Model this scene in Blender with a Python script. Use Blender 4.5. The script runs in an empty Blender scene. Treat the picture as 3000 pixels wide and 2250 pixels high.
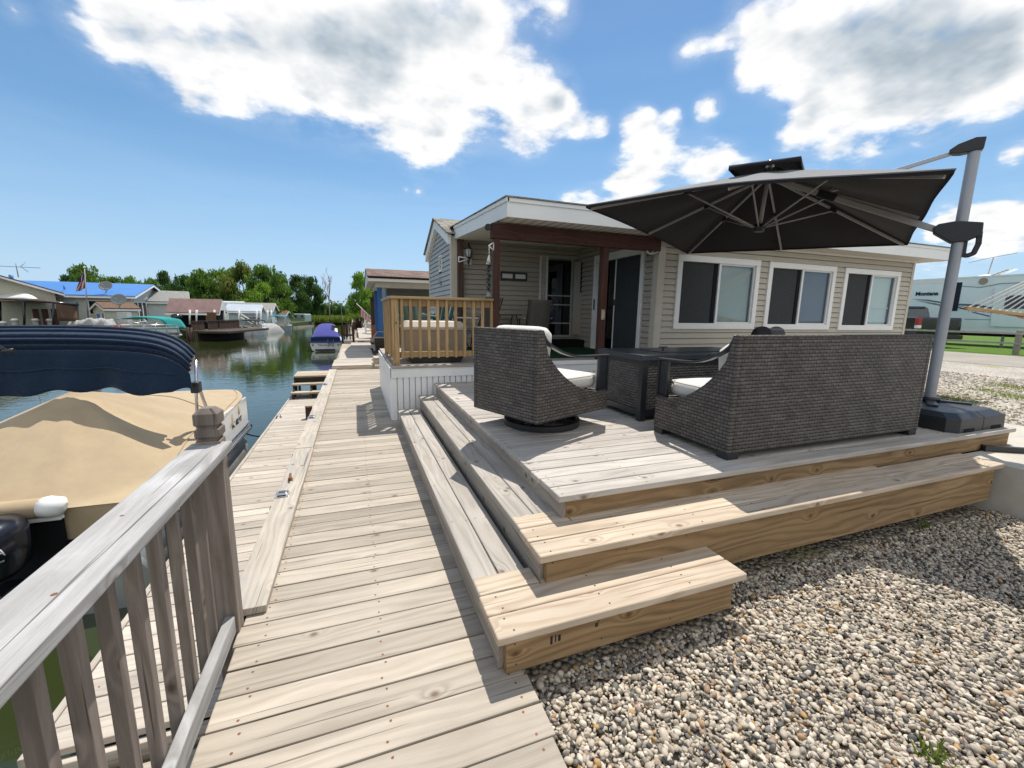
import bpy, math, random
import numpy as np
from mathutils import Vector, Matrix
random.seed(7)
RNG = np.random.default_rng(7)
sc = bpy.context.scene
C = sc.collection

# ------------------------------------------------------------------ camera
YAW, PITCH, ROLL, FPX, H = math.radians(20.3708), math.radians(-9.5256), math.radians(0.8730), 1235.4, 1.5
_f = Vector((math.sin(YAW)*math.cos(PITCH), math.cos(YAW)*math.cos(PITCH), math.sin(PITCH)))
_r = _f.cross(Vector((0, 0, 1))).normalized()
_u = _r.cross(_f)
_r, _u = math.cos(ROLL)*_r + math.sin(ROLL)*_u, -math.sin(ROLL)*_r + math.cos(ROLL)*_u
cam = bpy.data.cameras.new('camera')
cam.sensor_width = 36; cam.lens = 36*FPX/3000; cam.clip_start = 0.05; cam.clip_end = 3000
cob = bpy.data.objects.new('camera', cam); C.objects.link(cob)
cob.matrix_world = Matrix(((_r.x, _u.x, -_f.x, 0), (_r.y, _u.y, -_f.y, 0), (_r.z, _u.z, -_f.z, H), (0, 0, 0, 1)))
sc.camera = cob

# surveying helpers: the photograph measured with the calibrated camera, used to get real coordinates
FX, FY = math.sin(YAW), math.cos(YAW)
def ray(x, y):
    return (_r*((x-1500)/FPX) - _u*((y-1125)/FPX) + _f)
def onz(x, y, z):
    d = ray(x, y); t = (z-H)/d.z
    return Vector((d.x*t, d.y*t, z))
def ony(x, y, Y):
    d = ray(x, y); t = Y/d.y
    return Vector((d.x*t, Y, H+d.z*t))
def onx(x, y, X):
    d = ray(x, y); t = X/d.x
    return Vector((X, d.y*t, H+d.z*t))
def dep(x, y, D):                                   # point at horizontal depth D along the view heading
    d = ray(x, y); t = D/(d.x*FX+d.y*FY)
    return Vector((d.x*t, d.y*t, H+d.z*t))

# ------------------------------------------------------------------ light
SUN = Vector((0.28, 0.42, 1.0)).normalized()
ELEV = math.asin(SUN.z); AZ = math.atan2(SUN.x, SUN.y)
sl = bpy.data.lights.new('sun', 'SUN'); sl.energy = 4.3; sl.angle = math.radians(0.5); sl.color = (1.0, 0.94, 0.85)
so = bpy.data.objects.new('sun', sl); C.objects.link(so)
so.rotation_euler = SUN.to_track_quat('Z', 'Y').to_euler()
vs = sc.view_settings
vs.view_transform = 'Standard'; vs.look = 'None'; vs.exposure = 0.30; vs.gamma = 1; vs.use_curve_mapping = False
cy = sc.cycles
cy.max_bounces = 8; cy.diffuse_bounces = 3; cy.glossy_bounces = 4; cy.transmission_bounces = 4; cy.transparent_max_bounces = 8
cy.caustics_reflective = False; cy.caustics_refractive = False
try:
    cy.use_denoising = True
except Exception: pass

# ------------------------------------------------------------------ node helper
class NB:
    def __init__(s, nt): s.nt = nt
    def __call__(s, typ, ins=None, out=0, **props):
        n = s.nt.nodes.new('ShaderNode'+typ)
        for k, v in props.items(): setattr(n, k, v)
        for k, v in (ins or {}).items():
            sk = n.inputs[k]
            if isinstance(v, bpy.types.NodeSocket): s.nt.links.new(v, sk)
            else: sk.default_value = v
        return n.outputs[out]
    def math(s, op, a, b=0.0, c=0.0, clamp=False):
        return s('Math', {0: a, 1: b, 2: c}, operation=op, use_clamp=clamp)
    def vmath(s, op, a, b=(0, 0, 0), out=0): return s('VectorMath', {0: a, 1: b}, out=out, operation=op)
    def mix(s, f, a, b, blend='MIX'):
        n = s.nt.nodes.new('ShaderNodeMix'); n.data_type = 'RGBA'; n.blend_type = blend
        for i, v in ((0, f), (6, a), (7, b)):
            if isinstance(v, bpy.types.NodeSocket): s.nt.links.new(v, n.inputs[i])
            else: n.inputs[i].default_value = v if i == 0 else (tuple(v)+(1,))[:4]
        return n.outputs[2]
    def ramp(s, f, stops, interp='LINEAR', out=0):
        n = s.nt.nodes.new('ShaderNodeValToRGB'); cr = n.color_ramp; cr.interpolation = interp
        while len(cr.elements) < len(stops): cr.elements.new(0.5)
        for e, (p, c) in zip(cr.elements, stops):
            e.position = p; e.color = (tuple(c)+(1,))[:4] if hasattr(c, '__len__') else (c, c, c, 1)
        s.nt.links.new(f, n.inputs[0]); return n.outputs[out]
    def sep(s, v):
        n = s.nt.nodes.new('ShaderNodeSeparateXYZ'); s.nt.links.new(v, n.inputs[0]); return n.outputs
    def comb(s, x, y, z=0.0): return s('CombineXYZ', {0: x, 1: y, 2: z})
    def noise(s, vec, scale=1.0, detail=3.0, rough=0.55, out=0, dist=0.0):
        return s('TexNoise', {'Vector': vec, 'Scale': scale, 'Detail': detail, 'Roughness': rough, 'Distortion': dist}, out=out)
    def bump(s, h, strength=0.3, dist=0.01):
        return s('Bump', {'Height': h, 'Strength': strength, 'Distance': dist})

# ------------------------------------------------------------------ world: Nishita sky with fair-weather cumulus
w = bpy.data.worlds.new('World'); sc.world = w; w.use_nodes = True
nt = w.node_tree; nt.nodes.clear(); nb = NB(nt)
sky = nb('TexSky', sky_type='NISHITA', sun_disc=False, sun_elevation=ELEV, sun_rotation=AZ, altitude=100.0,
         air_density=1.0, dust_density=0.5, ozone_density=1.6)
skyc = nb('HueSaturation', {'Hue': 0.495, 'Saturation': 1.34, 'Value': 0.96, 'Fac': 1.0, 'Color': sky})
dirv = nb('TexCoord', out=0)
dx, dy, dz = nb.sep(dirv)
zz = nb.math('ADD', nb.math('MAXIMUM', dz, 0.0), 0.22)
pl = nb.comb(nb.math('DIVIDE', dx, zz), nb.math('DIVIDE', dy, zz), 0.0)
off = (0.028, 0.042, 0.0)
fb = nb.noise(pl, 3.4, 9.0, 0.60)
big = nb.noise(pl, 1.5, 3.0, 0.5)
sm1 = nb.noise(pl, 3.4, 4.0, 0.60)
sm2 = nb.noise(nb.vmath('ADD', pl, off), 3.4, 4.0, 0.60)
# each cumulus of the sky as soft lobes around directions: (px, py, radius, amount)
LOBES = [(310, 20, 120, .9), (420, 90, 130, 1), (560, 130, 130, 1), (720, 110, 180, 1.1), (930, 120, 200, 1.2), (1120, 190, 170, 1.2), (1230, 50, 200, 1.3),
         (1400, 60, 110, 1), (1400, 230, 120, 1), (1540, 320, 100, 1.3), (1630, 300, 60, 1.1), (1290, 390, 100, 1.25), (1240, 430, 55, .7), (900, 270, 80, .8), (1060, 290, 90, .85), (690, 270, 60, .65),
         (545, 275, 40, .55), (40, 30, 40, .55), (1630, 20, 62, .85), (1650, 300, 40, .6), (330, 110, 60, .6),
         (2210, 60, 80, 1), (2330, 110, 130, 1.15), (2520, 120, 170, 1.35), (2720, 60, 230, 1.45), (2930, 110, 200, 1.3), (2600, 270, 110, 1), (2760, 270, 110, 1), (2900, 220, 100, .9),
         (2370, 270, 70, .75), (2330, 400, 48, .8), (2440, 435, 75, .95), (2550, 440, 50, .8), (2190, 210, 40, .65), (2380, 340, 50, .7),
         (1870, 500, 66, 1), (1925, 445, 56, 1), (2030, 490, 66, 1), (2090, 500, 50, .9), (2130, 460, 40, .85), (1810, 520, 40, .6), (2190, 500, 36, .7),
         (1700, 370, 34, .8), (1755, 368, 30, .75), (1860, 360, 40, .9), (1900, 345, 30, .7), (1970, 345, 26, .7), (2075, 315, 36, .8),
         (2010, 148, 42, .8), (2060, 140, 38, .75), (2110, 120, 34, .75), (1735, 590, 50, .75), (1830, 585, 50, .7), (1660, 595, 30, .5),
         (2790, 640, 50, .85), (2860, 640, 70, 1), (2950, 655, 80, 1), (2740, 690, 46, .8), (2975, 450, 34, .75), (2900, 720, 60, .6), (2720, 790, 60, .55), (2790, 760, 40, .5), (1225, 560, 15, .6), (1190, 556, 10, .5)]
den = None
for (px, py, rp, amp) in LOBES:
    d0 = ray(px, py).normalized()
    ra = 1.12*((ray(px+rp, py).normalized()-ray(px-rp, py).normalized()).length + (ray(px, py+rp).normalized()-ray(px, py-rp).normalized()).length)/4
    dd = nb.vmath('DISTANCE', dirv, tuple(d0), out=1)
    g = nb.math('MULTIPLY_ADD', dd, -1.0/(1.9*ra), 1.0, clamp=True)
    g2 = nb.math('MULTIPLY', g, g)
    den = nb.math('MULTIPLY', g2, amp*1.25) if den is None else nb.math('MULTIPLY_ADD', g2, amp*1.25, den)
for az, el, ra, amp in ((150, 30, .42, 1.2), (185, 22, .40, 1.2), (215, 35, .45, 1.3), (250, 25, .36, 1.1), (125, 40, .35, 1.0), (175, 55, .40, 1.2), (235, 60, .35, 1.0), (205, 14, .30, 1.0), (100, 18, .25, .9), (270, 12, .22, .8), (160, 10, .30, 1.0)):
    az, el = math.radians(az), math.radians(el)                # unseen clouds, added behind the camera to brighten the shaded house front
    dd = nb.vmath('DISTANCE', dirv, (math.sin(az)*math.cos(el), math.cos(az)*math.cos(el), math.sin(el)), out=1)
    g = nb.math('MULTIPLY_ADD', dd, -1.0/(1.9*ra), 1.0, clamp=True)
    den = nb.math('MULTIPLY_ADD', nb.math('MULTIPLY', g, g), amp*1.25, den)
den = nb.math('MINIMUM', den, 2.2)
lo = nb.math('MULTIPLY', nb.math('SUBTRACT', fb, 0.5), 4.6)
body = nb.math('ADD', nb.math('MULTIPLY', nb.math('MINIMUM', den, 1.25), 1.35), nb.math('MULTIPLY', nb.ramp(den, [(0.0, 0.0), (0.22, 1.0)]), nb.math('ADD', lo, nb.math('MULTIPLY', nb.math('SUBTRACT', big, 0.5), 0.8))))
cover = nb.ramp(nb.math('SUBTRACT', body, 0.40), [(0.0, 0.0), (0.22, 0.16), (0.50, 0.62), (0.85, 0.96), (1.0, 1.0)])
cover = nb.math('MAXIMUM', cover, nb.math('MULTIPLY', nb.ramp(den, [(0.05, 0.0), (0.6, 0.5)]), nb.ramp(fb, [(0.38, 0.0), (0.62, 0.75)])))
thick = nb.math('ADD', nb.math('SUBTRACT', den, 1.25), nb.math('MULTIPLY', nb.math('SUBTRACT', big, 0.5), 2.4))
relief = nb.math('MULTIPLY', nb.math('SUBTRACT', sm1, sm2), 0.9)
lum = nb.math('SUBTRACT', nb.math('ADD', 1.0, relief), nb.math('MULTIPLY', nb.ramp(thick, [(0.0, 0.0), (0.35, 0.30), (0.8, 0.85), (1.0, 1.0)]), 0.34))
lum = nb.math('MINIMUM', nb.math('MAXIMUM', lum, 0.56), 1.12)
ccol = nb.mix(nb.ramp(lum, [(0.5, 0.0), (0.95, 1.0)]), (0.70, 0.86, 1.0), (1.0, 1.0, 1.0))
ccol = nb.vmath('SCALE', ccol); nt.links.new(nb.math('MULTIPLY', lum, 8.4), ccol.node.inputs[3])
veil = nb.math('MULTIPLY', nb.ramp(dz, [(0.0, 0.95), (0.11, 0.72), (0.30, 0.30), (0.65, 0.04)]), nb.ramp(nb.noise(nb.comb(nb.math('MULTIPLY', dx, 2.0), dy, nb.math('MULTIPLY', dz, 14.0)), 1.6, 4.0, 0.55), [(0.3, 0.75), (0.7, 1.0)]))
skyv = nb.mix(veil, skyc, (3.9, 5.7, 8.0))
up = nb.math('GREATER_THAN', dz, 0.0)
col = nb.mix(nb.math('MULTIPLY', cover, up), skyv, ccol)
bg = nb('Background', {'Color': col, 'Strength': 0.1})
nt.links.new(bg, nt.nodes.new('ShaderNodeOutputWorld').inputs[0])

# ------------------------------------------------------------------ mesh builder
class MB:
    """collects shapes; build() links them as ONE mesh object with metric UVs and a per-face tint"""
    def __init__(s): s.v = []; s.f = []; s.uv = []; s.t = []; s.m = []; s.sm = []
    def face(s, idx, uv=None, tint=0.5, mi=0, smooth=False):
        s.f.append(tuple(idx))
        if uv is None:
            p = [Vector(s.v[i]) for i in idx]
            n = Vector((0, 0, 0))
            for i in range(len(p)): n += p[i].cross(p[(i+1) % len(p)])
            a = (abs(n.x), abs(n.y), abs(n.z)); k = a.index(max(a))
            uv = [(q.y, q.z) if k == 0 else (q.x, q.z) if k == 1 else (q.x, q.y) for q in p]
        s.uv.extend(uv); s.t.append(tint); s.m.append(mi); s.sm.append(smooth)
    def add(s, pts):
        b = len(s.v); s.v.extend(tuple(p) for p in pts); return b
    def obox(s, c, L, W, Hh, tint=None, mi=0, grain=True):
        """box: centre c, half-vectors L (length), W, Hh; the grain runs along L"""
        c, L, W, Hh = Vector(c), Vector(L), Vector(W), Vector(Hh)
        if L.cross(W).dot(Hh) < 0: W = -W
        if tint is None: tint = random.random()
        sg = [(-1, -1, -1), (1, -1, -1), (1, 1, -1), (-1, 1, -1), (-1, -1, 1), (1, -1, 1), (1, 1, 1), (-1, 1, 1)]
        b = s.add([c+L*i+W*j+Hh*k for i, j, k in sg])
        l, w_, h = L.length, W.length, Hh.length
        ou, ov = random.random()*40, random.random()*40
        def U(i, ax):
            q = sg[i]; cl, cw, ch = q[0]*l, q[1]*w_, q[2]*h
            if not grain: return None
            if ax == 2: return (ou+cl, ov+cw)
            if ax == 1: return (ou+cl, ov+ch+2.0)
            return (ou+cw*0.15, ov+ch+cw*3)
        for q, ax in (((0, 3, 2, 1), 2), ((4, 5, 6, 7), 2), ((0, 1, 5, 4), 1), ((2, 3, 7, 6), 1), ((1, 2, 6, 5), 0), ((3, 0, 4, 7), 0)):
            s.face([b+i for i in q], [U(i, ax) for i in q] if grain else None, tint, mi)
        return s
    def box(s, x0, x1, y0, y1, z0, z1, along=None, tint=None, mi=0):
        c = ((x0+x1)/2, (y0+y1)/2, (z0+z1)/2); X, Y, Z = Vector(((x1-x0)/2, 0, 0)), Vector((0, (y1-y0)/2, 0)), Vector((0, 0, (z1-z0)/2))
        if along == 'x': return s.obox(c, X, Y, Z, tint, mi)
        if along == 'y': return s.obox(c, Y, X, Z, tint, mi)
        if along == 'z': return s.obox(c, Z, X, Y, tint, mi)
        return s.obox(c, X, Y, Z, 0.5 if tint is None else tint, mi, grain=False)
    def beam(s, p0, p1, w_, h, up=(0, 0, 1), tint=None, mi=0):
        p0, p1, up = Vector(p0), Vector(p1), Vector(up)
        d = p1-p0; W = d.cross(up)
        if W.length < 1e-6: W = d.cross(Vector((1, 0, 0)))
        W.normalize(); U = W.cross(d).normalized()
        return s.obox((p0+p1)/2, d/2, W*w_/2, U*h/2, tint, mi)
    def tube(s, pts, r, n=8, cap=True, tint=0.5, mi=0, squash=None):
        pts = [Vector(p) for p in pts]; rs = r if hasattr(r, '__len__') else [r]*len(pts)
        rings = []; prev = None; acc = 0; us = []
        for i, p in enumerate(pts):
            t = (pts[min(i+1, len(pts)-1)]-pts[max(i-1, 0)]).normalized()
            if prev is None:
                a = Vector((0, 0, 1)) if abs(t.z) < 0.9 else Vector((1, 0, 0))
                x = t.cross(a).normalized()
            else: x = (prev - t*prev.dot(t)).normalized()
            prev = x; y = t.cross(x)
            if i: acc += (p-pts[i-1]).length
            us.append(acc)
            rings.append(s.add([p+(x*math.cos(2*math.pi*k/n)+y*math.sin(2*math.pi*k/n))*rs[i] for k in range(n)]))
        for i in range(len(pts)-1):
            for k in range(n):
                k2 = (k+1) % n; c = 2*math.pi*rs[i]/n
                s.face((rings[i]+k, rings[i]+k2, rings[i+1]+k2, rings[i+1]+k), [(us[i], k*c), (us[i], (k+1)*c), (us[i+1], (k+1)*c), (us[i+1], k*c)], tint, mi, True)
        if cap:
            s.face([rings[0]+k for k in range(n)][::-1], None, tint, mi); s.face([rings[-1]+k for k in range(n)], None, tint, mi)
        return s
    def prism(s, outline, ext, tint=0.5, mi=0, smooth=False):
        """outline: 3D points of a planar polygon; extruded by vector ext"""
        P = [Vector(p) for p in outline]; e = Vector(ext); n = len(P)
        nn = Vector((0, 0, 0))
        for i in range(n): nn += P[i].cross(P[(i+1) % n])
        if nn.dot(e) > 0: P = P[::-1]
        b = s.add(P); c = s.add([p+e for p in P])
        s.face(range(b, b+n), None, tint, mi); s.face([c+i for i in range(n)][::-1], None, tint, mi)
        for i in range(n):
            j = (i+1) % n; s.face((b+j, b+i, c+i, c+j), None, tint, mi, smooth)
        return s
    def quad(s, a, b, c, d, uv=None, tint=0.5, mi=0):
        i = s.add([a, b, c, d]); s.face((i, i+1, i+2, i+3), uv, tint, mi); return s
    def grid(s, fn, nu, nv, uvs=1.0, tint=0.5, mi=0, smooth=True, flip=False):
        b = s.add([fn(i/nu, j/nv) for j in range(nv+1) for i in range(nu+1)])
        for j in range(nv):
            for i in range(nu):
                q = [b+j*(nu+1)+i, b+j*(nu+1)+i+1, b+(j+1)*(nu+1)+i+1, b+(j+1)*(nu+1)+i]
                if flip: q = q[::-1]
                s.face(q, None, tint, mi, smooth)
        return s
    def lathe(s, prof, c=(0, 0, 0), n=20, tint=0.5, mi=0, sx=1.0, sy=1.0):
        c = Vector(c); rings = [s.add([c+Vector((r*sx*math.cos(2*math.pi*k/n), r*sy*math.sin(2*math.pi*k/n), z)) for k in range(n)]) for r, z in prof]
        for i in range(len(prof)-1):
            for k in range(n):
                k2 = (k+1) % n; s.face((rings[i]+k, rings[i]+k2, rings[i+1]+k2, rings[i+1]+k), None, tint, mi, True)
        s.face([rings[0]+k for k in range(n)][::-1], None, tint, mi); s.face([rings[-1]+k for k in range(n)], None, tint, mi)
        return s
    def ball(s, c, r, n=10, m=6, tint=0.5, mi=0):
        rx, ry, rz = r if hasattr(r, '__len__') else (r, r, r)
        return s.lathe([(max(math.sin(math.pi*i/m), 0.02), -math.cos(math.pi*i/m)*rz) for i in range(m+1)], c, n, tint, mi, rx, ry)
    def build(s, name, mats, parent=None, bevel=0.0, seg=2, solid=0.0, autos=False):
        me = bpy.data.meshes.new(name)
        me.from_pydata(s.v, [], s.f)
        for m_ in (mats if isinstance(mats, (list, tuple)) else [mats]): me.materials.append(m_)
        uvl = me.uv_layers.new(name='UVMap')
        uvl.data.foreach_set('uv', np.array(s.uv, dtype=np.float32).ravel())
        at = me.attributes.new('tint', 'FLOAT', 'FACE'); at.data.foreach_set('value', np.array(s.t, dtype=np.float32))
        me.polygons.foreach_set('material_index', np.array(s.m, dtype=np.int32))
        me.polygons.foreach_set('use_smooth', np.array([True]*len(s.sm) if autos else s.sm, dtype=bool))
        me.update()
        o = bpy.data.objects.new(name, me); C.objects.link(o)
        if parent is not None: o.parent = parent; o.matrix_parent_inverse = parent.matrix_basis.inverted()
        if solid:
            q = o.modifiers.new('solid', 'SOLIDIFY'); q.thickness = solid; q.offset = 0
        if bevel:
            q = o.modifiers.new('bevel', 'BEVEL'); q.width = bevel; q.segments = seg; q.limit_method = 'ANGLE'; q.angle_limit = math.radians(40); q.use_clamp_overlap = True
        if autos:
            try: me.set_sharp_from_angle(angle=math.radians(40))
            except Exception: pass
        return o

def tag(o, label=None, cat=None, group=None, kind=None):
    if label: o['label'] = label
    if cat: o['category'] = cat
    if group: o['group'] = group
    if kind: o['kind'] = kind
    return o
def thing(name, label, cat, loc=(0, 0, 0), rz=0.0, group=None):
    o = bpy.data.objects.new(name, None); C.objects.link(o)
    o.location = loc; o.rotation_euler = (0, 0, rz); o.empty_display_size = 0.1
    o.matrix_basis = Matrix.Translation(Vector(loc)) @ Matrix.Rotation(rz, 4, 'Z')
    return tag(o, label, cat, group)
def part(mb, name, mats, parent, **k):                # geometry given in the thing's own coordinates
    o = mb.build(name, mats, None, **k); o.parent = parent; return o
def kids(o): return [c for c in bpy.data.objects if c.parent == o]
def copy_tree(o, parent=None):
    c = o.copy(); C.objects.link(c); c.parent = parent
    for ch in list(kids(o)): copy_tree(ch, c)
    return c
def text_mesh(txt, size, mat, name, parent, M, extrude=0.002, bold=0.0):
    cu = bpy.data.curves.new(name, 'FONT'); cu.body = txt; cu.size = size; cu.extrude = extrude; cu.align_x = 'CENTER'; cu.align_y = 'CENTER'; cu.offset = bold
    t = bpy.data.objects.new(name, cu); C.objects.link(t)
    dg = bpy.context.evaluated_depsgraph_get(); me = bpy.data.meshes.new_from_object(t.evaluated_get(dg))
    bpy.data.objects.remove(t); me.materials.clear(); me.materials.append(mat); me.transform(M)
    o = bpy.data.objects.new(name, me); C.objects.link(o); o.parent = parent; o.matrix_parent_inverse = parent.matrix_basis.inverted()
    return o
# ------------------------------------------------------------------ materials (all procedural)
MATS = {}
def newmat(name):
    m = bpy.data.materials.new(name); m.use_nodes = True; m.node_tree.nodes.clear(); MATS[name] = m
    return m, NB(m.node_tree)
def finish(m, nb, color, rough=0.6, metal=0.0, spec=0.5, normal=None, **extra):
    ins = {'Base Color': color if isinstance(color, bpy.types.NodeSocket) else (tuple(color)+(1,))[:4], 'Roughness': rough, 'Metallic': metal, 'Specular IOR Level': spec}
    if normal is not None: ins['Normal'] = normal
    ins.update(extra)
    b = nb('BsdfPrincipled', ins)
    m.node_tree.links.new(b, m.node_tree.nodes.new('ShaderNodeOutputMaterial').inputs[0]); return m
def uvof(nb): return nb('UVMap', uv_map='UVMap')
def tintof(nb): return nb('Attribute', out=2, attribute_name='tint')

def plain(name, col, rough=0.6, metal=0.0, spec=0.5, var=0.12, scale=6.0, bump=0.0, tintamt=0.0, bscale=60.0, **ex):
    m, nb = newmat(name)
    p = nb('TexCoord', out=3)
    n = nb.noise(p, scale, 4.0, 0.6)
    f = nb.ramp(n, [(0.3, 1.0-var), (0.7, 1.0+var)])
    c = nb.mix(1.0, col, f, 'MULTIPLY')
    if tintamt:
        c = nb.mix(1.0, c, nb.ramp(tintof(nb), [(0.0, 1-tintamt), (1.0, 1+tintamt)]), 'MULTIPLY')
    nm = nb.bump(nb.noise(p, bscale, 3.0, 0.6), bump, 0.004) if bump else None
    r = nb.math('ADD', rough-0.05, nb.math('MULTIPLY', n, 0.1))
    return finish(m, nb, c, r, metal, spec, nm, **ex)

def wood(name, dark, mid, light, grain=1.0, tintamt=0.28, rough=0.78, knots=0.55, bump=0.35, fig=0.16, stain=None):
    m, nb = newmat(name)
    uv = uvof(nb); u, v, _ = nb.sep(uv); t = tintof(nb)
    off = nb.math('MULTIPLY', t, 37.0)
    kv = nb.comb(nb.math('MULTIPLY', u, 1.9), nb.math('MULTIPLY', v, 8.5), off)
    vor = nb.nt.nodes.new('ShaderNodeTexVoronoi'); vor.feature = 'F1'; vor.voronoi_dimensions = '2D'; vor.inputs['Scale'].default_value = 1.0
    nb.nt.links.new(nb.vmath('ADD', kv, nb.comb(off, off)), vor.inputs['Vector'])
    kc = nb.sep(vor.outputs['Color'])[0]
    dvec = nb.vmath('SUBTRACT', nb.vmath('ADD', kv, nb.comb(off, off)), vor.outputs['Position'])
    du, dv_, _z = nb.sep(dvec)
    kd = nb.vmath('LENGTH', nb.comb(nb.math('MULTIPLY', du, 0.30), nb.math('MULTIPLY', dv_, 1/8.5)), out=1)   # metres, drawn out along the grain
    kr = nb.vmath('LENGTH', nb.comb(nb.math('MULTIPLY', du, 1/2.6), nb.math('MULTIPLY', dv_, 1/8.5)), out=1)
    has = nb.math('GREATER_THAN', kc, 1.0-knots)
    kb = nb.math('MULTIPLY', nb.math('POWER', 2.718, nb.math('MULTIPLY', nb.math('MULTIPLY', kd, kd), -900.0)), has)
    low = nb.noise(nb.comb(nb.math('MULTIPLY', u, 0.9), nb.math('MULTIPLY', v, 5.0), off), 1.0, 2.0, 0.5)
    ph = nb.math('ADD', nb.math('ADD', nb.math('MULTIPLY', v, 58.0*grain), nb.math('MULTIPLY', low, 17.0)), nb.math('MULTIPLY', kb, 5.0))
    ring = nb.math('SINE', ph)
    g1 = nb.noise(nb.comb(nb.math('MULTIPLY', u, 1.6), nb.math('MULTIPLY', ph, 0.62), off), 1.0, 5.0, 0.65)
    fib = nb.noise(nb.comb(nb.math('MULTIPLY', u, 9.0), nb.math('MULTIPLY', v, 330.0), off), 1.0, 3.0, 0.7)
    val = nb.math('ADD', nb.math('ADD', nb.math('MULTIPLY', nb.math('POWER', nb.math('ABSOLUTE', ring), 3.0), fig), nb.math('MULTIPLY', g1, 0.56)), nb.math('MULTIPLY', fib, 0.32))
    c = nb.ramp(val, [(0.26, light), (0.50, mid), (0.92, dark)])
    blotch = nb.noise(nb.comb(nb.math('MULTIPLY', u, 1.3), nb.math('MULTIPLY', v, 3.0), off), 1.0, 3.0, 0.6)
    c = nb.mix(1.0, c, nb.ramp(blotch, [(0.25, 0.80), (0.75, 1.14)]), 'MULTIPLY')
    c = nb.mix(1.0, c, nb.ramp(t, [(0.0, 1-tintamt), (1.0, 1+tintamt*0.7)]), 'MULTIPLY')
    if stain:
        sn = nb.noise(nb.comb(nb.math('MULTIPLY', u, 2.3), nb.math('MULTIPLY', v, 9.0), nb.math('ADD', off, 9.0)), 1.0, 4.0, 0.6)
        c = nb.mix(nb.ramp(sn, [(0.52, 0.0), (0.68, 0.85)]), c, stain)
    kcol = (mid[0]*0.36, mid[1]*0.27, mid[2]*0.2)
    kmask = nb.math('MULTIPLY', nb.ramp(kr, [(0.007, 0.85), (0.014, 0.35), (0.024, 0.0)]), has)
    c = nb.mix(kmask, c, kcol)
    # fine drying checks along the grain
    ck = nb.noise(nb.comb(nb.math('MULTIPLY', u, 1.1), nb.math('MULTIPLY', v, 85.0), nb.math('ADD', off, 3.0)), 1.0, 2.0, 0.5)
    cm = nb.ramp(ck, [(0.665, 0.0), (0.70, 0.75)])
    c = nb.mix(cm, c, tuple(x*0.42 for x in dark))
    hgt = nb.math('SUBTRACT', nb.math('ADD', nb.math('MULTIPLY', val, -0.5), nb.math('MULTIPLY', fib, -0.25)), nb.math('MULTIPLY', cm, 0.7))
    return finish(m, nb, c, rough, 0.0, 0.25, nb.bump(hgt, bump, 0.004))

def wicker(name, c1, c2, bw=0.062, bh=0.0255):
    m, nb = newmat(name)
    uv = uvof(nb); u, v, _ = nb.sep(uv)
    wob = nb.noise(uv, 9.0, 2.0, 0.5, out=1)
    uvw = nb.vmath('ADD', uv, nb.vmath('MULTIPLY', nb.vmath('SUBTRACT', wob, (0.5, 0.5, 0.5)), (0.016, 0.006, 0)))
    br = nb.nt.nodes.new('ShaderNodeTexBrick'); br.offset = 0.5; br.squash = 1.0
    nb.nt.links.new(uvw, br.inputs['Vector'])
    for k, val in (('Color1', (0, 0, 0, 1)), ('Color2', (1, 1, 1, 1)), ('Mortar', (0.5, 0.5, 0.5, 1)), ('Scale', 1.0), ('Mortar Size', 0.0036), ('Mortar Smooth', 0.6), ('Bias', 0.0), ('Brick Width', bw), ('Row Height', bh)):
        br.inputs[k].default_value = val
    rnd = nb.sep(br.outputs['Color'])[0]; mort = br.outputs['Fac']
    uw, vw, _ = nb.sep(uvw)
    # each strand dives under its neighbours at both ends: rounded height along and across
    row = nb.math('FLOOR', nb.math('DIVIDE', vw, bh))
    sh = nb.math('MULTIPLY', nb.math('MODULO', nb.math('ABSOLUTE', row), 2.0), 0.5)
    fu = nb.math('FRACT', nb.math('ADD', nb.math('DIVIDE', uw, bw), sh))
    fv = nb.math('FRACT', nb.math('DIVIDE', vw, bh))
    hu = nb.math('SINE', nb.math('MULTIPLY', fu, math.pi)); hv = nb.math('SINE', nb.math('MULTIPLY', fv, math.pi))
    hgt = nb.math('MULTIPLY', nb.math('POWER', nb.math('MAXIMUM', hu, 0.001), 0.55), nb.math('POWER', nb.math('MAXIMUM', hv, 0.001), 0.4))
    fibre = nb.noise(nb.comb(nb.math('MULTIPLY', u, 20.0), nb.math('MULTIPLY', v, 700.0)), 1.0, 2.0, 0.6)
    c = nb.mix(rnd, c1, c2)
    c = nb.mix(1.0, c, nb.ramp(nb.noise(uv, 5.0, 3.0, 0.6), [(0.3, 0.75), (0.7, 1.25)]), 'MULTIPLY')
    c = nb.mix(1.0, c, nb.ramp(fibre, [(0.3, 0.8), (0.7, 1.2)]), 'MULTIPLY')
    c = nb.mix(mort, c, (0.020, 0.017, 0.015))
    return finish(m, nb, c, 0.55, 0.0, 0.4, nb.bump(hgt, 0.9, 0.012))

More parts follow.
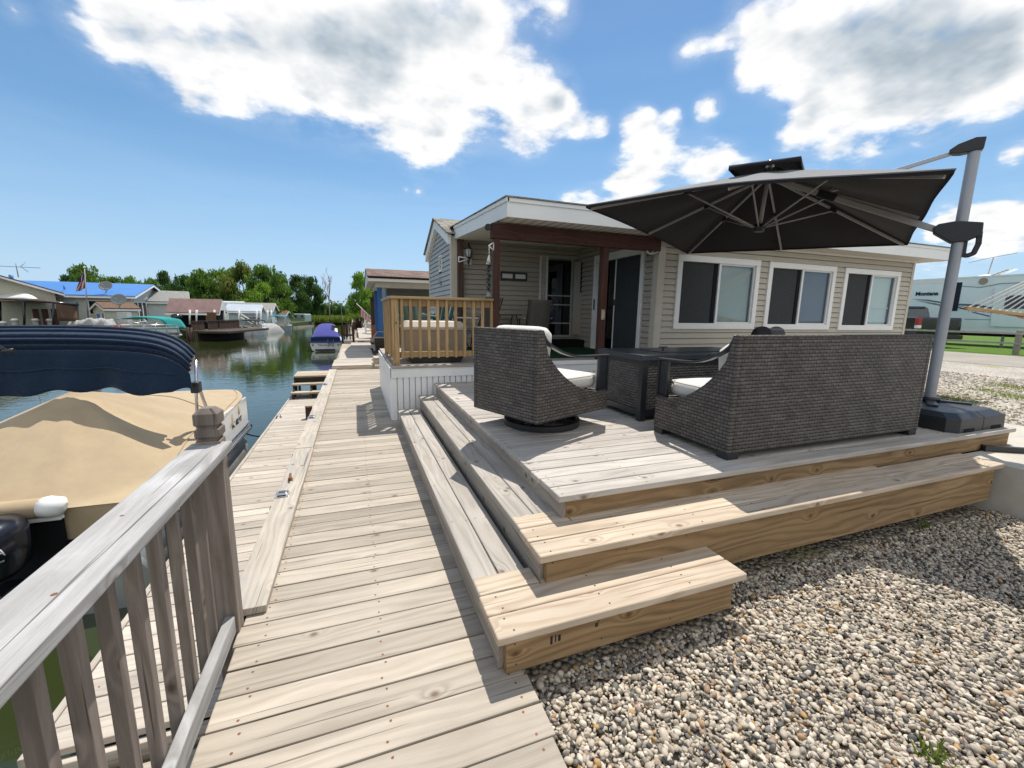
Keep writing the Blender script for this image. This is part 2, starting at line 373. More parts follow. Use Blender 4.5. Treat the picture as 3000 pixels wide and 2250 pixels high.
def fabric(name, col, rough=0.9, wrinkle=0.35, wscale=5.0, weave=900.0, trans=0.0):
    m, nb = newmat(name); p = nb('TexCoord', out=3)
    n = nb.noise(p, wscale, 4.0, 0.55); wv = nb.noise(p, weave, 1.0, 0.5)
    c = nb.mix(1.0, col, nb.ramp(nb.noise(p, wscale*1.7, 3.0, 0.6), [(0.3, 0.94), (0.7, 1.05)]), 'MULTIPLY')
    hgt = nb.math('ADD', nb.math('MULTIPLY', n, 1.0), nb.math('MULTIPLY', wv, 0.02))
    nm = nb.bump(hgt, wrinkle, 0.05)
    b = nb('BsdfPrincipled', {'Base Color': c, 'Roughness': rough, 'Specular IOR Level': 0.2, 'Normal': nm, 'Sheen Weight': 0.15})
    if trans:
        b = nb('MixShader', {0: trans, 1: b, 2: nb('BsdfTranslucent', {'Color': c, 'Normal': nm})})
    m.node_tree.links.new(b, m.node_tree.nodes.new('ShaderNodeOutputMaterial').inputs[0]); return m

W_WALK = wood('boardwalk wood', (0.245, 0.21, 0.17), (0.40, 0.352, 0.29), (0.475, 0.425, 0.355), tintamt=0.2, knots=0.22)
W_DOCK = wood('dock wood', (0.32, 0.28, 0.235), (0.48, 0.43, 0.37), (0.55, 0.50, 0.435), tintamt=0.16, knots=0.3)
W_TRIM = wood('edge board wood', (0.28, 0.245, 0.205), (0.46, 0.415, 0.35), (0.55, 0.50, 0.43), tintamt=0.1, knots=0.5, stain=(0.36, 0.34, 0.31))
W_STEP = wood('weathered step wood', (0.23, 0.207, 0.18), (0.40, 0.367, 0.325), (0.485, 0.45, 0.405), tintamt=0.15, knots=0.4)
W_DECK = wood('deck wood', (0.28, 0.255, 0.23), (0.46, 0.425, 0.385), (0.54, 0.505, 0.465), tintamt=0.12, knots=0.35)
W_NEW = wood('new pine', (0.34, 0.255, 0.17), (0.52, 0.43, 0.33), (0.59, 0.50, 0.40), tintamt=0.10, knots=0.4, bump=0.25, fig=0.24)
W_FACE = wood('riser pine', (0.10, 0.060, 0.029), (0.29, 0.19, 0.098), (0.39, 0.27, 0.15), grain=1.0, tintamt=0.1, knots=0.4, bump=0.25, fig=0.2)
W_RISE = wood('grey riser wood', (0.17, 0.145, 0.12), (0.34, 0.295, 0.245), (0.44, 0.385, 0.32), tintamt=0.12, knots=0.5)
W_RAIL = wood('silvered rail wood', (0.15, 0.145, 0.14), (0.37, 0.365, 0.36), (0.56, 0.56, 0.56), grain=0.8, tintamt=0.1, knots=0.35, bump=0.6)
W_BAL = wood('old baluster wood', (0.085, 0.070, 0.060), (0.20, 0.168, 0.145), (0.29, 0.25, 0.22), tintamt=0.25, knots=0.4, bump=0.5, stain=(0.14, 0.12, 0.10))
W_YEL = wood('treated pine railing', (0.25, 0.15, 0.065), (0.42, 0.285, 0.145), (0.52, 0.37, 0.205), tintamt=0.16, knots=0.4)
W_RED = wood('red brown beam', (0.028, 0.014, 0.011), (0.070, 0.032, 0.025), (0.105, 0.050, 0.038), tintamt=0.2, knots=0.3, bump=0.3)
W_POST = wood('dark brown post', (0.035, 0.020, 0.015), (0.085, 0.052, 0.040), (0.125, 0.080, 0.062), tintamt=0.2, knots=0.3)
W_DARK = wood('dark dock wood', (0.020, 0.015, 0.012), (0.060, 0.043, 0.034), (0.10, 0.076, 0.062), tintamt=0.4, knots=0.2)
W_STAIR = wood('stair wood', (0.26, 0.21, 0.155), (0.45, 0.375, 0.28), (0.56, 0.48, 0.375), tintamt=0.15)
WICK = wicker('grey brown wicker', (0.078, 0.069, 0.063), (0.128, 0.114, 0.104))
CUSH = fabric('cream cushion', (0.66, 0.64, 0.60), wrinkle=0.25, wscale=7)
CANV_SUN = fabric('sunlit grey canopy top', (0.20, 0.20, 0.205), wrinkle=0.12, wscale=3)  # canopy fabric with the sun's glare put into a lighter grey
CANV_SHADE = fabric('shaded charcoal canopy underside', (0.020, 0.018, 0.022), wrinkle=0.12, wscale=3)  # the same canopy fabric, underside shade put into a near-black colour
NAVY = fabric('navy canvas', (0.008, 0.025, 0.060), wrinkle=0.6, wscale=6, rough=0.7)
ROYAL = fabric('royal blue canvas', (0.050, 0.055, 0.260), wrinkle=0.4, wscale=3)
TAN = fabric('tan boat canvas', (0.44, 0.345, 0.225), wrinkle=0.22, wscale=3.0)
TEAL = fabric('teal canvas', (0.010, 0.26, 0.25), wrinkle=0.3)
GREYC = fabric('grey tarp', (0.36, 0.37, 0.36), wrinkle=0.8, wscale=5)
BLKC = fabric('black fabric cover', (0.022, 0.023, 0.027), wrinkle=0.5)
SLING = fabric('taupe sling', (0.16, 0.14, 0.125), wrinkle=0.1)
BLACKM = plain('black powder coat', (0.018, 0.020, 0.024), 0.38, 0.0, 0.5, 0.1, 20)
TABLEM = plain('charcoal tabletop metal', (0.050, 0.056, 0.066), 0.32, 0.3, 0.5, 0.1, 8)
BLKP = plain('black plastic', (0.020, 0.022, 0.026), 0.42, 0.0, 0.5, 0.15, 10, 0.15, bscale=300)
ALU = plain('grey aluminium', (0.40, 0.41, 0.44), 0.42, 0.75, 0.5, 0.06, 4)
ALUP = plain('umbrella mast grey', (0.34, 0.355, 0.39), 0.45, 0.35, 0.5, 0.06, 4)
RIBM = plain('umbrella rib grey', (0.40, 0.39, 0.40), 0.5, 0.0, 0.4, 0.05)
CHROME = plain('bright tube', (0.62, 0.63, 0.65), 0.25, 0.9, 0.5, 0.05)
WHITE = plain('white trim', (0.83, 0.83, 0.82), 0.45, 0.0, 0.4, 0.05, 2)
WHITEP = plain('white vinyl', (0.80, 0.81, 0.82), 0.4, 0.0, 0.4, 0.05, 3)
FASC = plain('white fascia', (0.78, 0.80, 0.80), 0.5, 0.0, 0.4, 0.04, 2)
SOFF = plain('soffit', (0.72, 0.70, 0.66), 0.6, 0, 0.3, 0.05, 3)
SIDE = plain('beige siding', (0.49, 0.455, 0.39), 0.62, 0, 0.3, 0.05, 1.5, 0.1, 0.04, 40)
SIDE_SHADE = plain('shaded porch siding', (0.40, 0.365, 0.31), 0.62, 0, 0.3, 0.06, 1.5, 0.1, 0.05, 40)  # the beige siding again, porch shade put into a darker colour
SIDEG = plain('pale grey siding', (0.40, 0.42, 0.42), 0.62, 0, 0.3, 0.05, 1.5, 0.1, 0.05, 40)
CORN = plain('corner trim', (0.54, 0.50, 0.43), 0.55, 0, 0.3, 0.04)
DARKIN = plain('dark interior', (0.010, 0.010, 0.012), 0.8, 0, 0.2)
SCREEN = plain('insect screen', (0.050, 0.055, 0.058), 0.75, 0, 0.15, 0.15, 30)
BLIND = plain('white blind', (0.62, 0.66, 0.64), 0.5, 0, 0.3, 0.03)
BLINDD = plain('dim blind', (0.30, 0.30, 0.36), 0.5, 0, 0.3, 0.03)
GREEN = plain('green turf carpet', (0.018, 0.060, 0.030), 0.95, 0, 0.1, 0.3, 60, 0.4, bscale=400)
PLGREEN = plain('green plastic', (0.085, 0.17, 0.165), 0.4, 0, 0.5, 0.08)
BOXB = plain('deck box beige', (0.34, 0.285, 0.225), 0.5, 0, 0.4, 0.08, 4, 0.1)
BOXL = plain('deck box lid', (0.58, 0.53, 0.45), 0.5, 0, 0.4, 0.05)
DOORC = plain('entry door', (0.33, 0.29, 0.25), 0.5, 0, 0.3, 0.05)
CONC = plain('concrete', (0.48, 0.455, 0.40), 0.85, 0, 0.2, 0.12, 5, 0.3, bscale=120)
BLUEP = plain('blue paint', (0.030, 0.125, 0.36), 0.5, 0, 0.4, 0.06)
HULLW = plain('white gelcoat', (0.66, 0.68, 0.68), 0.22, 0, 0.5, 0.05, 2)
HULLG = plain('grey pontoon', (0.42, 0.44, 0.44), 0.35, 0.5, 0.5, 0.15, 5)
ENGB = plain('engine black', (0.012, 0.014, 0.02), 0.2, 0, 0.6, 0.05)
RUST = plain('rusty screw', (0.21, 0.095, 0.045), 0.7, 0.3, 0.3, 0.3, 200)
ROPE = plain('rope', (0.42, 0.38, 0.30), 0.9, 0, 0.1, 0.2, 60)
ROPEB = plain('dark rope', (0.012, 0.014, 0.022), 0.8, 0, 0.2, 0.2, 60)
ROPEW = plain('white rope', (0.66, 0.64, 0.60), 0.8, 0, 0.2, 0.1, 60)
INK = plain('dark ink', (0.012, 0.016, 0.030), 0.5, 0, 0.3, 0.05)
INKW = plain('white lettering', (0.62, 0.63, 0.64), 0.4, 0, 0.4, 0.03)
GREYP = plain('grey paint', (0.22, 0.24, 0.24), 0.5, 0, 0.3, 0.08)
RVW = plain('camper fibreglass', (0.78, 0.86, 0.87), 0.3, 0, 0.5, 0.05, 0.7)
RVG = plain('camper stripe', (0.10, 0.13, 0.15), 0.35, 0, 0.5, 0.05)
TRUCK = plain('black truck paint', (0.010, 0.010, 0.012), 0.12, 0, 0.6, 0.02)
TYRE = plain('tyre rubber', (0.015, 0.015, 0.016), 0.85, 0, 0.2, 0.1)
REDL = plain('red lens', (0.38, 0.012, 0.012), 0.15, 0, 0.6, 0.05)
BROWNM = plain('brown panel', (0.105, 0.052, 0.040), 0.75, 0, 0.2, 0.12, 3, 0, 0.15)
BROWNF = plain('brown shade cloth', (0.150, 0.090, 0.062), 0.9, 0, 0.1, 0.1, 20)
BLUER = plain('blue metal roof', (0.075, 0.215, 0.52), 0.42, 0.0, 0.5, 0.05, 1)
GREYR = plain('grey shingles', (0.26, 0.26, 0.25), 0.85, 0, 0.2, 0.25, 8, 0.3)
REDR = plain('red metal roof', (0.27, 0.175, 0.16), 0.5, 0.0, 0.4, 0.15, 2)
BRNR = plain('brown shingles', (0.15, 0.095, 0.065), 0.85, 0, 0.2, 0.3, 8, 0.3)
PBLUE = plain('pale blue siding', (0.44, 0.53, 0.58), 0.6, 0, 0.3, 0.06)
PGREY = plain('grey clapboard', (0.52, 0.54, 0.51), 0.6, 0, 0.3, 0.06)
PWHITE = plain('white clapboard', (0.60, 0.66, 0.66), 0.6, 0, 0.3, 0.06)
PBEIGE = plain('beige clapboard', (0.53, 0.52, 0.41), 0.6, 0, 0.3, 0.06)
PTEAL = plain('pale teal trailer', (0.33, 0.44, 0.43), 0.5, 0, 0.3, 0.06)
WROOF = plain('white metal roof', (0.52, 0.58, 0.64), 0.4, 0.1, 0.4, 0.06, 1)
AWN = plain('white awning', (0.66, 0.67, 0.65), 0.45, 0, 0.4, 0.05)
FLAGR = plain('flag red', (0.36, 0.05, 0.055), 0.8, 0, 0.1)
FLAGW = plain('flag white', (0.62, 0.58, 0.58), 0.8, 0, 0.1)
FLAGB = plain('flag blue', (0.02, 0.03, 0.11), 0.8, 0, 0.1)
TERRA = plain('terracotta', (0.33, 0.12, 0.07), 0.8, 0, 0.2, 0.2)
OAKL = plain('dead oak leaf', (0.11, 0.042, 0.022), 0.7, 0, 0.2, 0.3, 60)
BARK = plain('bark', (0.085, 0.065, 0.05), 0.95, 0, 0.1, 0.3, 5, 0.6, bscale=20)
PILE = plain('weathered piling', (0.36, 0.34, 0.30), 0.85, 0, 0.2, 0.2, 4)

def stripes(name, c1, c2, freq, axis=0, width=0.5):
    m, nb = newmat(name); q = nb.sep(uvof(nb))[axis]
    f = nb.math('GREATER_THAN', nb.math('FRACT', nb.math('MULTIPLY', q, freq)), width)
    return finish(m, nb, nb.mix(f, c1, c2), 0.6, 0, 0.3)
SOFFV = stripes('vented soffit', (0.72, 0.68, 0.62), (0.50, 0.46, 0.41), 7.0, 0, 0.62)

def shingles(name, cols, bw=0.30, bh=0.14):
    m, nb = newmat(name); uv = uvof(nb)
    br = nb.nt.nodes.new('ShaderNodeTexBrick'); nb.nt.links.new(uv, br.inputs['Vector'])
    for k, val in (('Color1', (0, 0, 0, 1)), ('Color2', (1, 1, 1, 1)), ('Mortar', (0, 0, 0, 1)), ('Scale', 1.0), ('Mortar Size', 0.004), ('Brick Width', bw), ('Row Height', bh)):
        br.inputs[k].default_value = val
    r = nb.sep(br.outputs['Color'])[0]
    c = nb.ramp(r, [(i/(len(cols)-1), c_) for i, c_ in enumerate(cols)])
    c = nb.mix(1.0, c, nb.ramp(nb.noise(uv, 60.0, 2.0), [(0.3, 0.75), (0.7, 1.2)]), 'MULTIPLY')
    c = nb.mix(br.outputs['Fac'], c, (0.03, 0.025, 0.02))
    return finish(m, nb, c, 0.9, 0, 0.15)
SHR = shingles('reddish shingles', [(0.10, 0.072, 0.06), (0.185, 0.125, 0.105), (0.25, 0.18, 0.155)])
SHG = shingles('grey brown shingles', [(0.13, 0.12, 0.10), (0.25, 0.235, 0.20), (0.33, 0.31, 0.27)])

def glass(name, tint=(0.85, 0.92, 0.9), refl=1.0):
    m, nb = newmat(name)
    geo = nb.nt.nodes.new('ShaderNodeNewGeometry')
    cs = nb.math('ABSOLUTE', nb.vmath('DOT_PRODUCT', geo.outputs['Normal'], geo.outputs['Incoming'], out=1))
    f = nb.math('MULTIPLY_ADD', nb.math('POWER', nb.math('SUBTRACT', 1.0, cs), 4.0), 0.85, 0.07*refl, clamp=True)
    sh = nb('MixShader', {0: f, 1: nb('BsdfTransparent', {'Color': (*tint, 1)}), 2: nb('BsdfGlossy', {'Color': (0.92, 0.96, 1, 1), 'Roughness': 0.01})})
    m.node_tree.links.new(sh, m.node_tree.nodes.new('ShaderNodeOutputMaterial').inputs[0]); return m
GLASS = glass('window glass'); GLASSD = glass('dark window glass', (0.25, 0.28, 0.30))

def leaf(name, c1, c2, c3, trans=0.46):
    m, nb = newmat(name); t = tintof(nb)
    c = nb.ramp(t, [(0.0, c1), (0.5, c2), (1.0, c3)])
    sh = nb('MixShader', {0: trans, 1: nb('BsdfPrincipled', {'Base Color': c, 'Roughness': 0.55, 'Specular IOR Level': 0.25}), 2: nb('BsdfTranslucent', {'Color': nb.mix(1.0, c, (1.15, 1.25, 0.7), 'MULTIPLY')})})
    m.node_tree.links.new(sh, m.node_tree.nodes.new('ShaderNodeOutputMaterial').inputs[0]); return m
LEAF = leaf('maple leaves', (0.045, 0.098, 0.021), (0.098, 0.188, 0.036), (0.188, 0.277, 0.054))
LEAFD = leaf('dark leaves', (0.026, 0.061, 0.020), (0.051, 0.109, 0.032), (0.094, 0.167, 0.043))
LEAFR = leaf('leaves with reddish tips', (0.054, 0.101, 0.024), (0.121, 0.182, 0.038), (0.297, 0.203, 0.074))
LEAFL = leaf('light leaves', (0.072, 0.143, 0.026), (0.143, 0.260, 0.039), (0.247, 0.377, 0.058))
LEAFP = leaf('purple leaves', (0.03, 0.012, 0.016), (0.06, 0.024, 0.03), (0.10, 0.05, 0.06))
REED = leaf('reeds', (0.09, 0.13, 0.025), (0.16, 0.21, 0.045), (0.26, 0.29, 0.09))

# ground materials
m, nb = newmat('lake water')
p = nb('TexCoord', out=3); x_, y_, z_ = nb.sep(p)
w1 = nb.noise(nb.comb(nb.math('MULTIPLY', x_, 1.7), nb.math('MULTIPLY', y_, 2.6)), 1.0, 3.0, 0.6, dist=0.6)
w2 = nb.noise(nb.comb(nb.math('MULTIPLY', x_, 5.0), nb.math('MULTIPLY', y_, 9.0), 4.0), 1.0, 2.0, 0.5)
calm = nb.ramp(nb.noise(p, 0.11, 2.0, 0.5), [(0.35, 0.35), (0.65, 1.0)])
hgt = nb.math('MULTIPLY', nb.math('ADD', w1, nb.math('MULTIPLY', w2, 0.22)), calm)
WATER = finish(m, nb, nb.mix(nb.noise(p, 0.3, 2.0), (0.020, 0.030, 0.010), (0.034, 0.044, 0.014)), 0.02, 0.0, 0.55, nb.bump(hgt, 0.22, 0.035))

def stony(name, scale, cols, under, patch=None, bumpd=0.02, pscale=0.8):
    m, nb = newmat(name); p = nb('TexCoord', out=3)
    vor = nb.nt.nodes.new('ShaderNodeTexVoronoi'); vor.inputs['Scale'].default_value = scale
    nb.nt.links.new(nb.vmath('ADD', p, nb.vmath('MULTIPLY', nb.vmath('SUBTRACT', nb.noise(p, scale*0.6, 2.0, 0.5, out=1), (0.5, 0.5, 0.5)), (0.5/scale, 0.5/scale, 0))), vor.inputs['Vector'])
    r = nb.sep(vor.outputs['Color'])[0]
    c = nb.ramp(r, [(i/(len(cols)-1), c_) for i, c_ in enumerate(cols)])
    c = nb.mix(nb.ramp(vor.outputs['Distance'], [(0.45, 0.0), (0.8, 0.9)]), c, under)
    c = nb.mix(1.0, c, nb.ramp(nb.noise(p, 0.5, 4.0, 0.6), [(0.3, 0.85), (0.7, 1.12)]), 'MULTIPLY')
    if patch:
        c = nb.mix(nb.ramp(nb.noise(p, pscale, 5.0, 0.65), [(0.60, 0.0), (0.72, 0.8)]), c, patch)
    return finish(m, nb, c, 0.85, 0, 0.25, nb.bump(nb.math('MULTIPLY', vor.outputs['Distance'], -1.0), 0.9, bumpd))
STONE_COLS = [(a*1.0, b*.92, c*.8) for a, b, c in [(0.13, 0.135, 0.15), (0.40, 0.37, 0.33), (0.24, 0.23, 0.22), (0.52, 0.49, 0.43), (0.36, 0.30, 0.22), (0.62, 0.60, 0.56), (0.30, 0.285, 0.26)]]
GRAV = stony('gravel ground', 36.0, STONE_COLS, (0.05, 0.045, 0.04), (0.30, 0.28, 0.12))
LOT = stony('gravel lot', 22.0, [(0.30, 0.275, 0.235), (0.50, 0.46, 0.40), (0.40, 0.37, 0.32), (0.60, 0.56, 0.50)], (0.20, 0.18, 0.15), (0.27, 0.26, 0.08))
ROAD = plain('road', (0.31, 0.285, 0.25), 0.9, 0, 0.2, 0.12, 0.6, 0.2, bscale=50)
m, nb = newmat('lawn'); p = nb('TexCoord', out=3)
LAWN = finish(m, nb, nb.mix(nb.noise(p, 1.2, 5.0, 0.65), (0.060, 0.13, 0.015), (0.14, 0.235, 0.04)), 0.9, 0, 0.15, nb.bump(nb.noise(p, 60.0, 3.0, 0.7), 0.8, 0.05))
m, nb = newmat('earth'); p = nb('TexCoord', out=3)
EARTH = finish(m, nb, nb.mix(nb.noise(p, 0.8, 5.0, 0.65), (0.045, 0.075, 0.02), (0.10, 0.11, 0.045)), 0.95, 0, 0.1)
m, nb = newmat('pebble'); t = tintof(nb); p = nb('TexCoord', out=3)
pc = nb.ramp(t, [(0.0, (0.055, 0.060, 0.070)), (0.10, (0.15, 0.155, 0.16)), (0.20, (0.31, 0.29, 0.265)), (0.40, (0.46, 0.43, 0.385)), (0.56, (0.55, 0.515, 0.455)), (0.68, (0.38, 0.355, 0.32)), (0.80, (0.66, 0.64, 0.60)), (0.92, (0.60, 0.56, 0.49)), (0.95, (0.30, 0.21, 0.155)), (0.975, (0.44, 0.29, 0.12)), (1.0, (0.38, 0.29, 0.265))])
pc = nb.mix(1.0, pc, nb.ramp(nb.noise(p, 110.0, 3.0, 0.7), [(0.3, 0.82), (0.7, 1.12)]), 'MULTIPLY')
pc = nb.mix(1.0, pc, (0.96, 0.895, 0.80), 'MULTIPLY')
PEB = finish(m, nb, pc, 0.6, 0, 0.3)
# ------------------------------------------------------------------ setting: water, land, road
def sheet(name, pts, z, mat, thick=0.0):
    mb = MB()
    if thick: mb.prism([(x, y, z) for x, y in pts], (0, 0, -thick))
    else:
        b = mb.add([(x, y, z) for x, y in pts]); mb.face(range(b, b+len(pts)))
    return tag(mb.build(name, mat), kind='structure')
sheet('water', [(-500, -120), (40, -120), (40, 100), (-500, 100)], -1.0, WATER)
sheet('gravel_ground', [(-0.42, -60), (21.4, -60), (21.4, 86), (-0.42, 86)], -0.075, GRAV, 1.6)
sheet('gravel_lot', [(7.2, -40), (21.4, -40), (21.4, 70), (12.2, 70), (12.2, 4.5), (7.2, 4.5)], -0.071, LOT)
sheet('ground', [(21.4, -120), (900, -120), (900, 900), (-0.42, 900), (-0.42, 86), (21.4, 86)], -0.09, EARTH, 1.5)
sheet('road', [(21.3, -120), (27.6, -120), (28.1, 120), (21.3, 120)], -0.062, ROAD)
sheet('lawn', [(27.6, -120), (60, -120), (60, 120), (28.1, 120)], -0.058, LAWN)
sheet('far_bank', [(-9.0, 86.5), (-0.42, 86.5), (-0.42, 900), (-700, 900), (-700, 120)], -0.55, EARTH, 0.8)
bank = [onz(-900, 960, -1), onz(-400, 968, -1), onz(0, 974, -1), onz(330, 977, -1), onz(520, 984, -1), onz(566, 996, -1), onz(700, 982, -1), onz(800, 971, -1), onz(860, 960, -1), onz(905, 953.5, -1)]
sheet('left_bank', [(p.x, p.y) for p in bank] + [(-9.0, 95), (-40, 130), (-700, 300), (-700, -60)], -0.35, EARTH, 0.9)
sheet('concrete_slab', [(4.93, 1.44), (12.1, 1.44), (12.1, 1.98), (7.0, 1.98), (7.0, 2.7), (5.82, 2.7), (5.82, 1.965), (4.93, 1.965)], 0.335, CONC, 0.42)

# ------------------------------------------------------------------ boardwalk
def planks(mb, x0, x1, y0, y1, z, pitch=0.1397, gap=0.006, th=0.038, jit=0.004, screws=None, endj=0.008):
    y = y0; sc_pts = []
    while y < y1-0.03:
        a, b = x0+random.uniform(-endj, endj), x1+random.uniform(-endj, endj)
        yc = y+pitch/2; dz = random.uniform(-0.0015, 0.0015)
        mb.obox(((a+b)/2, yc, z-th/2+dz), ((b-a)/2, random.uniform(-jit, jit)*0.5, 0), (0, (min(pitch, y1-y)-gap)/2, 0), (0, 0, th/2))
        for sx in (screws or ()):
            for oy in (-0.042, 0.042): sc_pts.append((sx+random.uniform(-.012, .012), yc+oy+random.uniform(-.012, .012), z+dz))
        y += pitch
    return sc_pts
def screws(mb, pts, r=0.0055, mi=1):
    for p in pts:
        b = mb.add([(p[0]+r*math.cos(k*math.pi/3), p[1]+r*math.sin(k*math.pi/3), p[2]+0.0008) for k in range(6)])
        mb.face(range(b, b+6), None, 0.5, mi)
mb = MB()
s_ = planks(mb, -0.575, 0.613, 0.035, 11.62, 0.0, screws=(-0.46, 0.05, 0.545))
screws(mb, [q for q in s_ if q[1] < 7])
for yy in (-1.2,): s_ = planks(mb, -0.575, 0.613, yy, 0.035, 0.0)
walk = tag(mb.build('boardwalk', [W_WALK, RUST], bevel=0.006), kind='structure')
mb = MB()
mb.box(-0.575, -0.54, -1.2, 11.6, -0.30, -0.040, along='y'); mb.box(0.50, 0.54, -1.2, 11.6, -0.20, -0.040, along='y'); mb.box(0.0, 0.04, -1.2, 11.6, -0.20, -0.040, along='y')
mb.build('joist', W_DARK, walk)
mb = MB()
mb.box(-0.652, -0.478, 2.20, 4.845, 0.002, 0.041, along='y', tint=0.55); mb.box(-0.660, -0.484, 4.852, 8.1, 0.004, 0.043, along='y', tint=0.35); mb.box(-0.655, -0.482, 8.106, 11.45, 0.003, 0.042, along='y', tint=0.6)
mb.build('edge_board', W_TRIM, walk, bevel=0.005)
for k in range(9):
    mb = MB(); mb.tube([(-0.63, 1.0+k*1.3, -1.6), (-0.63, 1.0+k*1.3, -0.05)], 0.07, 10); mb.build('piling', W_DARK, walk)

# lower dock beside the boats
dock = thing('boat_dock', 'pale grey plank boat dock one step below the boardwalk beside the tan covered boat', 'dock', (-1.0, 6, -0.45))
mb = MB(); s_ = planks(mb, -1.42, -0.66, 2.17, 10.75, -0.45, endj=0.003); screws(mb, [(-1.33+random.uniform(-.01, .01), q*0.14+2.24, -0.45) for q in range(50)], 0.005)
mb.build('dock_boards', [W_DOCK, RUST], dock, bevel=0.006)
mb = MB(); s_ = planks(mb, -1.46, -0.66, -1.0, 2.13, -0.535, endj=0.003)
mb.build('dock_boards', [W_WALK], dock, bevel=0.006)
mb = MB(); mb.box(-1.46, -1.423, 2.17, 10.75, -0.62, -0.447, along='y'); mb.box(-1.42, -0.66, 2.132, 2.168, -0.66, -0.49, along='x')
mb.build('edge_board', W_DOCK, dock, bevel=0.004)
for y in (2.6, 5.4, 8.3):
    mb = MB(); mb.tube([(-1.36, y, -2), (-1.36, y, -0.5)], 0.07, 10); mb.build('piling', W_DARK, dock)
t = thing('piling_post', 'short brown post standing on the lower dock against the boardwalk edge', 'post', (-0.86, 8.3, -0.45))
mb = MB(); mb.box(-0.91, -0.80, 8.26, 8.36, -0.45, -0.235, along='z'); mb.build('post', W_POST, t, bevel=0.006)
mb = MB(); mb.box(-0.915, -0.795, 8.255, 8.365, -0.235, -0.205, along='x'); mb.build('cap', W_STAIR, t, bevel=0.008)

# stairs from the boardwalk down to the lower dock
t = thing('dock_stairs', 'three tread brown wooden stair from the boardwalk down to the lower dock', 'stairs', (-1.0, 10.6, -0.45))
mb = MB()
for i in range(6): mb.box(-1.385, -0.67, 10.72+i*0.14, 10.855+i*0.14, -0.04, -0.002, along='x')
mb.build('landing', W_STAIR, t, bevel=0.006)
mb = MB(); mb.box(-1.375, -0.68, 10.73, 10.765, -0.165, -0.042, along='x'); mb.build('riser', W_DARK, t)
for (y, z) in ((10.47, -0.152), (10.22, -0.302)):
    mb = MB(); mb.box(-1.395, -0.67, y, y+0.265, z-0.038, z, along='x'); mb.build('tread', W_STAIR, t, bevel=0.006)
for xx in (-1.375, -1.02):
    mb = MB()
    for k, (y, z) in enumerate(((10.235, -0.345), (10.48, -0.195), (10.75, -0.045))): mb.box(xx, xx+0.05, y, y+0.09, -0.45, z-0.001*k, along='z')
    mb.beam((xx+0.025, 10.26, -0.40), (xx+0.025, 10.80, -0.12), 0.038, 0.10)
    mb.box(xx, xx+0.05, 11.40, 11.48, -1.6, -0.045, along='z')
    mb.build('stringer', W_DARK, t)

# neighbour's raised boardwalk
mb = MB(); planks(mb, -0.60, 0.42, 11.64, 13.1, 0.105, endj=0.004); planks(mb, -0.53, 0.50, 13.1, 17.4, 0.105, endj=0.03); planks(mb, -0.20, 0.62, 17.4, 20.2, 0.105)
planks(mb, -0.02, 1.6, 20.2, 22.0, 0.2); planks(mb, 0.15, 0.95, 22.0, 34.0, 0.21)
nwalk = tag(mb.build('raised_boardwalk', W_DOCK, bevel=0.006), kind='structure')
mb = MB(); mb.box(-0.605, 0.66, 11.60, 11.637, -0.03, 0.066, along='x'); mb.box(-0.57, 0.45, 11.7, 20, -0.10, 0.060, along='y'); mb.box(0.35, 1.6, 20.15, 20.19, 0.11, 0.20, along='x'); mb.build('riser', W_STAIR, nwalk, bevel=0.004)
t = thing('entry_step', 'low pale wooden box step between the raised boardwalk and the white porch skirting', 'step', (0.54, 12.1, 0.1))
mb = MB()
for i in range(4): mb.box(0.43, 0.68, 11.66+i*0.14, 11.795+i*0.14, 0.25, 0.285, along='x')
mb.build('tread', W_DOCK, t, bevel=0.005)
mb = MB(); mb.box(0.44, 0.67, 11.68, 11.71, 0.107, 0.25, along='x'); mb.box(0.43, 0.47, 11.71, 12.2, 0.107, 0.25, along='y'); mb.build('riser', W_STAIR, t)

# ------------------------------------------------------------------ patio deck with its wrap-around steps
DZ, UZ, LZ = 0.505, 0.36, 0.20
deck = thing('patio_deck', 'weathered wooden patio deck with two wrap-around steps and golden pine risers', 'deck', (3.3, 3.9, 0))
mb = MB(); DY0, DY1 = 1.955, 5.90
s_ = planks(mb, 1.018, 5.80, DY0, DY1, DZ, endj=0.003, jit=0.002, screws=(1.06, 1.62, 2.2, 2.8, 3.4)); screws(mb, [q for q in s_ if q[1] < 4], 0.005)
mb.build('deck_boards', [W_DECK, RUST], deck, bevel=0.007)
mb = MB(); mb.box(1.075, 5.76, 1.985, 2.022, 0.335, 0.466, along='x', tint=0.5); mb.build('front_riser', W_FACE, deck, bevel=0.003)
mb = MB(); mb.box(1.042, 1.078, 1.99, 5.90, 0.345, 0.466, along='y'); mb.build('side_riser', W_RISE, deck, bevel=0.003)
mb = MB(); mb.box(5.72, 5.757, 2.02, 5.9, 0.10, 0.466, along='y'); mb.build('end_riser', W_NEW, deck, bevel=0.003)
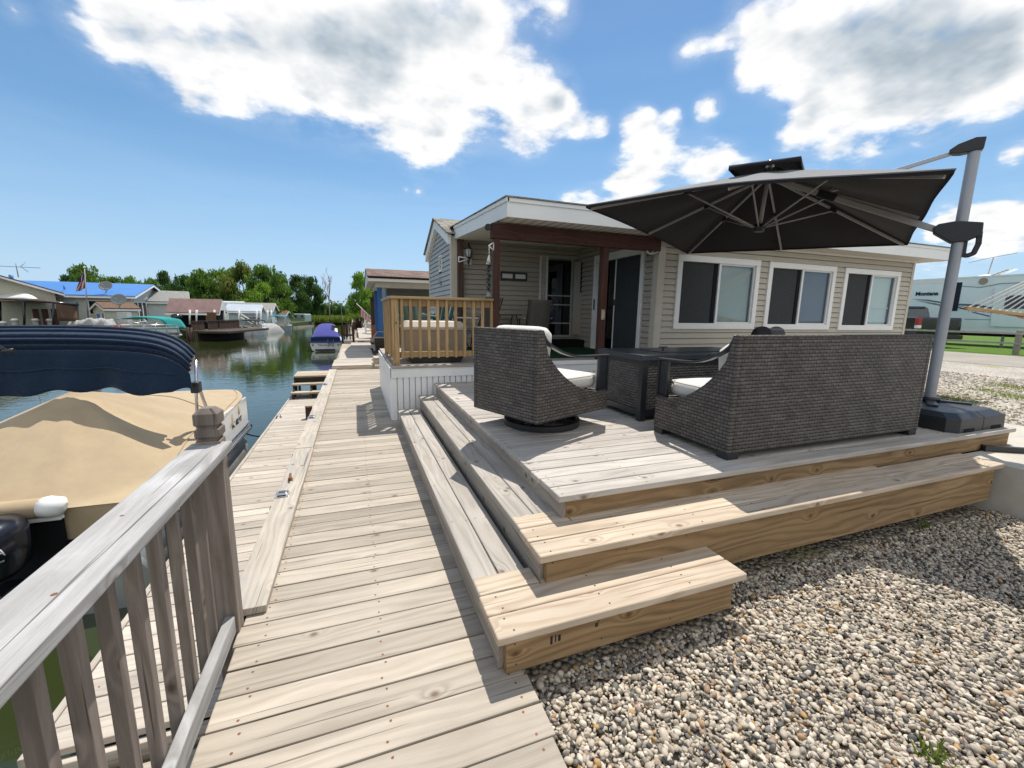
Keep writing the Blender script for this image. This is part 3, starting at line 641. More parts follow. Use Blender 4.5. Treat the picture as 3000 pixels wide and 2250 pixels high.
def step(z, xl, yf, xr, yb, riser_z0, xin, yin, sideback):
    """wrap-around step: side boards along Y, front boards along X"""
    side = MB(); w = 0.138
    for i in range(2):
        side.box(xl+i*(w+0.004), xl+i*(w+0.004)+w, yf+0.285, yb, z-0.038, z+0.001*i, along='y', tint=0.35+0.3*i)
    yy = yf+.4
    while yy < yb: screws(side, [(xl+o_+random.uniform(-.01, .01), yy+random.uniform(-.01, .01), z+.0015) for o_ in (.03, .11, .172, .25)], .0045); yy += .61
    o = side.build('step_tread', [W_STEP, RUST], deck, bevel=0.008)
    front = MB()
    for i in range(2):
        front.box(xl-0.004, xr, yf+i*(w+0.004), yf+i*(w+0.004)+w, z-0.037, z+0.002, along='x', tint=0.4+0.35*i)
    front.box(xl+0.002, xl+0.31, yf+0.284, yf+0.42, z-0.037, z+0.0025, along='x', tint=0.8)
    front.box(xl+0.315, min(xr, xl+3.0), yf+0.284, yf+0.42, z-0.037, z+0.0012, along='x', tint=0.3)
    xx = xl+.07
    while xx < xr: screws(front, [(xx+random.uniform(-.012, .012), yf+o_+random.uniform(-.008, .008), z+.0028) for o_ in (.032, .11, .172, .25)], .0045); xx += .47
    front.build('step_tread', [W_NEW, INK], deck, bevel=0.009, seg=3)
    r = MB(); r.box(xl+0.045, xr-0.06, yf+0.028, yf+0.064, riser_z0, z-0.038, along='x', tint=0.55)
    xx = xl+.085
    while xx < xr-.1:
        for zz in (riser_z0+.04, z-.065):
            p_ = (xx+random.uniform(-.012, .012), zz+random.uniform(-.006, .006)); i_ = r.add([(p_[0]+.0042*math.cos(k*1.047), yf+.0272, p_[1]+.0042*math.sin(k*1.047)) for k in range(6)]); r.face(range(i_, i_+6), None, .5, 1)
        xx += .41
    r.build('step_riser', [W_FACE, INK], deck, bevel=0.003)
    r = MB(); r.box(xl+0.022, xl+0.058, yf+0.066, yb, riser_z0, z-0.039, along='y', tint=0.5); r.build('step_riser', W_RISE, deck, bevel=0.003)
    r = MB(); r.box(xr-0.10, xr-0.062, yf+0.066, yf+0.5, riser_z0, z-0.040, along='y', tint=0.5); r.build('step_riser', W_FACE, deck, bevel=0.003)
step(UZ, 0.780, 1.668, 4.88, 5.84, 0.05, 1.04, 1.98, 5.9)
step(LZ, 0.488, 1.425, 1.835, 5.72, 0.0, 0.80, 1.70, 5.9)
mb = MB(); mb.box(1.1, 5.6, 2.1, 5.8, -0.06, 0.40); mb.build('frame', W_DARK, deck)
# rubber stamp marks left by the mill on the lowest riser
for (x, z, w_, h) in ((0.735, 0.105, 0.010, 0.040), (0.757, 0.108, 0.005, 0.034), (0.772, 0.106, 0.012, 0.030), (0.957, 0.120, 0.008, 0.020), (0.968, 0.122, 0.004, 0.024)):
    mb = MB(); mb.box(x, x+w_, 1.4515, 1.4528, z-h/2, z+h/2); mb.build('mill_stamp', INK, deck)

# ------------------------------------------------------------------ silvered handrail at the left
rl = thing('dock_railing', 'silver grey weathered handrail with square balusters and a notched post, nearest the camera', 'railing', (-0.6, 1.0, 0))
mb = MB(); mb.obox((-0.617, 0.60, 0.90), (0.004, 1.535, 0.002), (0.0765, 0, 0), (0, 0, 0.0195), tint=0.5); mb.build('top_rail', W_RAIL, rl, bevel=0.006, seg=3)
mb = MB(); mb.box(-0.622, -0.582, -0.93, 2.085, 0.012, 0.10, along='y', tint=0.6); mb.build('bottom_rail', W_RAIL, rl, bevel=0.006)
y = 2.005; k = 0
while y > -0.4:
    mb = MB(); a = random.uniform(-0.004, 0.004)
    mb.obox((-0.643+a, y+random.uniform(-.004, .004), 0.40), (0, 0, 0.478), (0.0175, random.uniform(-.0012, .0012), 0), (0, 0.0185, 0)); mb.build('baluster', W_BAL, rl, bevel=0.003); y -= 0.141; k += 1
mb = MB(); mb.box(-0.660, -0.572, 2.088, 2.178, -0.55, 0.935, along='z'); po = mb.build('post', W_BAL, rl, bevel=0.004)
mb = MB()
def sqloft(mb, cx, cy, prof, tint=0.5):
    rings = [mb.add([(cx-r, cy-r, z), (cx+r, cy-r, z), (cx+r, cy+r, z), (cx-r, cy+r, z)]) for r, z in prof]
    for a, b in zip(rings[:-1], rings[1:]):
        for k in range(4):
            k2 = (k+1) % 4
            zz = [mb.v[a][2], mb.v[b][2]]
            mb.face((a+k, a+k2, b+k2, b+k), [(zz[0], k*0.09), (zz[0], k*0.09+0.09), (zz[1], k*0.09+0.09), (zz[1], k*0.09)], tint)
    mb.face([rings[-1]+k for k in range(4)], None, tint); mb.face([rings[0]+k for k in range(4)][::-1], None, tint)
sqloft(mb, -0.616, 2.133, [(0.036, 0.934), (0.036, 0.945), (0.046, 0.955), (0.046, 0.985), (0.036, 0.993), (0.036, 1.000), (0.046, 1.008), (0.046, 1.055), (0.024, 1.078)])
mb.build('post_cap', W_BAL, po, bevel=0.002)
sm = MB(); screws(sm, [(-0.63, 0.63, 0.9198), (-0.60, 1.05, 0.9198), (-0.64, 1.42, 0.9198), (-0.60, 1.80, 0.9198)], 0.006, 0); sm.build('screw', RUST, rl)

# things on the boardwalk edge board
def deck_light(x, y, z, label):
    t = thing('deck_light', label, 'deck light', (x, y, z), 0.0, 'square lights on the edge board')
    mb = MB(); mb.prism([(-.05, -.045, 0), (.05, -.045, 0), (.05, .045, 0), (-.05, .045, 0)], (0, 0, .006)); sq = [(0.048, .006), (0.043, .022), (0.030, .030)]
    rings = [mb.add([(-r, -r*.9, z_), (r, -r*.9, z_), (r, r*.9, z_), (-r, r*.9, z_)]) for r, z_ in sq]
    for a, b in zip(rings[:-1], rings[1:]):
        for k in range(4): mb.face((a+k, a+(k+1) % 4, b+(k+1) % 4, b+k))
    mb.face([rings[-1]+k for k in range(4)])
    part(mb, 'housing', CHROME, t, bevel=0.002)
    mb = MB(); mb.box(-.024, .024, -.020, .020, .0302, .0325); part(mb, 'lens', GLASSD, t)
    for sy in (-1, 1):
        mb = MB(); mb.box(-.03, .03, sy*.0425-.002, sy*.0425+.002, .009, .019); part(mb, 'side_window', DARKIN, t)
deck_light(-0.602, 3.598, 0.041, 'square metal deck light on the edge board, nearest the handrail post')
deck_light(-0.613, 6.226, 0.043, 'square metal deck light in the middle of the edge board beside the lower dock')
deck_light(-0.608, 9.03, 0.042, 'square metal deck light at the far end of the edge board above the dock stairs')
def cleat(x, y, z, rz, label, mat, name='mooring_cleat'):
    t = thing(name, label, 'cleat', (x, y, z), rz)
    mb = MB(); mb.tube([(0, -.075, .030), (0, -.05, .036), (0, 0, .034), (0, .05, .036), (0, .075, .030)], [.006, .009, .011, .009, .006], 8); part(mb, 'horn', mat, t)
    mb = MB(); mb.box(-.018, .018, -.035, .035, 0, .006); mb.tube([(0, -.02, .0), (0, -.02, .034)], .009, 8); mb.tube([(0, .02, .0), (0, .02, .034)], .009, 8); part(mb, 'base', mat, t)
    return t
cleat(-0.585, 3.93, 0.041, 0.1, 'small rusty brown cleat on the edge board just past the nearest deck light', RUST)
cleat(-1.353, 8.55, -0.45, 0.3, 'pale metal cleat on the lower dock holding the dark mooring rope', CHROME)
mb = MB(); P0, P1 = Vector((-1.40, 8.50, -0.41)), Vector((-1.72, 7.45, -0.42))
mb.tube([P0.lerp(P1, i/10)+Vector((0, 0, -0.28*math.sin(math.pi*i/10)*(0.5+0.5*(1-i/10)))) for i in range(11)], 0.011, 7)
tag(mb.build('mooring_rope', ROPEB), 'dark rope sagging from the dock cleat to the tan covered boat', 'rope')
# ------------------------------------------------------------------ siding
def siding_y(mb, x0, x1, Y, z0, z1, course=0.102, holes=(), lap=0.022, sgn=-1):
    """lap siding on a wall of constant Y facing -Y (sgn=-1); holes: (xa, xb, za, zb)"""
    z = z0
    while z < z1-0.01:
        zt = min(z+course, z1); iv = [(x0, x1)]
        for xa, xb, za, zb in holes:
            if za < zt-0.02 and zb > z+0.02:
                nv = []
                for a, b in iv:
                    if xb <= a or xa >= b: nv.append((a, b)); continue
                    if a < xa: nv.append((a, xa))
                    if xb < b: nv.append((xb, b))
                iv = nv
        for a, b in iv:
            yb, ym = Y+sgn*lap, Y+sgn*lap*0.62
            g_ = 0.012; yi = Y-sgn*0.030
            i = mb.add([(a, yb, z), (b, yb, z), (b, ym, z+(zt-z)*0.52), (a, ym, z+(zt-z)*0.52), (b, Y+sgn*0.006, zt-g_), (a, Y+sgn*0.006, zt-g_), (a, yi, z), (b, yi, z), (b, yi, zt-g_), (a, yi, zt-g_), (b, yi, zt), (a, yi, zt)])
            mb.face((i, i+1, i+2, i+3)); mb.face((i+3, i+2, i+4, i+5)); mb.face((i+6, i+7, i+1, i)); mb.face((i+5, i+4, i+8, i+9)); mb.face((i+9, i+8, i+10, i+11))
            mb.face((i+6, i, i+3, i+5)); mb.face((i+1, i+7, i+4, i+2))
        z += course
def siding_x(mb, y0, y1, X, z0, z1, course=0.102, holes=(), lap=0.022, top=None):
    """lap siding on a wall of constant X facing -X; top(y) optionally limits the height (gable)"""
    z = z0
    while z < z1-0.01:
        zt = min(z+course, z1); iv = [(y0, y1)]
        for ya, yb, za, zb in holes:
            if za < zt-0.02 and zb > z+0.02:
                nv = []
                for a, b in iv:
                    if yb <= a or ya >= b: nv.append((a, b)); continue
                    if a < ya: nv.append((a, ya))
                    if yb < b: nv.append((yb, b))
                iv = nv
        for a, b in iv:
            if top is not None:
                ok = [a+(b-a)*i/200 for i in range(201) if top(a+(b-a)*i/200) > z+course*0.55]
                if not ok: continue
                a, b = ok[0], ok[-1]
            xb_, xm = X-lap, X-lap*0.62
            g_ = 0.012; xi = X+0.030
            i = mb.add([(xb_, b, z), (xb_, a, z), (xm, a, z+(zt-z)*0.52), (xm, b, z+(zt-z)*0.52), (X-0.006, a, zt-g_), (X-0.006, b, zt-g_), (xi, b, z), (xi, a, z), (xi, a, zt-g_), (xi, b, zt-g_), (xi, a, zt), (xi, b, zt)])
            mb.face((i, i+1, i+2, i+3)); mb.face((i+3, i+2, i+4, i+5)); mb.face((i+6, i+7, i+1, i)); mb.face((i+5, i+4, i+8, i+9)); mb.face((i+9, i+8, i+10, i+11))
        z += course

# ------------------------------------------------------------------ the park home
PZ = 0.765                                       # porch floor
house = thing('park_home', 'beige sided park home with covered corner porch and a row of three white sliding windows', 'house', (5, 8, 0))
SX, SY, TY, TX = 4.85, 6.04, 8.80, 1.92          # sunroom corner, trailer front wall, trailer gable face
WIN = [(5.225, 7.13, 1.270, 2.535), (7.36, 9.23, 1.262, 2.530), (9.50, 11.33, 1.252, 2.525)]
mb = MB(); siding_y(mb, SX+0.11, 11.72, SY, 0.70, 2.90, holes=[(a+.04, b-.04, c+.09, d-.09) for a, b, c, d in WIN])
mb.build('sunroom_wall', SIDE, house)
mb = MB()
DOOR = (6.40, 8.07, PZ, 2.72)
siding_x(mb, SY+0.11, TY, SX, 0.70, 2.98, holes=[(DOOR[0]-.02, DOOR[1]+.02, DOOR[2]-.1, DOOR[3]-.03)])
mb.build('sunroom_wall', SIDE_SHADE, house)
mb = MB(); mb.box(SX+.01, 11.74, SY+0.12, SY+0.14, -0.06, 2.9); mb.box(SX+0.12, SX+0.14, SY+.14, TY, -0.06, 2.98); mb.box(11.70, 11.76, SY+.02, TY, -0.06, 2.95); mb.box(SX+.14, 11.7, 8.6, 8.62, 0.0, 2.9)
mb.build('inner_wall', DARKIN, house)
mb = MB(); mb.prism([(SX-.03, SY-.03, .70), (SX+.11, SY-.03, .70), (SX+.11, SY+.03, .70), (SX+.03, SY+.03, .70), (SX+.03, SY+.11, .70), (SX-.03, SY+.11, .70)], (0, 0, 2.2)); mb.build('corner_trim', CORN, house, bevel=0.004)
mb = MB(); mb.box(11.72, 11.80, SY-0.028, SY+0.1, 0.0, 2.90); mb.build('corner_trim', CORN, house, bevel=0.004)
mb = MB(); mb.box(SX, 11.75, SY-0.012, SY, -0.06, 0.70); mb.build('skirting', SIDE, house)

def sliding_window(i, a, b, c, d):
    mb = MB(); f = 0.105; y0, y1 = SY-0.042, SY+0.03
    mb.box(a, b, y0, y1, d-f, d); mb.box(a, b, y0, y1, c, c+f); mb.box(a, a+f*0.95, y0, y1, c+f, d-f); mb.box(b-f*0.95, b, y0, y1, c+f, d-f)
    o = mb.build('window', WHITE, house, bevel=0.006)
    m_ = a+(b-a)*0.505
    mb = MB(); mb.box(m_-0.024, m_+0.024, SY-0.018, SY+0.028, c+f, d-f); q = 0.024
    for (xa, xb) in ((m_+0.024, b-f*0.95),):
        mb.box(xa, xb, SY-0.008, SY+0.026, d-f-q, d-f); mb.box(xa, xb, SY-0.008, SY+0.026, c+f, c+f+q); mb.box(xb-q, xb, SY-0.008, SY+0.026, c+f+q, d-f-q)
    mb.build('sash', WHITEP, o, bevel=0.003)
    mb = MB(); mb.box(a+f*0.95, m_-0.024, SY+0.020, SY+0.024, c+f, d-f); mb.build('insect_screen', SCREEN, o)
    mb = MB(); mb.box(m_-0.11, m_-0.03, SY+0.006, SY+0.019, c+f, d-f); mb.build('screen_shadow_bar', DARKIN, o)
    xa, xb, za, zb = m_+0.024, b-f*0.95-q, c+f+q, d-f-q; mb = MB(); mb.quad((xa, SY+.008, za), (xb, SY+.008, za), (xb, SY+.008, zb), (xa, SY+.008, zb)); mb.build('pane', GLASS, o)
    mb = MB()
    if i == 2:
        mb.box(m_+.03, b-.13, SY+0.07, SY+0.072, c+f, d-f); mb.box(m_+.03, b-.13, SY+0.05, SY+0.066, c+.47, c+.50)
    else:
        z = c+f; top = d-f
        while z < top:
            mb.obox(((m_+b)/2-0.03, SY+0.06, z), ((b-m_)/2-0.10, 0, 0), (0, 0.0085, 0.0095), (0, -0.0006, 0.0006), grain=False, tint=.5); z += 0.021
    mb.build('blind', BLIND if i != 1 else BLINDD, o)
for i, q in enumerate(WIN): sliding_window(i, *q)

# sliding patio door in the sunroom's porch side
y0, y1, z0, z1 = DOOR
mb = MB(); xf = SX-0.045
mb.box(xf, SX+.02, y0, y0+0.085, z0, z1); mb.box(xf, SX+.02, y1-0.085, y1, z0, z1); mb.box(xf, SX+.02, y0+0.085, y1-0.085, z1-0.15, z1); mb.box(xf+.01, SX+.02, y0+0.085, y1-0.085, z0, z0+0.05)
dr = mb.build('sliding_door', WHITE, house, bevel=0.005)
mb = MB(); mb.quad((SX+.006, y1-.085, z0+.05), (SX+.006, y0+.085, z0+.05), (SX+.006, y0+.085, z1-.15), (SX+.006, y1-.085, z1-.15)); mb.build('pane', GLASSD, dr)
mb = MB(); mb.box(xf+.01, xf+.03, 7.23, 7.275, z0+.05, z1-.15); mb.build('frame', WHITE, dr, bevel=0.003)
mb = MB(); mb.box(xf+.006, xf+.012, y0+.09, 7.225, z0+.05, z1-.16); mb.box(xf+.012, xf+.028, y0+.09, y0+.19, z0+.05, z1-.16); mb.box(xf+.012, xf+.028, 7.12, 7.22, z0+.05, z1-.16); mb.build('screen_panel', SCREEN, dr)
mb = MB(); mb.box(xf-.01, xf+.012, 7.235, 7.275, 1.68, 1.80); mb.build('handle', BLACKM, dr, bevel=0.004)
mb = MB(); mb.box(xf-.012, xf, 7.96, 8.0, 1.60, 1.82); mb.build('handle', BLACKM, dr, bevel=0.004)
mb = MB(); mb.box(xf+.004, xf+.026, 7.72, y1-.087, z0+.05, z1-.16); mb.build('frame', WHITEP, dr, bevel=0.004)

# trailer part behind the porch: gable wall to the canal and the shaded wall
GR, GE, YB = 3.575, 3.03, 11.52                  # ridge, eave heights, far corner
ym = 10.22
gtop = lambda y: GE+(GR-GE)*(1-abs(y-ym)/(ym-TY if y < ym else YB-ym))-0.10
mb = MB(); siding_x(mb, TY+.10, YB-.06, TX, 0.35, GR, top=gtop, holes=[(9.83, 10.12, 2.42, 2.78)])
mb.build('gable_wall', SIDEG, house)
mb = MB(); mb.prism([(TX+.045, TY+.045, -0.06), (TX+.045, YB, -0.06), (TX+.045, YB, GE), (TX+.045, ym, GR), (TX+.045, TY+.045, GE)], (7.5, 0, 0)); mb.build('trailer_body', SIDE_SHADE, house)
mb = MB(); mb.box(TX-.03, TX+.10, TY-.03, TY+.10, 0.3, GE); mb.build('corner_trim', CORN, house, bevel=0.004)
mb = MB(); mb.box(TX-.03, TX+.05, YB-.06, YB+.01, 0.3, GE-.02); mb.build('corner_trim', CORN, house, bevel=0.004)
mb = MB()
EW = [8.80, 10.22, 11.52]
def slope_board(mb, ya, za, yb, zb, x0, x1, h):
    mb.prism([(x0, ya, za), (x0, yb, zb), (x0, yb, zb-h), (x0, ya, za-h)], (x1-x0, 0, 0))
slope_board(mb, 8.74, GE+.02, ym, GR+.03, TX-.10, TX-.03, 0.20); slope_board(mb, ym, GR+.03, 11.62, GE-.03, TX-.10, TX-.03, 0.20)
slope_board(mb, 8.76, GE-.18, ym, GR-.17, TX-.03, TX-.016, 0.03); slope_board(mb, ym, GR-.17, 11.60, GE-.23, TX-.03, TX-.016, 0.03)
mb.build('gable_trim', FASC, house, bevel=0.004)
mb = MB(); slope_board(mb, 8.66, GE+.045, ym, GR+.065, TX-.14, 9.5, 0.03); slope_board(mb, ym, GR+.066, 11.70, GE-.02, TX-.14, 9.5, 0.03); mb.build('gable_roof', SHG, house)
mb = MB()
for a, b, c, d in ((9.83, 9.86, 2.42, 2.78), (10.09, 10.12, 2.42, 2.78), (9.86, 10.09, 2.42, 2.455), (9.86, 10.09, 2.745, 2.78)): mb.box(TX-.03, TX+.005, a, b, c, d)
o = mb.build('window', WHITE, house, bevel=0.003); mb = MB(); mb.quad((TX-.008, 10.09, 2.455), (TX-.008, 9.86, 2.455), (TX-.008, 9.86, 2.745), (TX-.008, 10.09, 2.745)); mb.build('pane', GLASSD, o)

# back wall of the porch with entry door
ED = [ony(1604, 761, TY), ony(1666, 981, TY)]; ex0, ex1, ez0, ez1 = ED[0].x, ED[1].x, ED[1].z, ED[0].z
mb = MB(); siding_y(mb, TX+0.10, SX-.02, TY, PZ, 2.98, holes=[(ex0, ex1, ez0-.02, ez1)]); mb.build('porch_wall', SIDE_SHADE, house)
mb = MB(); f = .045; Yd = TY-.03
mb.box(ex0-f, ex0, Yd, TY+.003, ez0-.03, ez1+f); mb.box(ex1, ex1+f, Yd, TY+.003, ez0-.03, ez1+f); mb.box(ex0-f-.02, ex1+f+.12, Yd-.01, TY+.003, ez1+f, ez1+f+.06); mb.box(ex0, ex1, Yd, TY+.003, ez0-.05, ez0)
ed = mb.build('screen_door', SIDEG, house, bevel=0.003)
mb = MB(); mb.quad((ex0, TY-.010, ez0), (ex1, TY-.010, ez0), (ex1, TY-.010, ez1), (ex0, TY-.010, ez1)); mb.build('pane', GLASSD, ed)
mb = MB(); mb.box(ex0+.002, ex1-.002, TY-.0035, TY+.0035, ez0, ez1); mb.build('screen', DARKIN, ed)
for k in (0.155, 0.405, 0.525):
    mb = MB(); mb.box(ex0, ex1, TY-.026, TY-.013, ez0+(ez1-ez0)*k*1.0, ez0+(ez1-ez0)*k+.025); mb.build('crossbar', SIDEG, ed)
# open door leaf, swung towards the sunroom wall
hx = ex1+.06; A = Vector((hx, TY-.04, 0)); u_ = Vector((0.53, -0.53, 0)).normalized(); Lw = 0.62; nrm = Vector((-u_.y, u_.x, 0))
mb = MB(); c0 = A+u_*Lw/2; mb.obox((c0.x, c0.y, (ez0+ez1)/2), u_*Lw/2, nrm*0.02, (0, 0, (ez1-ez0)/2-.01), grain=False, tint=.5); leaf_ = mb.build('entry_door', DOORC, house, bevel=0.006)
mb = MB(); c1 = A+u_*Lw*.5-nrm*.0; mb.obox((c1.x, c1.y, ez0+(ez1-ez0)*.78), u_*.15, nrm*0.024, (0, 0, .33), grain=False); mb.build('pane', DARKIN, leaf_)
mb = MB(); c1 = A+u_*Lw*.86; mb.obox((c1.x, c1.y, ez0+(ez1-ez0)*.43), u_*.02, nrm*0.05, (0, 0, .06), grain=False); mb.build('handle', WHITE, leaf_, bevel=.004)
s0, s1 = ony(1581, 749, TY), ony(1600, 893, TY)
mb = MB(); mb.box(s0.x, s0.x+.03, TY-.05, TY-.014, s1.z, s0.z); mb.box(s1.x-.03, s1.x, TY-.05, TY-.014, s1.z, s0.z)
z = s1.z
while z < s0.z: mb.obox(((s0.x+s1.x)/2, TY-.036, z), ((s1.x-s0.x)/2-.03, 0, 0), (0, .012, .010), (0, -.002, .003), grain=False, tint=.5); z += .036
mb.build('shutter', SOFF, house)
mb = MB(); mb.box(ex0-.05, ex1+.25, TY-.42, TY-.02, PZ+.003, ez0-.09); mb.build('door_step', DARKIN, house)

# porch floor, skirting, posts, beam, roof
mb = MB()
for i in range(21): mb.box(0.44, SX-.02, 5.90+i*.1397, 5.90+i*.1397+.134, PZ-.036, PZ, along='x')
mb.build('porch_floor', W_STEP, house, bevel=0.005)
mb = MB(); mb.box(1.95, SX-.03, 6.35, TY-.02, PZ+.001, PZ+.008); mb.build('turf_carpet', GREEN, house)
mb = MB(); mb.box(0.425, SX, 5.918, 5.936, 0.60, 0.728); mb.box(0.415, 0.433, 5.918, 8.8, 0.60, 0.728)
x = 0.436
while x < SX:
    mb.box(x, x+.068, 5.930, 5.962, -0.06, 0.602); mb.box(x+.066, x+.084, 5.962, 5.968, -0.06, 0.602); x += .082
y = 5.945
while y < 8.75:
    mb.box(0.425, 0.457, y, y+.068, -0.06, 0.602); mb.box(0.457, 0.463, y+.066, y+.084, -0.06, 0.602); y += .082
mb.build('skirting', WHITEP, house)
mb = MB(); mb.box(2.75, SX-.02, 5.895, 5.925, 0.715, PZ+.012); mb.build('nosing', WHITE, house, bevel=.004)
for (xa, xb, ya, yb, m_) in ((1.915, 2.0, 5.955, 6.045, W_RED), (3.705, 3.815, 5.955, 6.06, W_RED), (2.02, 2.13, 8.68, 8.775, W_POST)):
    mb = MB(); mb.box(xa, xb, ya, yb, PZ, 2.545 if ya < 8 else 2.98, along='z'); o = mb.build('post', W_POST if ya > 8 else m_, house, bevel=0.005)
    if 3 < xa < 4:
        q = MB(); q.box(xa+.02, xa+.085, ya-.004, ya-.0005, 1.42, 1.58); q.build('worn_patch', W_NEW, o)
mb = MB(); mb.box(1.875, 4.80, 5.945, 6.05, 2.547, 2.755, along='x', tint=.6); mb.build('porch_beam', W_RED, house, bevel=0.006)
RX0, RX1, RY0, RY1 = 1.965, 12.25, 5.58, 8.80
RZ0, RZ1 = 3.015, 3.215
mb = MB(); mb.box(RX0, RX1, RY0, RY0+.025, RZ0-.245, RZ0-.055)
mb.box(RX0, RX1, RY0-.018, RY0+.025, RZ0-.055, RZ0-.003)
mb.prism([(RX0, RY0+.025, RZ0-.245), (RX0, RY0+.025, RZ0-.055), (RX0, RY1, RZ1-.055), (RX0, RY1, RZ1-.245)], (.025, 0, 0))
mb.prism([(RX0-.018, RY0-.018, RZ0-.055), (RX0-.018, RY0-.018, RZ0-.003), (RX0-.018, RY1-.03, RZ1-.003), (RX0-.018, RY1-.03, RZ1-.055)], (.043, 0, 0))
mb.prism([(RX1, RY0, RZ0-.245), (RX1, RY0, RZ0-.003), (RX1, RY1, RZ1-.003), (RX1, RY1, RZ1-.245)], (.025, 0, 0))
mb.build('fascia', FASC, house, bevel=0.003)
mb = MB(); mb.prism([(RX0-.03, RY0-.035, RZ0), (RX0-.03, RY1+.3, RZ1+.02), (RX0-.03, RY1+.3, RZ1+.035), (RX0-.03, RY0-.035, RZ0+.017)], (RX1-RX0+.06, 0, 0)); mb.build('roof', SHG, house)
mb = MB(); b = mb.add([(RX0+.02, RY0+.02, RZ0-.243), (RX1, RY0+.02, RZ0-.243), (RX1, SY+.05, RZ0-.235), (RX0+.02, SY+.05, RZ0-.235)])
mb.face((b+3, b+2, b+1, b), [(RX0, SY), (RX1, SY), (RX1, RY0), (RX0, RY0)]); mb.build('soffit', SOFFV, house, solid=.004)
mb = MB(); b = mb.add([(RX0+.02, SY+.055, RZ0-.225), (SX, SY+.055, RZ0-.225), (SX, TY, RZ1-.25), (RX0+.02, TY, RZ1-.25)]); mb.face((b+3, b+2, b+1, b)); mb.build('porch_ceiling', SOFF, house, solid=.004)
mb = MB(); mb.box(SX+.03, 11.9, SY-.035, SY-.016, 2.735, 2.778); mb.build('frieze_board', SOFF, house)
for a_, b_ in (((12.0, 6.05), (12.0, 8.7)),):
    mb = MB(); mb.box(11.80, RX1, SY+.05, 8.7, 2.775, 2.785); mb.build('soffit', SOFF, house)

# house electrics: looped cable at the corner
t = MB()
def loop(mb, pts, r, n=6): 
    from mathutils.geometry import interpolate_bezier
    P = [Vector(p) for p in pts]; out = []
    for i in range(len(P)-1):
        a = P[max(i-1, 0)]; b = P[i]; c = P[i+1]; d = P[min(i+2, len(P)-1)]
        seg = interpolate_bezier(b, b+(c-a)/6, c-(d-b)/6, c, 8); out += seg[:-1]
    out.append(P[-1]); mb.tube(out, r, n)
cx = [(1890, 720), (1896, 735), (1905, 743), (1915, 735), (1922, 718), (1932, 712), (1938, 720), (1932, 733), (1918, 742), (1905, 744), (1893, 738)]
loop(t, [ony(a, b, 5.98-0.01*math.sin(i)) for i, (a, b) in enumerate(cx)], 0.008); t.build('cable', ROPEW, house)

# porch railing of treated pine
pr_ = thing('porch_railing', 'golden treated pine railing around the corner porch of the beige home', 'railing', (1.2, 6.0, PZ))
mb = MB(); mb.box(0.475, 0.565, 6.0, 6.09, PZ-.02, 1.668, along='z', tint=.8); mb.build('post', W_YEL, pr_, bevel=0.004)
mb = MB(); mb.box(0.475, 0.565, 7.66, 7.75, PZ-.02, 1.668, along='z'); mb.build('post', W_YEL, pr_, bevel=0.004)
mb = MB(); mb.box(0.455, 1.955, 5.975, 6.115, 1.670, 1.706, along='x', tint=.6); mb.build('top_rail', W_YEL, pr_, bevel=0.006)
mb = MB(); mb.box(0.44, 0.58, 6.117, 7.80, 1.671, 1.707, along='y', tint=.3); mb.build('top_rail', W_STEP, pr_, bevel=0.006)
mb = MB(); mb.box(0.566, 1.93, 6.045, 6.083, 1.575, 1.668, along='x', tint=.4); mb.box(0.566, 1.93, 6.045, 6.083, 0.865, 0.945, along='x', tint=.6)
mb.build('crosspiece', W_YEL, pr_, bevel=0.004)
mb = MB(); mb.box(0.500, 0.540, 6.09, 7.66, 1.575, 1.668, along='y'); mb.box(0.500, 0.540, 6.09, 7.66, 0.865, 0.945, along='y'); mb.build('crosspiece', W_YEL, pr_, bevel=0.004)
for i in range(11):
    px = 1175.5+6+i*26.0+(0 if i else 0); X = ony(1178+i*26.2, 950, 6.02).x
    mb = MB(); mb.obox((X, 6.024, 1.262), (random.uniform(-.004, .004), 0, 0.405), (0.0195, 0, 0), (0, 0.0195, 0)); mb.build('baluster', W_YEL, pr_, bevel=0.003)
for i in range(12):
    mb = MB(); mb.obox((0.479, 6.2+i*.124, 1.262), (0, 0, 0.405), (0.0195, 0, 0), (0, 0.0195, 0)); mb.build('baluster', W_YEL, pr_, bevel=0.003)

# ------------------------------------------------------------------ things on the porch
t = thing('storage_box', 'beige plastic storage box with a pale lid behind the pine porch railing', 'storage box', (1.05, 6.6, PZ))
x0, x1 = ony(1188, 1000, 6.32).x, ony(1362, 1000, 6.32).x
mb = MB(); sq = [((x0+.03), (x1-.03), 6.34, 6.84, PZ+.03), (x0, x1, 6.31, 6.87, 1.235)]
ra = [mb.add([(a, c, e), (b, c, e), (b, d, e), (a, d, e)]) for a, b, c, d, e in sq]
for k in range(4): mb.face((ra[0]+k, ra[0]+(k+1) % 4, ra[1]+(k+1) % 4, ra[1]+k))
mb.face([ra[0]+3-k for k in range(4)]); mb.build('bin', BOXB, t, bevel=0.01)
mb = MB(); sq = [(x0-.02, x1+.02, 6.29, 6.89, 1.237), (x0-.025, x1+.025, 6.285, 6.895, 1.275), (x0-.02, x1+.02, 6.29, 6.89, 1.285), (x0+.05, x1-.05, 6.36, 6.84, 1.365)]
ra = [mb.add([(a, c, e), (b, c, e), (b, d, e), (a, d, e)]) for a, b, c, d, e in sq]
for i in range(3):
    for k in range(4): mb.face((ra[i]+k, ra[i]+(k+1) % 4, ra[i+1]+(k+1) % 4, ra[i+1]+k))
mb.face([ra[3]+k for k in range(4)]); mb.face([ra[0]+3-k for k in range(4)]); mb.build('lid', BOXL, t, bevel=0.008)
t = thing('planter_tray', 'dark plastic tray on the porch floor under the pine railing', 'tray', (1.0, 6.2, PZ))
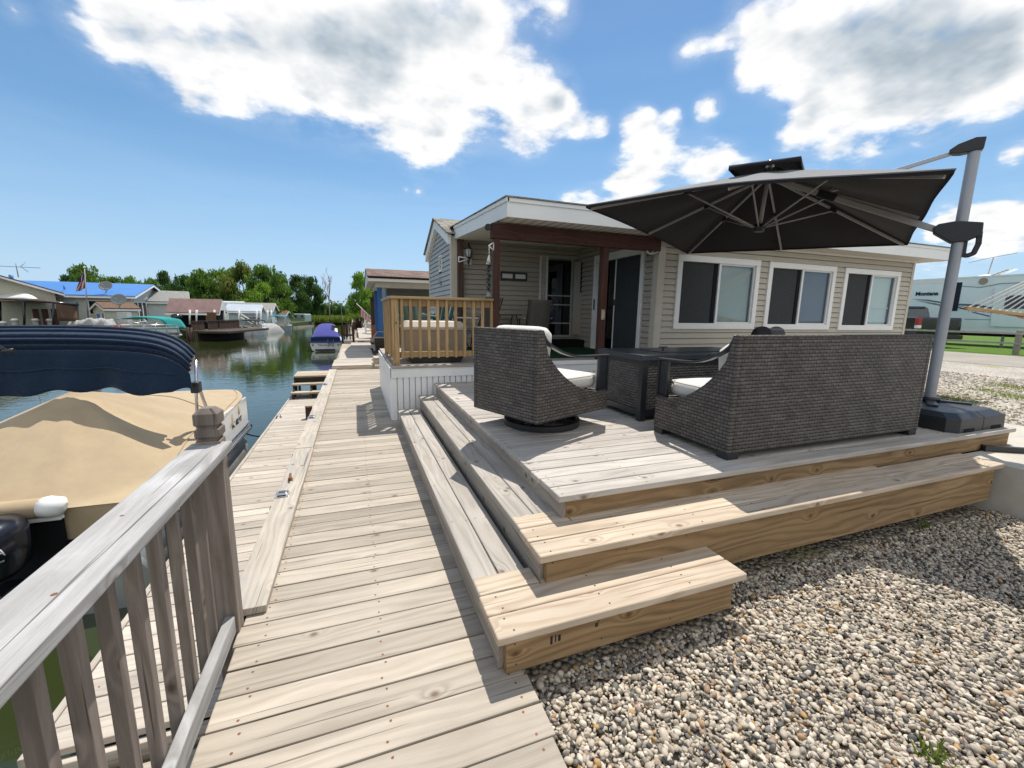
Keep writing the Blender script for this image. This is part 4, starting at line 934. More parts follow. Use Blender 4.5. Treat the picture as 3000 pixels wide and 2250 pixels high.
mb = MB(); a, b = ony(1197, 1055, 6.12).x, ony(1358, 1055, 6.12).x
ra = [mb.add([(a+i_, 6.115+i_*.2, z), (b-i_, 6.115+i_*.2, z), (b-i_, 6.25-i_*.2, z), (a+i_, 6.25-i_*.2, z)]) for i_, z in ((.05, PZ+.004), (0, PZ+.085), (.012, PZ+.085), (.05, PZ+.02))]
for i in range(3):
    for k in range(4): mb.face((ra[i]+k, ra[i]+(k+1) % 4, ra[i+1]+(k+1) % 4, ra[i+1]+k))
mb.face([ra[0]+3-k for k in range(4)]); mb.face([ra[3]+k for k in range(4)]); mb.build('tray', BLKP, t)

def resin_chair(x, y, rz, label):
    t = thing('plastic_chair', label, 'chair', (x, y, PZ+.004), rz, 'green plastic porch chairs')
    mb = MB(); mb.grid(lambda u, v: Vector(((u-.5)*.46, (v-.5)*.44, .40+.02*math.cos((u-.5)*3)*-1+.03*v)), 6, 6); part(mb, 'seat', PLGREEN, t, solid=.02)
    for k in range(5):
        a = (k-2)*.085; mb = MB()
        mb.grid(lambda u, v: Vector((a*(1+.15*v)+(u-.5)*.06, .22+.16*v-.03*math.cos(a*6), .43+.52*v-abs(a)*.35*v*v)), 2, 6); part(mb, 'back_slat', PLGREEN, t, solid=.016)
    for s_ in (-1, 1):
        mb = MB(); mb.tube([(s_*.26, .27, .70), (s_*.29, .10, .655), (s_*.29, -.20, .645), (s_*.28, -.25, .60), (s_*.27, -.27, 0)], [.02, .032, .034, .030, .024], 8); part(mb, 'arm', PLGREEN, t)
        mb = MB(); mb.tube([(s_*.24, .24, .62), (s_*.25, .30, 0)], [.03, .022], 8); part(mb, 'leg', PLGREEN, t)
    return t
resin_chair(0.93, 7.35, 2.6, 'green plastic armchair at the left porch corner, nearest the railing post')
resin_chair(1.42, 7.75, -2.7, 'green plastic armchair with a pale armrest in the middle behind the storage box')
def sling_chair(x, y, rz, label):
    t = thing('sling_chair', label, 'chair', (x, y, PZ+.008), rz, 'taupe sling porch chairs')
    mb = MB(); mb.grid(lambda u, v: Vector(((u-.5)*.46, -.22+.46*min(v*2, 1)+.20*max(v*2-1, 0), .40-.05*math.sin(min(v*2, 1)*3.1)+.60*max(v*2-1, 0))), 3, 16); part(mb, 'seat', SLING, t, solid=.008)
    for s_ in (-1, 1):
        mb = MB(); mb.tube([(s_*.25, .46, 1.0), (s_*.25, .25, .40), (s_*.25, -.24, .42), (s_*.26, .22, 0)], .012, 8); part(mb, 'frame', BLACKM, t)
        mb = MB(); mb.tube([(s_*.26, .40, .66), (s_*.27, -.22, .62), (s_*.26, -.30, 0)], .012, 8); part(mb, 'arm_frame', BLACKM, t)
        mb = MB(); mb.box(s_*.27-.02, s_*.27+.02, -.22, .30, .625, .645); part(mb, 'armrest', SOFF, t)
    return t
sling_chair(2.05, 7.55, -2.5, 'taupe sling chair with pale armrests standing behind the storage box')
sling_chair(3.55, 8.25, 3.0, 'taupe sling chair under the white shutter beside the screen door')
t = thing('folding_table', 'thin black metal side table against the porch wall below the framed sign', 'table', (2.9, 8.3, PZ+.008))
mb = MB(); mb.box(2.45, 3.2, 8.1, 8.6, 1.455, 1.475); mb.build('tabletop', BLACKM, t, bevel=.004)
for sx in (2.52, 3.13):
    mb = MB(); mb.tube([(sx, 8.15, PZ+.012), (sx, 8.15, 1.36), (sx, 8.25, 1.45)], .013, 8); mb.tube([(sx, 8.55, PZ+.012), (sx, 8.55, 1.36), (sx, 8.45, 1.45)], .013, 8); mb.build('leg', BLACKM, t)

# on the walls
t = thing('wall_lantern', 'black coach lantern on a white plate on the shaded porch wall', 'lantern', (2.4, TY, 2.3))
c = ony(1369, 752, TY-.02)
mb = MB(); mb.box(c.x-.09, c.x+.09, TY-.03, TY-.012, c.z-.16, c.z+.14); mb.build('plate', WHITE, t, bevel=.005)
mb = MB(); mb.lathe([(.03, -.10), (.05, -.06), (.052, -.05)], (c.x, TY-.15, c.z+.03), 6); mb.lathe([(.075, .10), (.05, .15), (.02, .18), (.012, .23)], (c.x, TY-.15, c.z+.03), 6); mb.tube([(c.x, TY-.03, c.z-.04), (c.x, TY-.09, c.z-.14), (c.x, TY-.15, c.z-.08)], .012, 6); mb.tube([(c.x, TY-.15, c.z-.08), (c.x, TY-.15, c.z-.22)], [.02, .004], 6)
for k in range(6): mb.tube([(c.x+.05*math.cos(k*1.047), TY-.15+.05*math.sin(k*1.047), c.z-.02), (c.x+.07*math.cos(k*1.047), TY-.15+.07*math.sin(k*1.047), c.z+.13)], .005, 4)
mb.build('lantern_frame', BLACKM, t)
mb = MB(); mb.lathe([(.046, -.05), (.066, .10)], (c.x, TY-.15, c.z+.03), 6); mb.build('glass', BLIND, t)
def bracket(px, py, py2, Y, label):
    a, b = ony(px, py, Y), ony(px, py2, Y)
    t = thing('bracket', label, 'bracket', a)
    mb = MB(); mb.tube([(a.x, a.y, a.z), (b.x, b.y, b.z)], .014, 6); mb.tube([(a.x, a.y, a.z), (a.x+.22, a.y-.02, a.z-.03)], .012, 6); mb.tube([(b.x, b.y, b.z), (a.x+.22, a.y-.02, a.z-.03)], .010, 6); mb.build('bracket', WHITE, t); return t
bracket(1344, 752, 768, TY-.14, 'white triangular bracket on the dark post beside the coach lantern')
t = thing('hanging_bracket', 'white bracket on the front porch post carrying the wind spinner', 'bracket', ony(1446, 712, 5.97))
mb = MB(); a, b, c = ony(1447, 710, 5.99), ony(1447, 735, 5.99), ony(1432, 720, 5.9)
mb.tube([a, b], .013, 6); mb.tube([a, c], .010, 6); mb.tube([b, c], .009, 6); mb.build('bracket', WHITE, t)
t = thing('wind_spinner', 'long dark spiral wind spinner hanging from the front porch post', 'wind spinner', ony(1433, 800, 5.9))
top, bot = ony(1433, 722, 5.9), ony(1432, 862, 5.9)
mb = MB(); mb.tube([top, ony(1433, 750, 5.9)], .006, 6); mb.tube([ony(1433, 748, 5.9), ony(1430, 775, 5.9)], [.012, .035], 8); mb.build('cord', ROPEW, t)
mb = MB(); z1_, z0_ = ony(1432, 762, 5.9), ony(1432, 852, 5.9)
for k in range(26):
    p = z1_.lerp(z0_, k/25); a = k*0.85; mb.obox(p, Vector((math.cos(a), math.sin(a), .45))*.038, Vector((-math.sin(a), math.cos(a), 0))*.012, (0, 0, .004), grain=False, tint=.5)
mb.build('spiral', ENGB, t)
mb = MB(); mb.lathe([(.045, -.04), (.03, .0), (.01, .05)], ony(1431, 862, 5.9), 8); mb.build('weight', GREYP, t)
t = thing('wall_sign', 'black framed double sign with two pale panels on the shaded porch wall', 'sign', ony(1505, 809, TY-.02))
a, b = ony(1466, 795, TY-.02), ony(1544, 824, TY-.02)
mb = MB(); mb.box(a.x, b.x, TY-.035, TY-.013, b.z, a.z); mb.build('frame', BLACKM, t, bevel=.006)
for k in (0, 1):
    xa = a.x+.04+k*(b.x-a.x-.02)/2; mb = MB(); mb.box(xa, xa+(b.x-a.x)/2-.075, TY-.038, TY-.0352, b.z+.045, a.z-.045); mb.build('panel', SOFF, t)
t = thing('camera', 'small black round camera under the front corner of the porch roof', 'security camera', ony(1431, 666, 6.0))
c = ony(1431, 666, 6.0); mb = MB(); mb.tube([c, c+Vector((-.02, -.05, -.01))], [.045, .05], 12); mb.build('body', BLACKM, t)
mb = MB(); mb.tube([c+Vector((.0, .0, .02)), c+Vector((.09, .02, .05))], .015, 6); mb.build('mount', BLACKM, t)
t = thing('bird_ornament', 'small pale flying bird ornament on the grey gable wall', 'ornament', onx(1291, 832, TX-.03))
c = onx(1291, 832, TX-.03)
mb = MB(); mb.ball(c, (.02, .07, .025), 8, 5); mb.prism([c+Vector((0, -.03, 0)), c+Vector((-.03, .02, .19)), c+Vector((0, .05, 0))], (-.006, 0, 0)); mb.prism([c+Vector((-.01, .0, .0)), c+Vector((-.05, .12, .13)), c+Vector((-.01, .06, 0))], (-.006, 0, 0)); mb.build('ornament', GREYP, t)
# ------------------------------------------------------------------ wicker furniture on the deck
def puff(mb, x0, x1, y0, y1, z0, z1, e=0.045, crown=0.025, n=10):
    """rounded, slightly crowned cushion"""
    cx, cy_, cz = (x0+x1)/2, (y0+y1)/2, (z0+z1)/2; hx, hy, hz = (x1-x0)/2, (y1-y0)/2, (z1-z0)/2
    prof = []
    for i in range(9):
        a = math.pi*(i/8-.5); prof.append((1-e*(1-math.cos(a))/min(hx, hy)*1.0, math.sin(a)))
    rows = []
    M_ = 10*4
    def sq(t):                                           # rounded square path
        a = 2*math.pi*t; c, s = math.cos(a), math.sin(a); k = (abs(c)**8+abs(s)**8)**(-1/8); return c*k, s*k
    for pr_i, (q, zz) in enumerate(prof):
        ring = []
        for k in range(M_):
            u, v = sq((k+.5)/M_); ring.append((cx+u*(hx-e*(1-math.cos(math.asin(zz)))), cy_+v*(hy-e*(1-math.cos(math.asin(zz)))), cz+zz*hz))
        rows.append(mb.add(ring))
    for a, b in zip(rows[:-1], rows[1:]):
        for k in range(M_): k2 = (k+1) % M_; mb.face((a+k, a+k2, b+k2, b+k), None, .5, 0, True)
    for base, sgn in ((rows[-1], 1), (rows[0], -1)):
        rings = [base]
        for f in (.8, .5, .2):
            r_ = mb.add([(cx+(mb.v[base+k][0]-cx)*f, cy_+(mb.v[base+k][1]-cy_)*f, cz+sgn*(hz+crown*(1-f*f))) for k in range(M_)]); rings.append(r_)
        for a, b in zip(rings[:-1], rings[1:]):
            for k in range(M_):
                k2 = (k+1) % M_; mb.face((a+k, a+k2, b+k2, b+k) if sgn > 0 else (a+k2, a+k, b+k, b+k2), None, .5, 0, True)
        mb.face([rings[-1]+k for k in range(M_)] if sgn > 0 else [rings[-1]+k for k in range(M_)][::-1], None, .5, 0, True)

PROF = [(0.0, .865), (.055, .865), (.10, .69), (.155, .615), (.21, .555), (.28, .492), (.35, .442), (.41, .405), (.47, .376), (.56, .345), (.65, .326), (.80, .315)]
ARM = [(.045, .872), (.060, .83), (.087, .79), (.13, .755), (.19, .723), (.26, .69), (.35, .662), (.43, .648), (.55, .640), (.80, .634)]
def wicker_seat(name, label, cat, W, D, loc, rz, zb, seats, swivel, group=None):
    t = thing(name, label, cat, loc, rz, group); k = D/0.80
    P = [(d*k, h) for d, h in PROF]; A = [(d*k, h) for d, h in ARM]
    mb = MB(); th = 0.045
    for xs in (0, W-th):
        out = [(xs, 0, zb)] + [(xs, d, h) for d, h in P] + [(xs, D, zb)]
        mb.prism(out, (th, 0, 0))
    mb.box(th, W-th, 0.0, 0.055*k, zb, .864); mb.box(th, W-th, D-.045, D, zb, .314); mb.box(th, W-th, .055*k, D-.045, .255, .285)
    mb.box(0.0, W, -0.006, 0.058*k, .855, .872)
    part(mb, 'wicker_body', WICK, t, bevel=0.016, seg=3)
    for xs in (0.028, W-0.028):
        mb = MB(); w_ = .027
        for i in range(len(A)-1):
            (d0, h0), (d1, h1) = A[i], A[i+1]
            def off(j):
                a = A[max(j-1, 0)]; b = A[min(j+1, len(A)-1)]; l = math.hypot(b[0]-a[0], b[1]-a[1]); return ((b[1]-a[1])/l*-.009, (b[0]-a[0])/l*.009)
            n0, n1 = off(i), off(i+1)
            q = mb.add([(xs-w_, d0+n0[0], h0+n0[1]), (xs+w_, d0+n0[0], h0+n0[1]), (xs+w_, d0-n0[0], h0-n0[1]), (xs-w_, d0-n0[0], h0-n0[1]),
                        (xs-w_, d1+n1[0], h1+n1[1]), (xs+w_, d1+n1[0], h1+n1[1]), (xs+w_, d1-n1[0], h1-n1[1]), (xs-w_, d1-n1[0], h1-n1[1])])
            mb.face((q+0, q+1, q+5, q+4)[::-1]); mb.face((q+3, q+2, q+6, q+7)); mb.face((q+0, q+3, q+7, q+4)); mb.face((q+1, q+2, q+6, q+5)[::-1])
            if i == 0: mb.face((q, q+1, q+2, q+3))
        mb.box(xs-w_, xs+w_, D-.014, D-.0, .318, .644); mb.box(xs-w_, xs+w_, D-.105*k, D-.014, .318, .336); mb.box(xs-w_*.55, xs+w_*.55, D-.11*k, D-.014, .336, .626)
        part(mb, 'armrest', BLACKM, t, bevel=0.004)
    n = seats; wi = (W-2*.075)/n
    for i in range(n):
        xa = .075+i*wi
        mb = MB(); puff(mb, xa+.004, xa+wi-.004, .15, D-.02, .335, .465); o = part(mb, 'seat_cushion', CUSH, t)
        mb = MB(); pts = []
        for j in range(41):
            a = 2*math.pi*j/40; c, s = math.cos(a), math.sin(a); q = (abs(c)**8+abs(s)**8)**(-1/8); pts.append(((2*xa+wi)/2+c*q*(wi/2-.008), (.15+D-.02)/2+s*q*((D-.17)/2-.004), .452))
        mb.tube(pts, .006, 5, cap=False); part(mb, 'piping', CUSH, o)
        mb = MB(); puff(mb, -wi/2+.004, wi/2-.004, -.24, .24, -.075, .075, .05)
        R = Matrix.Translation((xa+wi/2, .178, .655 if swivel else .575)) @ Matrix.Rotation(math.radians(82), 4, 'X')
        mb.v = [tuple(R @ Vector(p)) for p in mb.v]; part(mb, 'back_cushion', CUSH, t)
    if swivel:
        mb = MB(); R = .33; cx, cy_ = W/2, D*.52; pr_ = [(R+.018, .004), (R+.018, .052), (R-.018, .058), (R-.018, .004)]
        for i in range(48):
            a0, a1 = 2*math.pi*i/48, 2*math.pi*(i+1)/48
            for (r0, z0), (r1, z1) in zip(pr_, pr_[1:]+pr_[:1]):
                q = mb.add([(cx+r0*math.cos(a0), cy_+r0*math.sin(a0), z0), (cx+r0*math.cos(a1), cy_+r0*math.sin(a1), z0), (cx+r1*math.cos(a1), cy_+r1*math.sin(a1), z1), (cx+r1*math.cos(a0), cy_+r1*math.sin(a0), z1)]); mb.face((q, q+1, q+2, q+3), None, .5, 0, True)
        part(mb, 'swivel_ring', BLACKM, t, autos=True)
        mb = MB(); mb.lathe([(.05, .03), (.05, .10), (.13, .115), (.13, zb+.12)], (cx, cy_, 0), 16)
        for a in (.5, 2.07, 3.64, 5.2): mb.beam((cx, cy_, .05), (cx+R*math.cos(a), cy_+R*math.sin(a), .035), .045, .02)
        part(mb, 'swivel_column', BLACKM, t)
    else:
        for xs in (.0, W-.11):
            for ys in (.0, D-.11):
                mb = MB(); mb.box(xs+.004, xs+.106, ys+.004, ys+.106, .001, zb+.006); part(mb, 'foot', BLKP, t, bevel=.004)
    return t
wicker_seat('wicker_loveseat', 'grey brown wicker loveseat seen from behind, cream cushions and black metal arms', 'sofa', 2.17, 0.79, (2.395, 2.115, DZ), 0.0, 0.047, 2, False)
ang = math.radians(22.2)
c0 = Vector((1.283, 2.90, DZ)); b_ = Vector((math.cos(ang), math.sin(ang), 0)); a_ = Vector((-math.sin(ang), math.cos(ang), 0))
# chair faces along b_: local +y = b_, local +x = -a_ (to its right)
wicker_seat('wicker_swivel_chair', 'grey brown wicker armchair on a round black swivel ring at the left of the deck', 'armchair', 0.80, 0.93, tuple(c0+a_*0.80), ang-math.pi/2, 0.145, 1, True)

# fire table
t = thing('fire_table', 'black framed fire table with wicker side panels and a dark metal top', 'table', (3.3, 3.55, DZ))
X0, X1, Y0, Y1, ZT = 2.485, 4.02, 3.215, 3.93, DZ+.632
mb = MB(); f = .062
for xa in (X0, X1-f):
    for ya in (Y0, Y1-f): mb.box(xa, xa+f, ya, ya+f, DZ+.004, ZT-.05)
for ya in (Y0+.002, Y1-f+.002): mb.box(X0+f, X1-f, ya, ya+f-.004, DZ+.05, DZ+.11); mb.box(X0+f, X1-f, ya, ya+f-.004, ZT-.10, ZT-.05)
for xa in (X0+.002, X1-f+.002): mb.box(xa, xa+f-.004, Y0+f, Y1-f, DZ+.05, DZ+.11); mb.box(xa, xa+f-.004, Y0+f, Y1-f, ZT-.10, ZT-.05)
mb.build('frame', BLACKM, t, bevel=.004)
for q in ((X0+.012, X0+.03, Y0+f, Y1-f), (X1-.03, X1-.012, Y0+f, Y1-f), (X0+f, X1-f, Y0+.012, Y0+.03), (X0+f, X1-f, Y1-.03, Y1-.012)):
    mb = MB(); mb.box(q[0], q[1], q[2], q[3], DZ+.111, ZT-.101); mb.build('wicker_panel', WICK, t)
mb = MB(); b1, b2, b3, b4 = 2.85, 3.72, 3.42, 3.74
mb.box(X0-.03, X1+.03, Y0-.03, b3, ZT-.049, ZT); mb.box(X0-.03, X1+.03, b4, Y1+.03, ZT-.049, ZT); mb.box(X0-.03, b1, b3, b4, ZT-.049, ZT); mb.box(b2, X1+.03, b3, b4, ZT-.049, ZT)
mb.build('tabletop', TABLEM, t, bevel=.004)
mb = MB(); mb.box(b1-.012, b2+.012, b3-.012, b4+.012, ZT+.001, ZT+.007); l_ = mb.build('burner_lid', TABLEM, t, bevel=.003)
mb = MB(); c = ((b1+b2)/2-.28, (b3+b4)/2); mb.tube([(c[0], c[1], ZT+.007), (c[0], c[1], ZT+.034)], .009, 8); mb.box(c[0]-.05, c[0]+.05, c[1]-.012, c[1]+.012, ZT+.034, ZT+.044); mb.build('handle', BLACKM, l_, bevel=.003)

# two covered stools behind the loveseat
for (px, m_, lab) in ((2232, BLKC, 'black covered seat back just showing above the loveseat, left of the pair'), (2272, plain('slate cover', (.060, .066, .078), .8), 'slate grey covered seat back just showing above the loveseat, right of the pair')):
    p = ony(px, 975, 4.35+(.25 if px > 2250 else 0)); t = thing('covered_chair', lab, 'seat', (p.x, p.y, DZ))
    mb = MB(); puff(mb, p.x-.17, p.x+.17, p.y-.06, p.y+.06, DZ+.42, ony(px, 961, p.y).z, .05); mb.build('backrest', m_, t)
    mb = MB(); puff(mb, p.x-.20, p.x+.20, p.y-.04, p.y+.40, DZ+.36, DZ+.46, .05); mb.build('seat', m_, t)
    mb = MB()
    for ax in (-.16, .16):
        for ay in (0, .34): mb.tube([(p.x+ax, p.y+ay, DZ+.002), (p.x+ax, p.y+ay, DZ+.38)], .016, 6)
    mb.build('leg', BLACKM, t)

# ------------------------------------------------------------------ cantilever umbrella
um = thing('cantilever_umbrella', 'large square charcoal cantilever umbrella with grey mast and black weighted base', 'umbrella', (5.55, 2.52, DZ))
PB = Vector((5.55, 2.52, 0)); CEN = Vector((4.70, 4.035, 2.60)); NRM = Vector((.069, -.023, .997)).normalized()
ad = Vector((CEN.x-PB.x, CEN.y-PB.y, 0)).normalized(); sd = Vector((-ad.y, ad.x, 0))
CORN0 = [Vector((2.653, 4.58, 2.754)), Vector((5.245, 6.084, 2.61)), Vector((6.742, 3.49, 2.447)), Vector((4.15, 1.985, 2.591))]
PIX = [(1717, 601), (2014, 738), (2661, 711), (2799, 495)]
COR = []
for c, q in zip(CORN0, PIX):
    d = ray(*q).normalized(); v = c-Vector((0, 0, H)); COR.append(Vector((0, 0, H))+d*v.dot(d))
APEX = CEN+NRM*0.64; HUB = CEN-NRM*0.02
VENT = 0.10
K = 12
def rim(i, u):
    a, b = COR[i], COR[(i+1) % 4]; e = a.lerp(b, u); q = math.sin(math.pi*u)**1.3
    return e+Vector((0, 0, (0.02, 0.0, 0.02, 0.070)[i]*q))+(CEN-e)*0.010*math.sin(math.pi*u*2)**2
def panel(i, dz):
    def pt(u, v):
        p = rim(i, u).lerp(APEX, v*(1-VENT)); return p-NRM*(0.030*math.sin(math.pi*v)*math.sin(math.pi*u*2)**2+dz)
    return pt
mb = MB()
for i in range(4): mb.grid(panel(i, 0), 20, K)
mb.build('canopy', CANV_SUN, um)
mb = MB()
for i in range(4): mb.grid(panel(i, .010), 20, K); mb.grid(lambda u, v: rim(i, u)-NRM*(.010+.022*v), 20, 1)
mb.build('shaded_underside', CANV_SHADE, um)  # second layer of the one cloth, coloured dark for the shade below
mb = MB()
for i in range(4): mb.tube([rim(i, k/20) for k in range(21)], .007, 5)
mb.build('hem', CANV_SUN, um)
mb = MB(); VC = APEX-NRM*0.01
vq = [VC+(c-CEN)*0.235-NRM*.0 for c in COR]
va = VC+NRM*.07
for i in range(4):
    a, b = vq[i], vq[(i+1) % 4]; mb.grid(lambda u, v: a.lerp(b, u).lerp(va, v), 4, 4)
    mb.grid(lambda u, v: a.lerp(b, u)-NRM*.05*v, 4, 1)
mb.build('vent', CANV_SHADE, um, solid=.004)
mb = MB(); mb.tube([va-NRM*.02, va+NRM*.05], [.05, .035], 10); mb.build('finial', CHROME, um)
ends = [COR[i] for i in range(4)] + [rim(i, .5) for i in range(4)]
for e in ends:
    s_ = APEX-NRM*.075; tip = e-NRM*.035+(CEN-e)*.03
    mid = s_.lerp(tip, .5)-NRM*.01
    mb = MB(); mb.beam(s_, tip, .018, .026, NRM, tint=.5); rb = mb.build('rib', RIBM, um)
    mb = MB(); j = s_.lerp(tip, .46)-NRM*.02; h0 = HUB+(Vector((e.x, e.y, HUB.z))-HUB).normalized()*.05
    mb.tube([h0, j], .010, 8); mb.build('strut', RIBM, rb)
    mb = MB(); dr_ = (tip-s_).normalized(); mb.beam(j-dr_*.045+NRM*.01, j+dr_*.045+NRM*.01, .034, .042, NRM, tint=.5); mb.build('joint', BLKP, rb)
mb = MB(); mb.tube([HUB-NRM*.05, HUB+NRM*.03], [.055, .075], 14); mb.build('hub', BLKP, um)
mb = MB(); mb.tube([APEX-NRM*.12, APEX-NRM*.03], .075, 14); mb.build('hub', BLKP, um)
mb = MB(); mb.tube([HUB, APEX+NRM*.03], .024, 10); mb.build('hub_tube', RIBM, um)
# mast, cap, handle, arm, brace
mb = MB(); n = 24; rr = []
def mastring(z): return mb.add([PB+ad*.045*math.cos(2*math.pi*k/n)+sd*.042*math.sin(2*math.pi*k/n)+Vector((0, 0, z)) for k in range(n)])
r0, r1 = mastring(.66), mastring(3.085)
for k in range(n): mb.face((r0+k, r0+(k+1) % n, r1+(k+1) % n, r1+k), None, .5, 0, True)
mb.build('mast', ALUP, um)
mb = MB(); P = lambda s, z: PB+ad*s+Vector((0, 0, z))
out = [P(-.055, 3.07), P(-.060, 3.175), P(.01, 3.185), P(.12, 3.15), P(.175, 3.11), P(.170, 3.075), P(.09, 3.06)]
mb.prism([p-sd*.050 for p in out], sd*.10); mb.build('mast_cap', BLKP, um, bevel=.008)
ARMZ = 2.375
mb = MB(); out = [P(.195, 2.40), P(.16, 2.43), P(.04, 2.445), P(-.145, 2.41), P(-.150, 2.30), P(-.05, 2.245), P(.05, 2.24), P(.185, 2.345)]
mb.prism([p-sd*.055 for p in out], sd*.11); hd = mb.build('slider_housing', BLKP, um, bevel=.01)
mb = MB(); pts = [P(-.135, 2.32), P(-.140, 2.22), P(-.120, 2.135), P(-.08, 2.115), P(-.048, 2.125), P(-.046, 2.25)]
for a, b in zip(pts[:-1], pts[1:]): mb.beam(a-(b-a)*.12, b+(b-a)*.12, .042, .030, sd, tint=.5)
mb.build('handle', BLKP, hd, bevel=.006)
mb = MB()
for s_, z_ in ((.15, 2.39), (.08, 2.41), (-.08, 2.39), (.10, 2.29)): mb.tube([P(s_, z_)-sd*.057, P(s_, z_)-sd*.053], .007, 8)
mb.build('screw', CHROME, hd)
HT = APEX-NRM*.085
A0 = P(.16, 2.38); A1 = HT
mb = MB(); mb.beam(A0, A1, .038, .058, (0, 0, 1), tint=.5); mb.build('arm', RIBM, um, bevel=.008)
cl = A0.lerp(A1, .60)
mb = MB(); dv = (A1-A0).normalized(); mb.beam(cl-dv*.08, cl+dv*.11, .056, .080, (0, 0, 1), tint=.5); mb.build('collar', BLKP, um, bevel=.008)
B0, B1 = P(.15, 3.085), cl+Vector((0, 0, .05))
mb = MB(); mb.beam(B0, B1, .026, .040, (0, 0, 1), tint=.5); mb.build('brace', ALU, um, bevel=.006)
# weighted base: four black quarter plates
bx0, bx1, by0, by1 = 4.915, 5.79, 2.015, 2.93
cxm, cym = (bx0+bx1)/2, (by0+by1)/2
mb = MB()
for ia, (xa, xb) in enumerate(((bx0, cxm-.004), (cxm+.004, bx1))):
    for ib, (ya, yb) in enumerate(((by0, cym-.004), (cym+.004, by1))):
        def chamf(x0, x1, y0, y1, z, ins):
            ex0 = x0+(ins if ia == 0 else 0); ex1 = x1-(ins if ia == 1 else 0); ey0 = y0+(ins if ib == 0 else 0); ey1 = y1-(ins if ib == 1 else 0); c = .07
            if ia == 0 and ib == 0: return [(ex0+c, ey0, z), (ex1, ey0, z), (ex1, ey1, z), (ex0, ey1, z), (ex0, ey0+c, z)]
            if ia == 1 and ib == 0: return [(ex0, ey0, z), (ex1-c, ey0, z), (ex1, ey0+c, z), (ex1, ey1, z), (ex0, ey1, z)]
            if ia == 1 and ib == 1: return [(ex0, ey0, z), (ex1, ey0, z), (ex1, ey1-c, z), (ex1-c, ey1, z), (ex0, ey1, z)]
            return [(ex0, ey0, z), (ex1, ey0, z), (ex1, ey1, z), (ex0+c, ey1, z), (ex0, ey1-c, z)]
        mb = MB(); lv = [(DZ+.002, 0), (DZ+.125, .004), (DZ+.165, .07), (DZ+.168, .10)]
        rs = [mb.add(chamf(xa, xb, ya, yb, z, i_)) for z, i_ in lv]
        for a, b in zip(rs[:-1], rs[1:]):
            for k in range(5): mb.face((a+k, a+(k+1) % 5, b+(k+1) % 5, b+k))
        mb.face([rs[-1]+k for k in range(5)]); mb.face([rs[0]+4-k for k in range(5)])
        bp = mb.build('base_plate', BLKP, um, bevel=.008)
        if ib == 0:
            mb = MB(); mx = (xa+xb)/2; mb.box(mx-.08, mx+.08, by0-.003, by0+.01, DZ+.003, DZ+.035); mb.build('hand_slot', DARKIN, bp)
mb = MB(); mb.beam(P(-.30, DZ+.178), P(.42, DZ+.178), .075, .016, tint=.5); mb.beam(PB+sd*.40+Vector((0, 0, DZ+.179)), PB-sd*.40+Vector((0, 0, DZ+.179)), .075, .014, tint=.5); mb.tube([P(0, DZ+.17), P(0, DZ+.21)], .085, 16); mb.build('cross_base', BLACKM, um)
# ------------------------------------------------------------------ pontoon boat under the tan cover
pb = thing('pontoon_boat', 'pontoon boat under a tan canvas cover with a folded navy bimini top', 'boat', (-2.6, 6.1, -1.0))
BX0, BX1, BY0, BY1 = -3.95, -1.70, 4.32, 8.05
def ctop(x, y):
    """cover height: straight cloth stretched from the centre pole to the rails, with folds running out from the pole"""
    pk = Vector((-2.72, 5.50)); u = (x-(BX0+BX1)/2)/((BX1-BX0)/2)
    dxn = abs(x-pk.x)/((BX1-pk.x) if x > pk.x else (pk.x-BX0)); dyn = abs(y-pk.y)/((BY1-pk.y) if y > pk.y else (pk.y-BY0))
    s_ = min((dxn**2.6+dyn**2.6)**(1/2.6), 1.0)
    base = 0.10+0.09*max(0, (y-6.6)/1.4) - 0.24*max(0, (pk.y-y)/(pk.y-BY0))
    a = math.atan2(y-pk.y, (x-pk.x)*1.15)
    w_ = s_*(1-s_)*4
    fold = w_*(0.030*(abs(math.sin(a*3.5+.6))**.7-.6)+0.012*math.sin(a*11+2))
    return base+(0.66-base)*max(0, 1-s_)**1.12+fold-0.03*abs(u)**10
def bowx(v): return 1-0.16*max(0, (v-.82)/.18)**2
NU, NV = 46, 70
mb = MB()
def cv(u, v):
    b = bowx(v); x = (BX0+BX1)/2+(u-.5)*(BX1-BX0)*b; y = BY0+v*(BY1-BY0); return Vector((x, y, ctop((BX0+BX1)/2+(u-.5)*(BX1-BX0), y)))
mb.grid(cv, NU, NV)
def skirt(fn, n, drop):                                  # hanging edge of the cover
    for i in range(n):
        a, b = fn(i/n), fn((i+1)/n); out_ = Vector((b.y-a.y, -(b.x-a.x), 0)).normalized()
        rows = []
        for j in range(5):
            def q(p, t_): 
                w_ = 0.018*math.sin(t_*n*0.9)+0.012*math.sin(t_*n*2.3)
                return p+out_*(0.012+w_*j/4)+Vector((0, 0, -drop(t_)*j/4))
            rows.append((q(a, i/n), q(b, (i+1)/n)))
        for j in range(4):
            k = mb.add([rows[j][0], rows[j][1], rows[j+1][1], rows[j+1][0]]); mb.face((k, k+1, k+2, k+3), None, .5, 0, True)
skirt(lambda t: cv(1, 1-t), 60, lambda t: 0.20+0.03*math.sin(t*23)+(.16 if t < .06 else 0)+.10*max(0, t-.6))
skirt(lambda t: cv(1-t, 0), 30, lambda t: 0.03 if .34 < t < .80 else 0.55+0.05*math.sin(t*31))
skirt(lambda t: cv(t, 1), 30, lambda t: 0.34+0.05*math.sin(t*19))
skirt(lambda t: cv(0, t), 50, lambda t: 0.22)
cov = mb.build('boat_cover', TAN, pb)
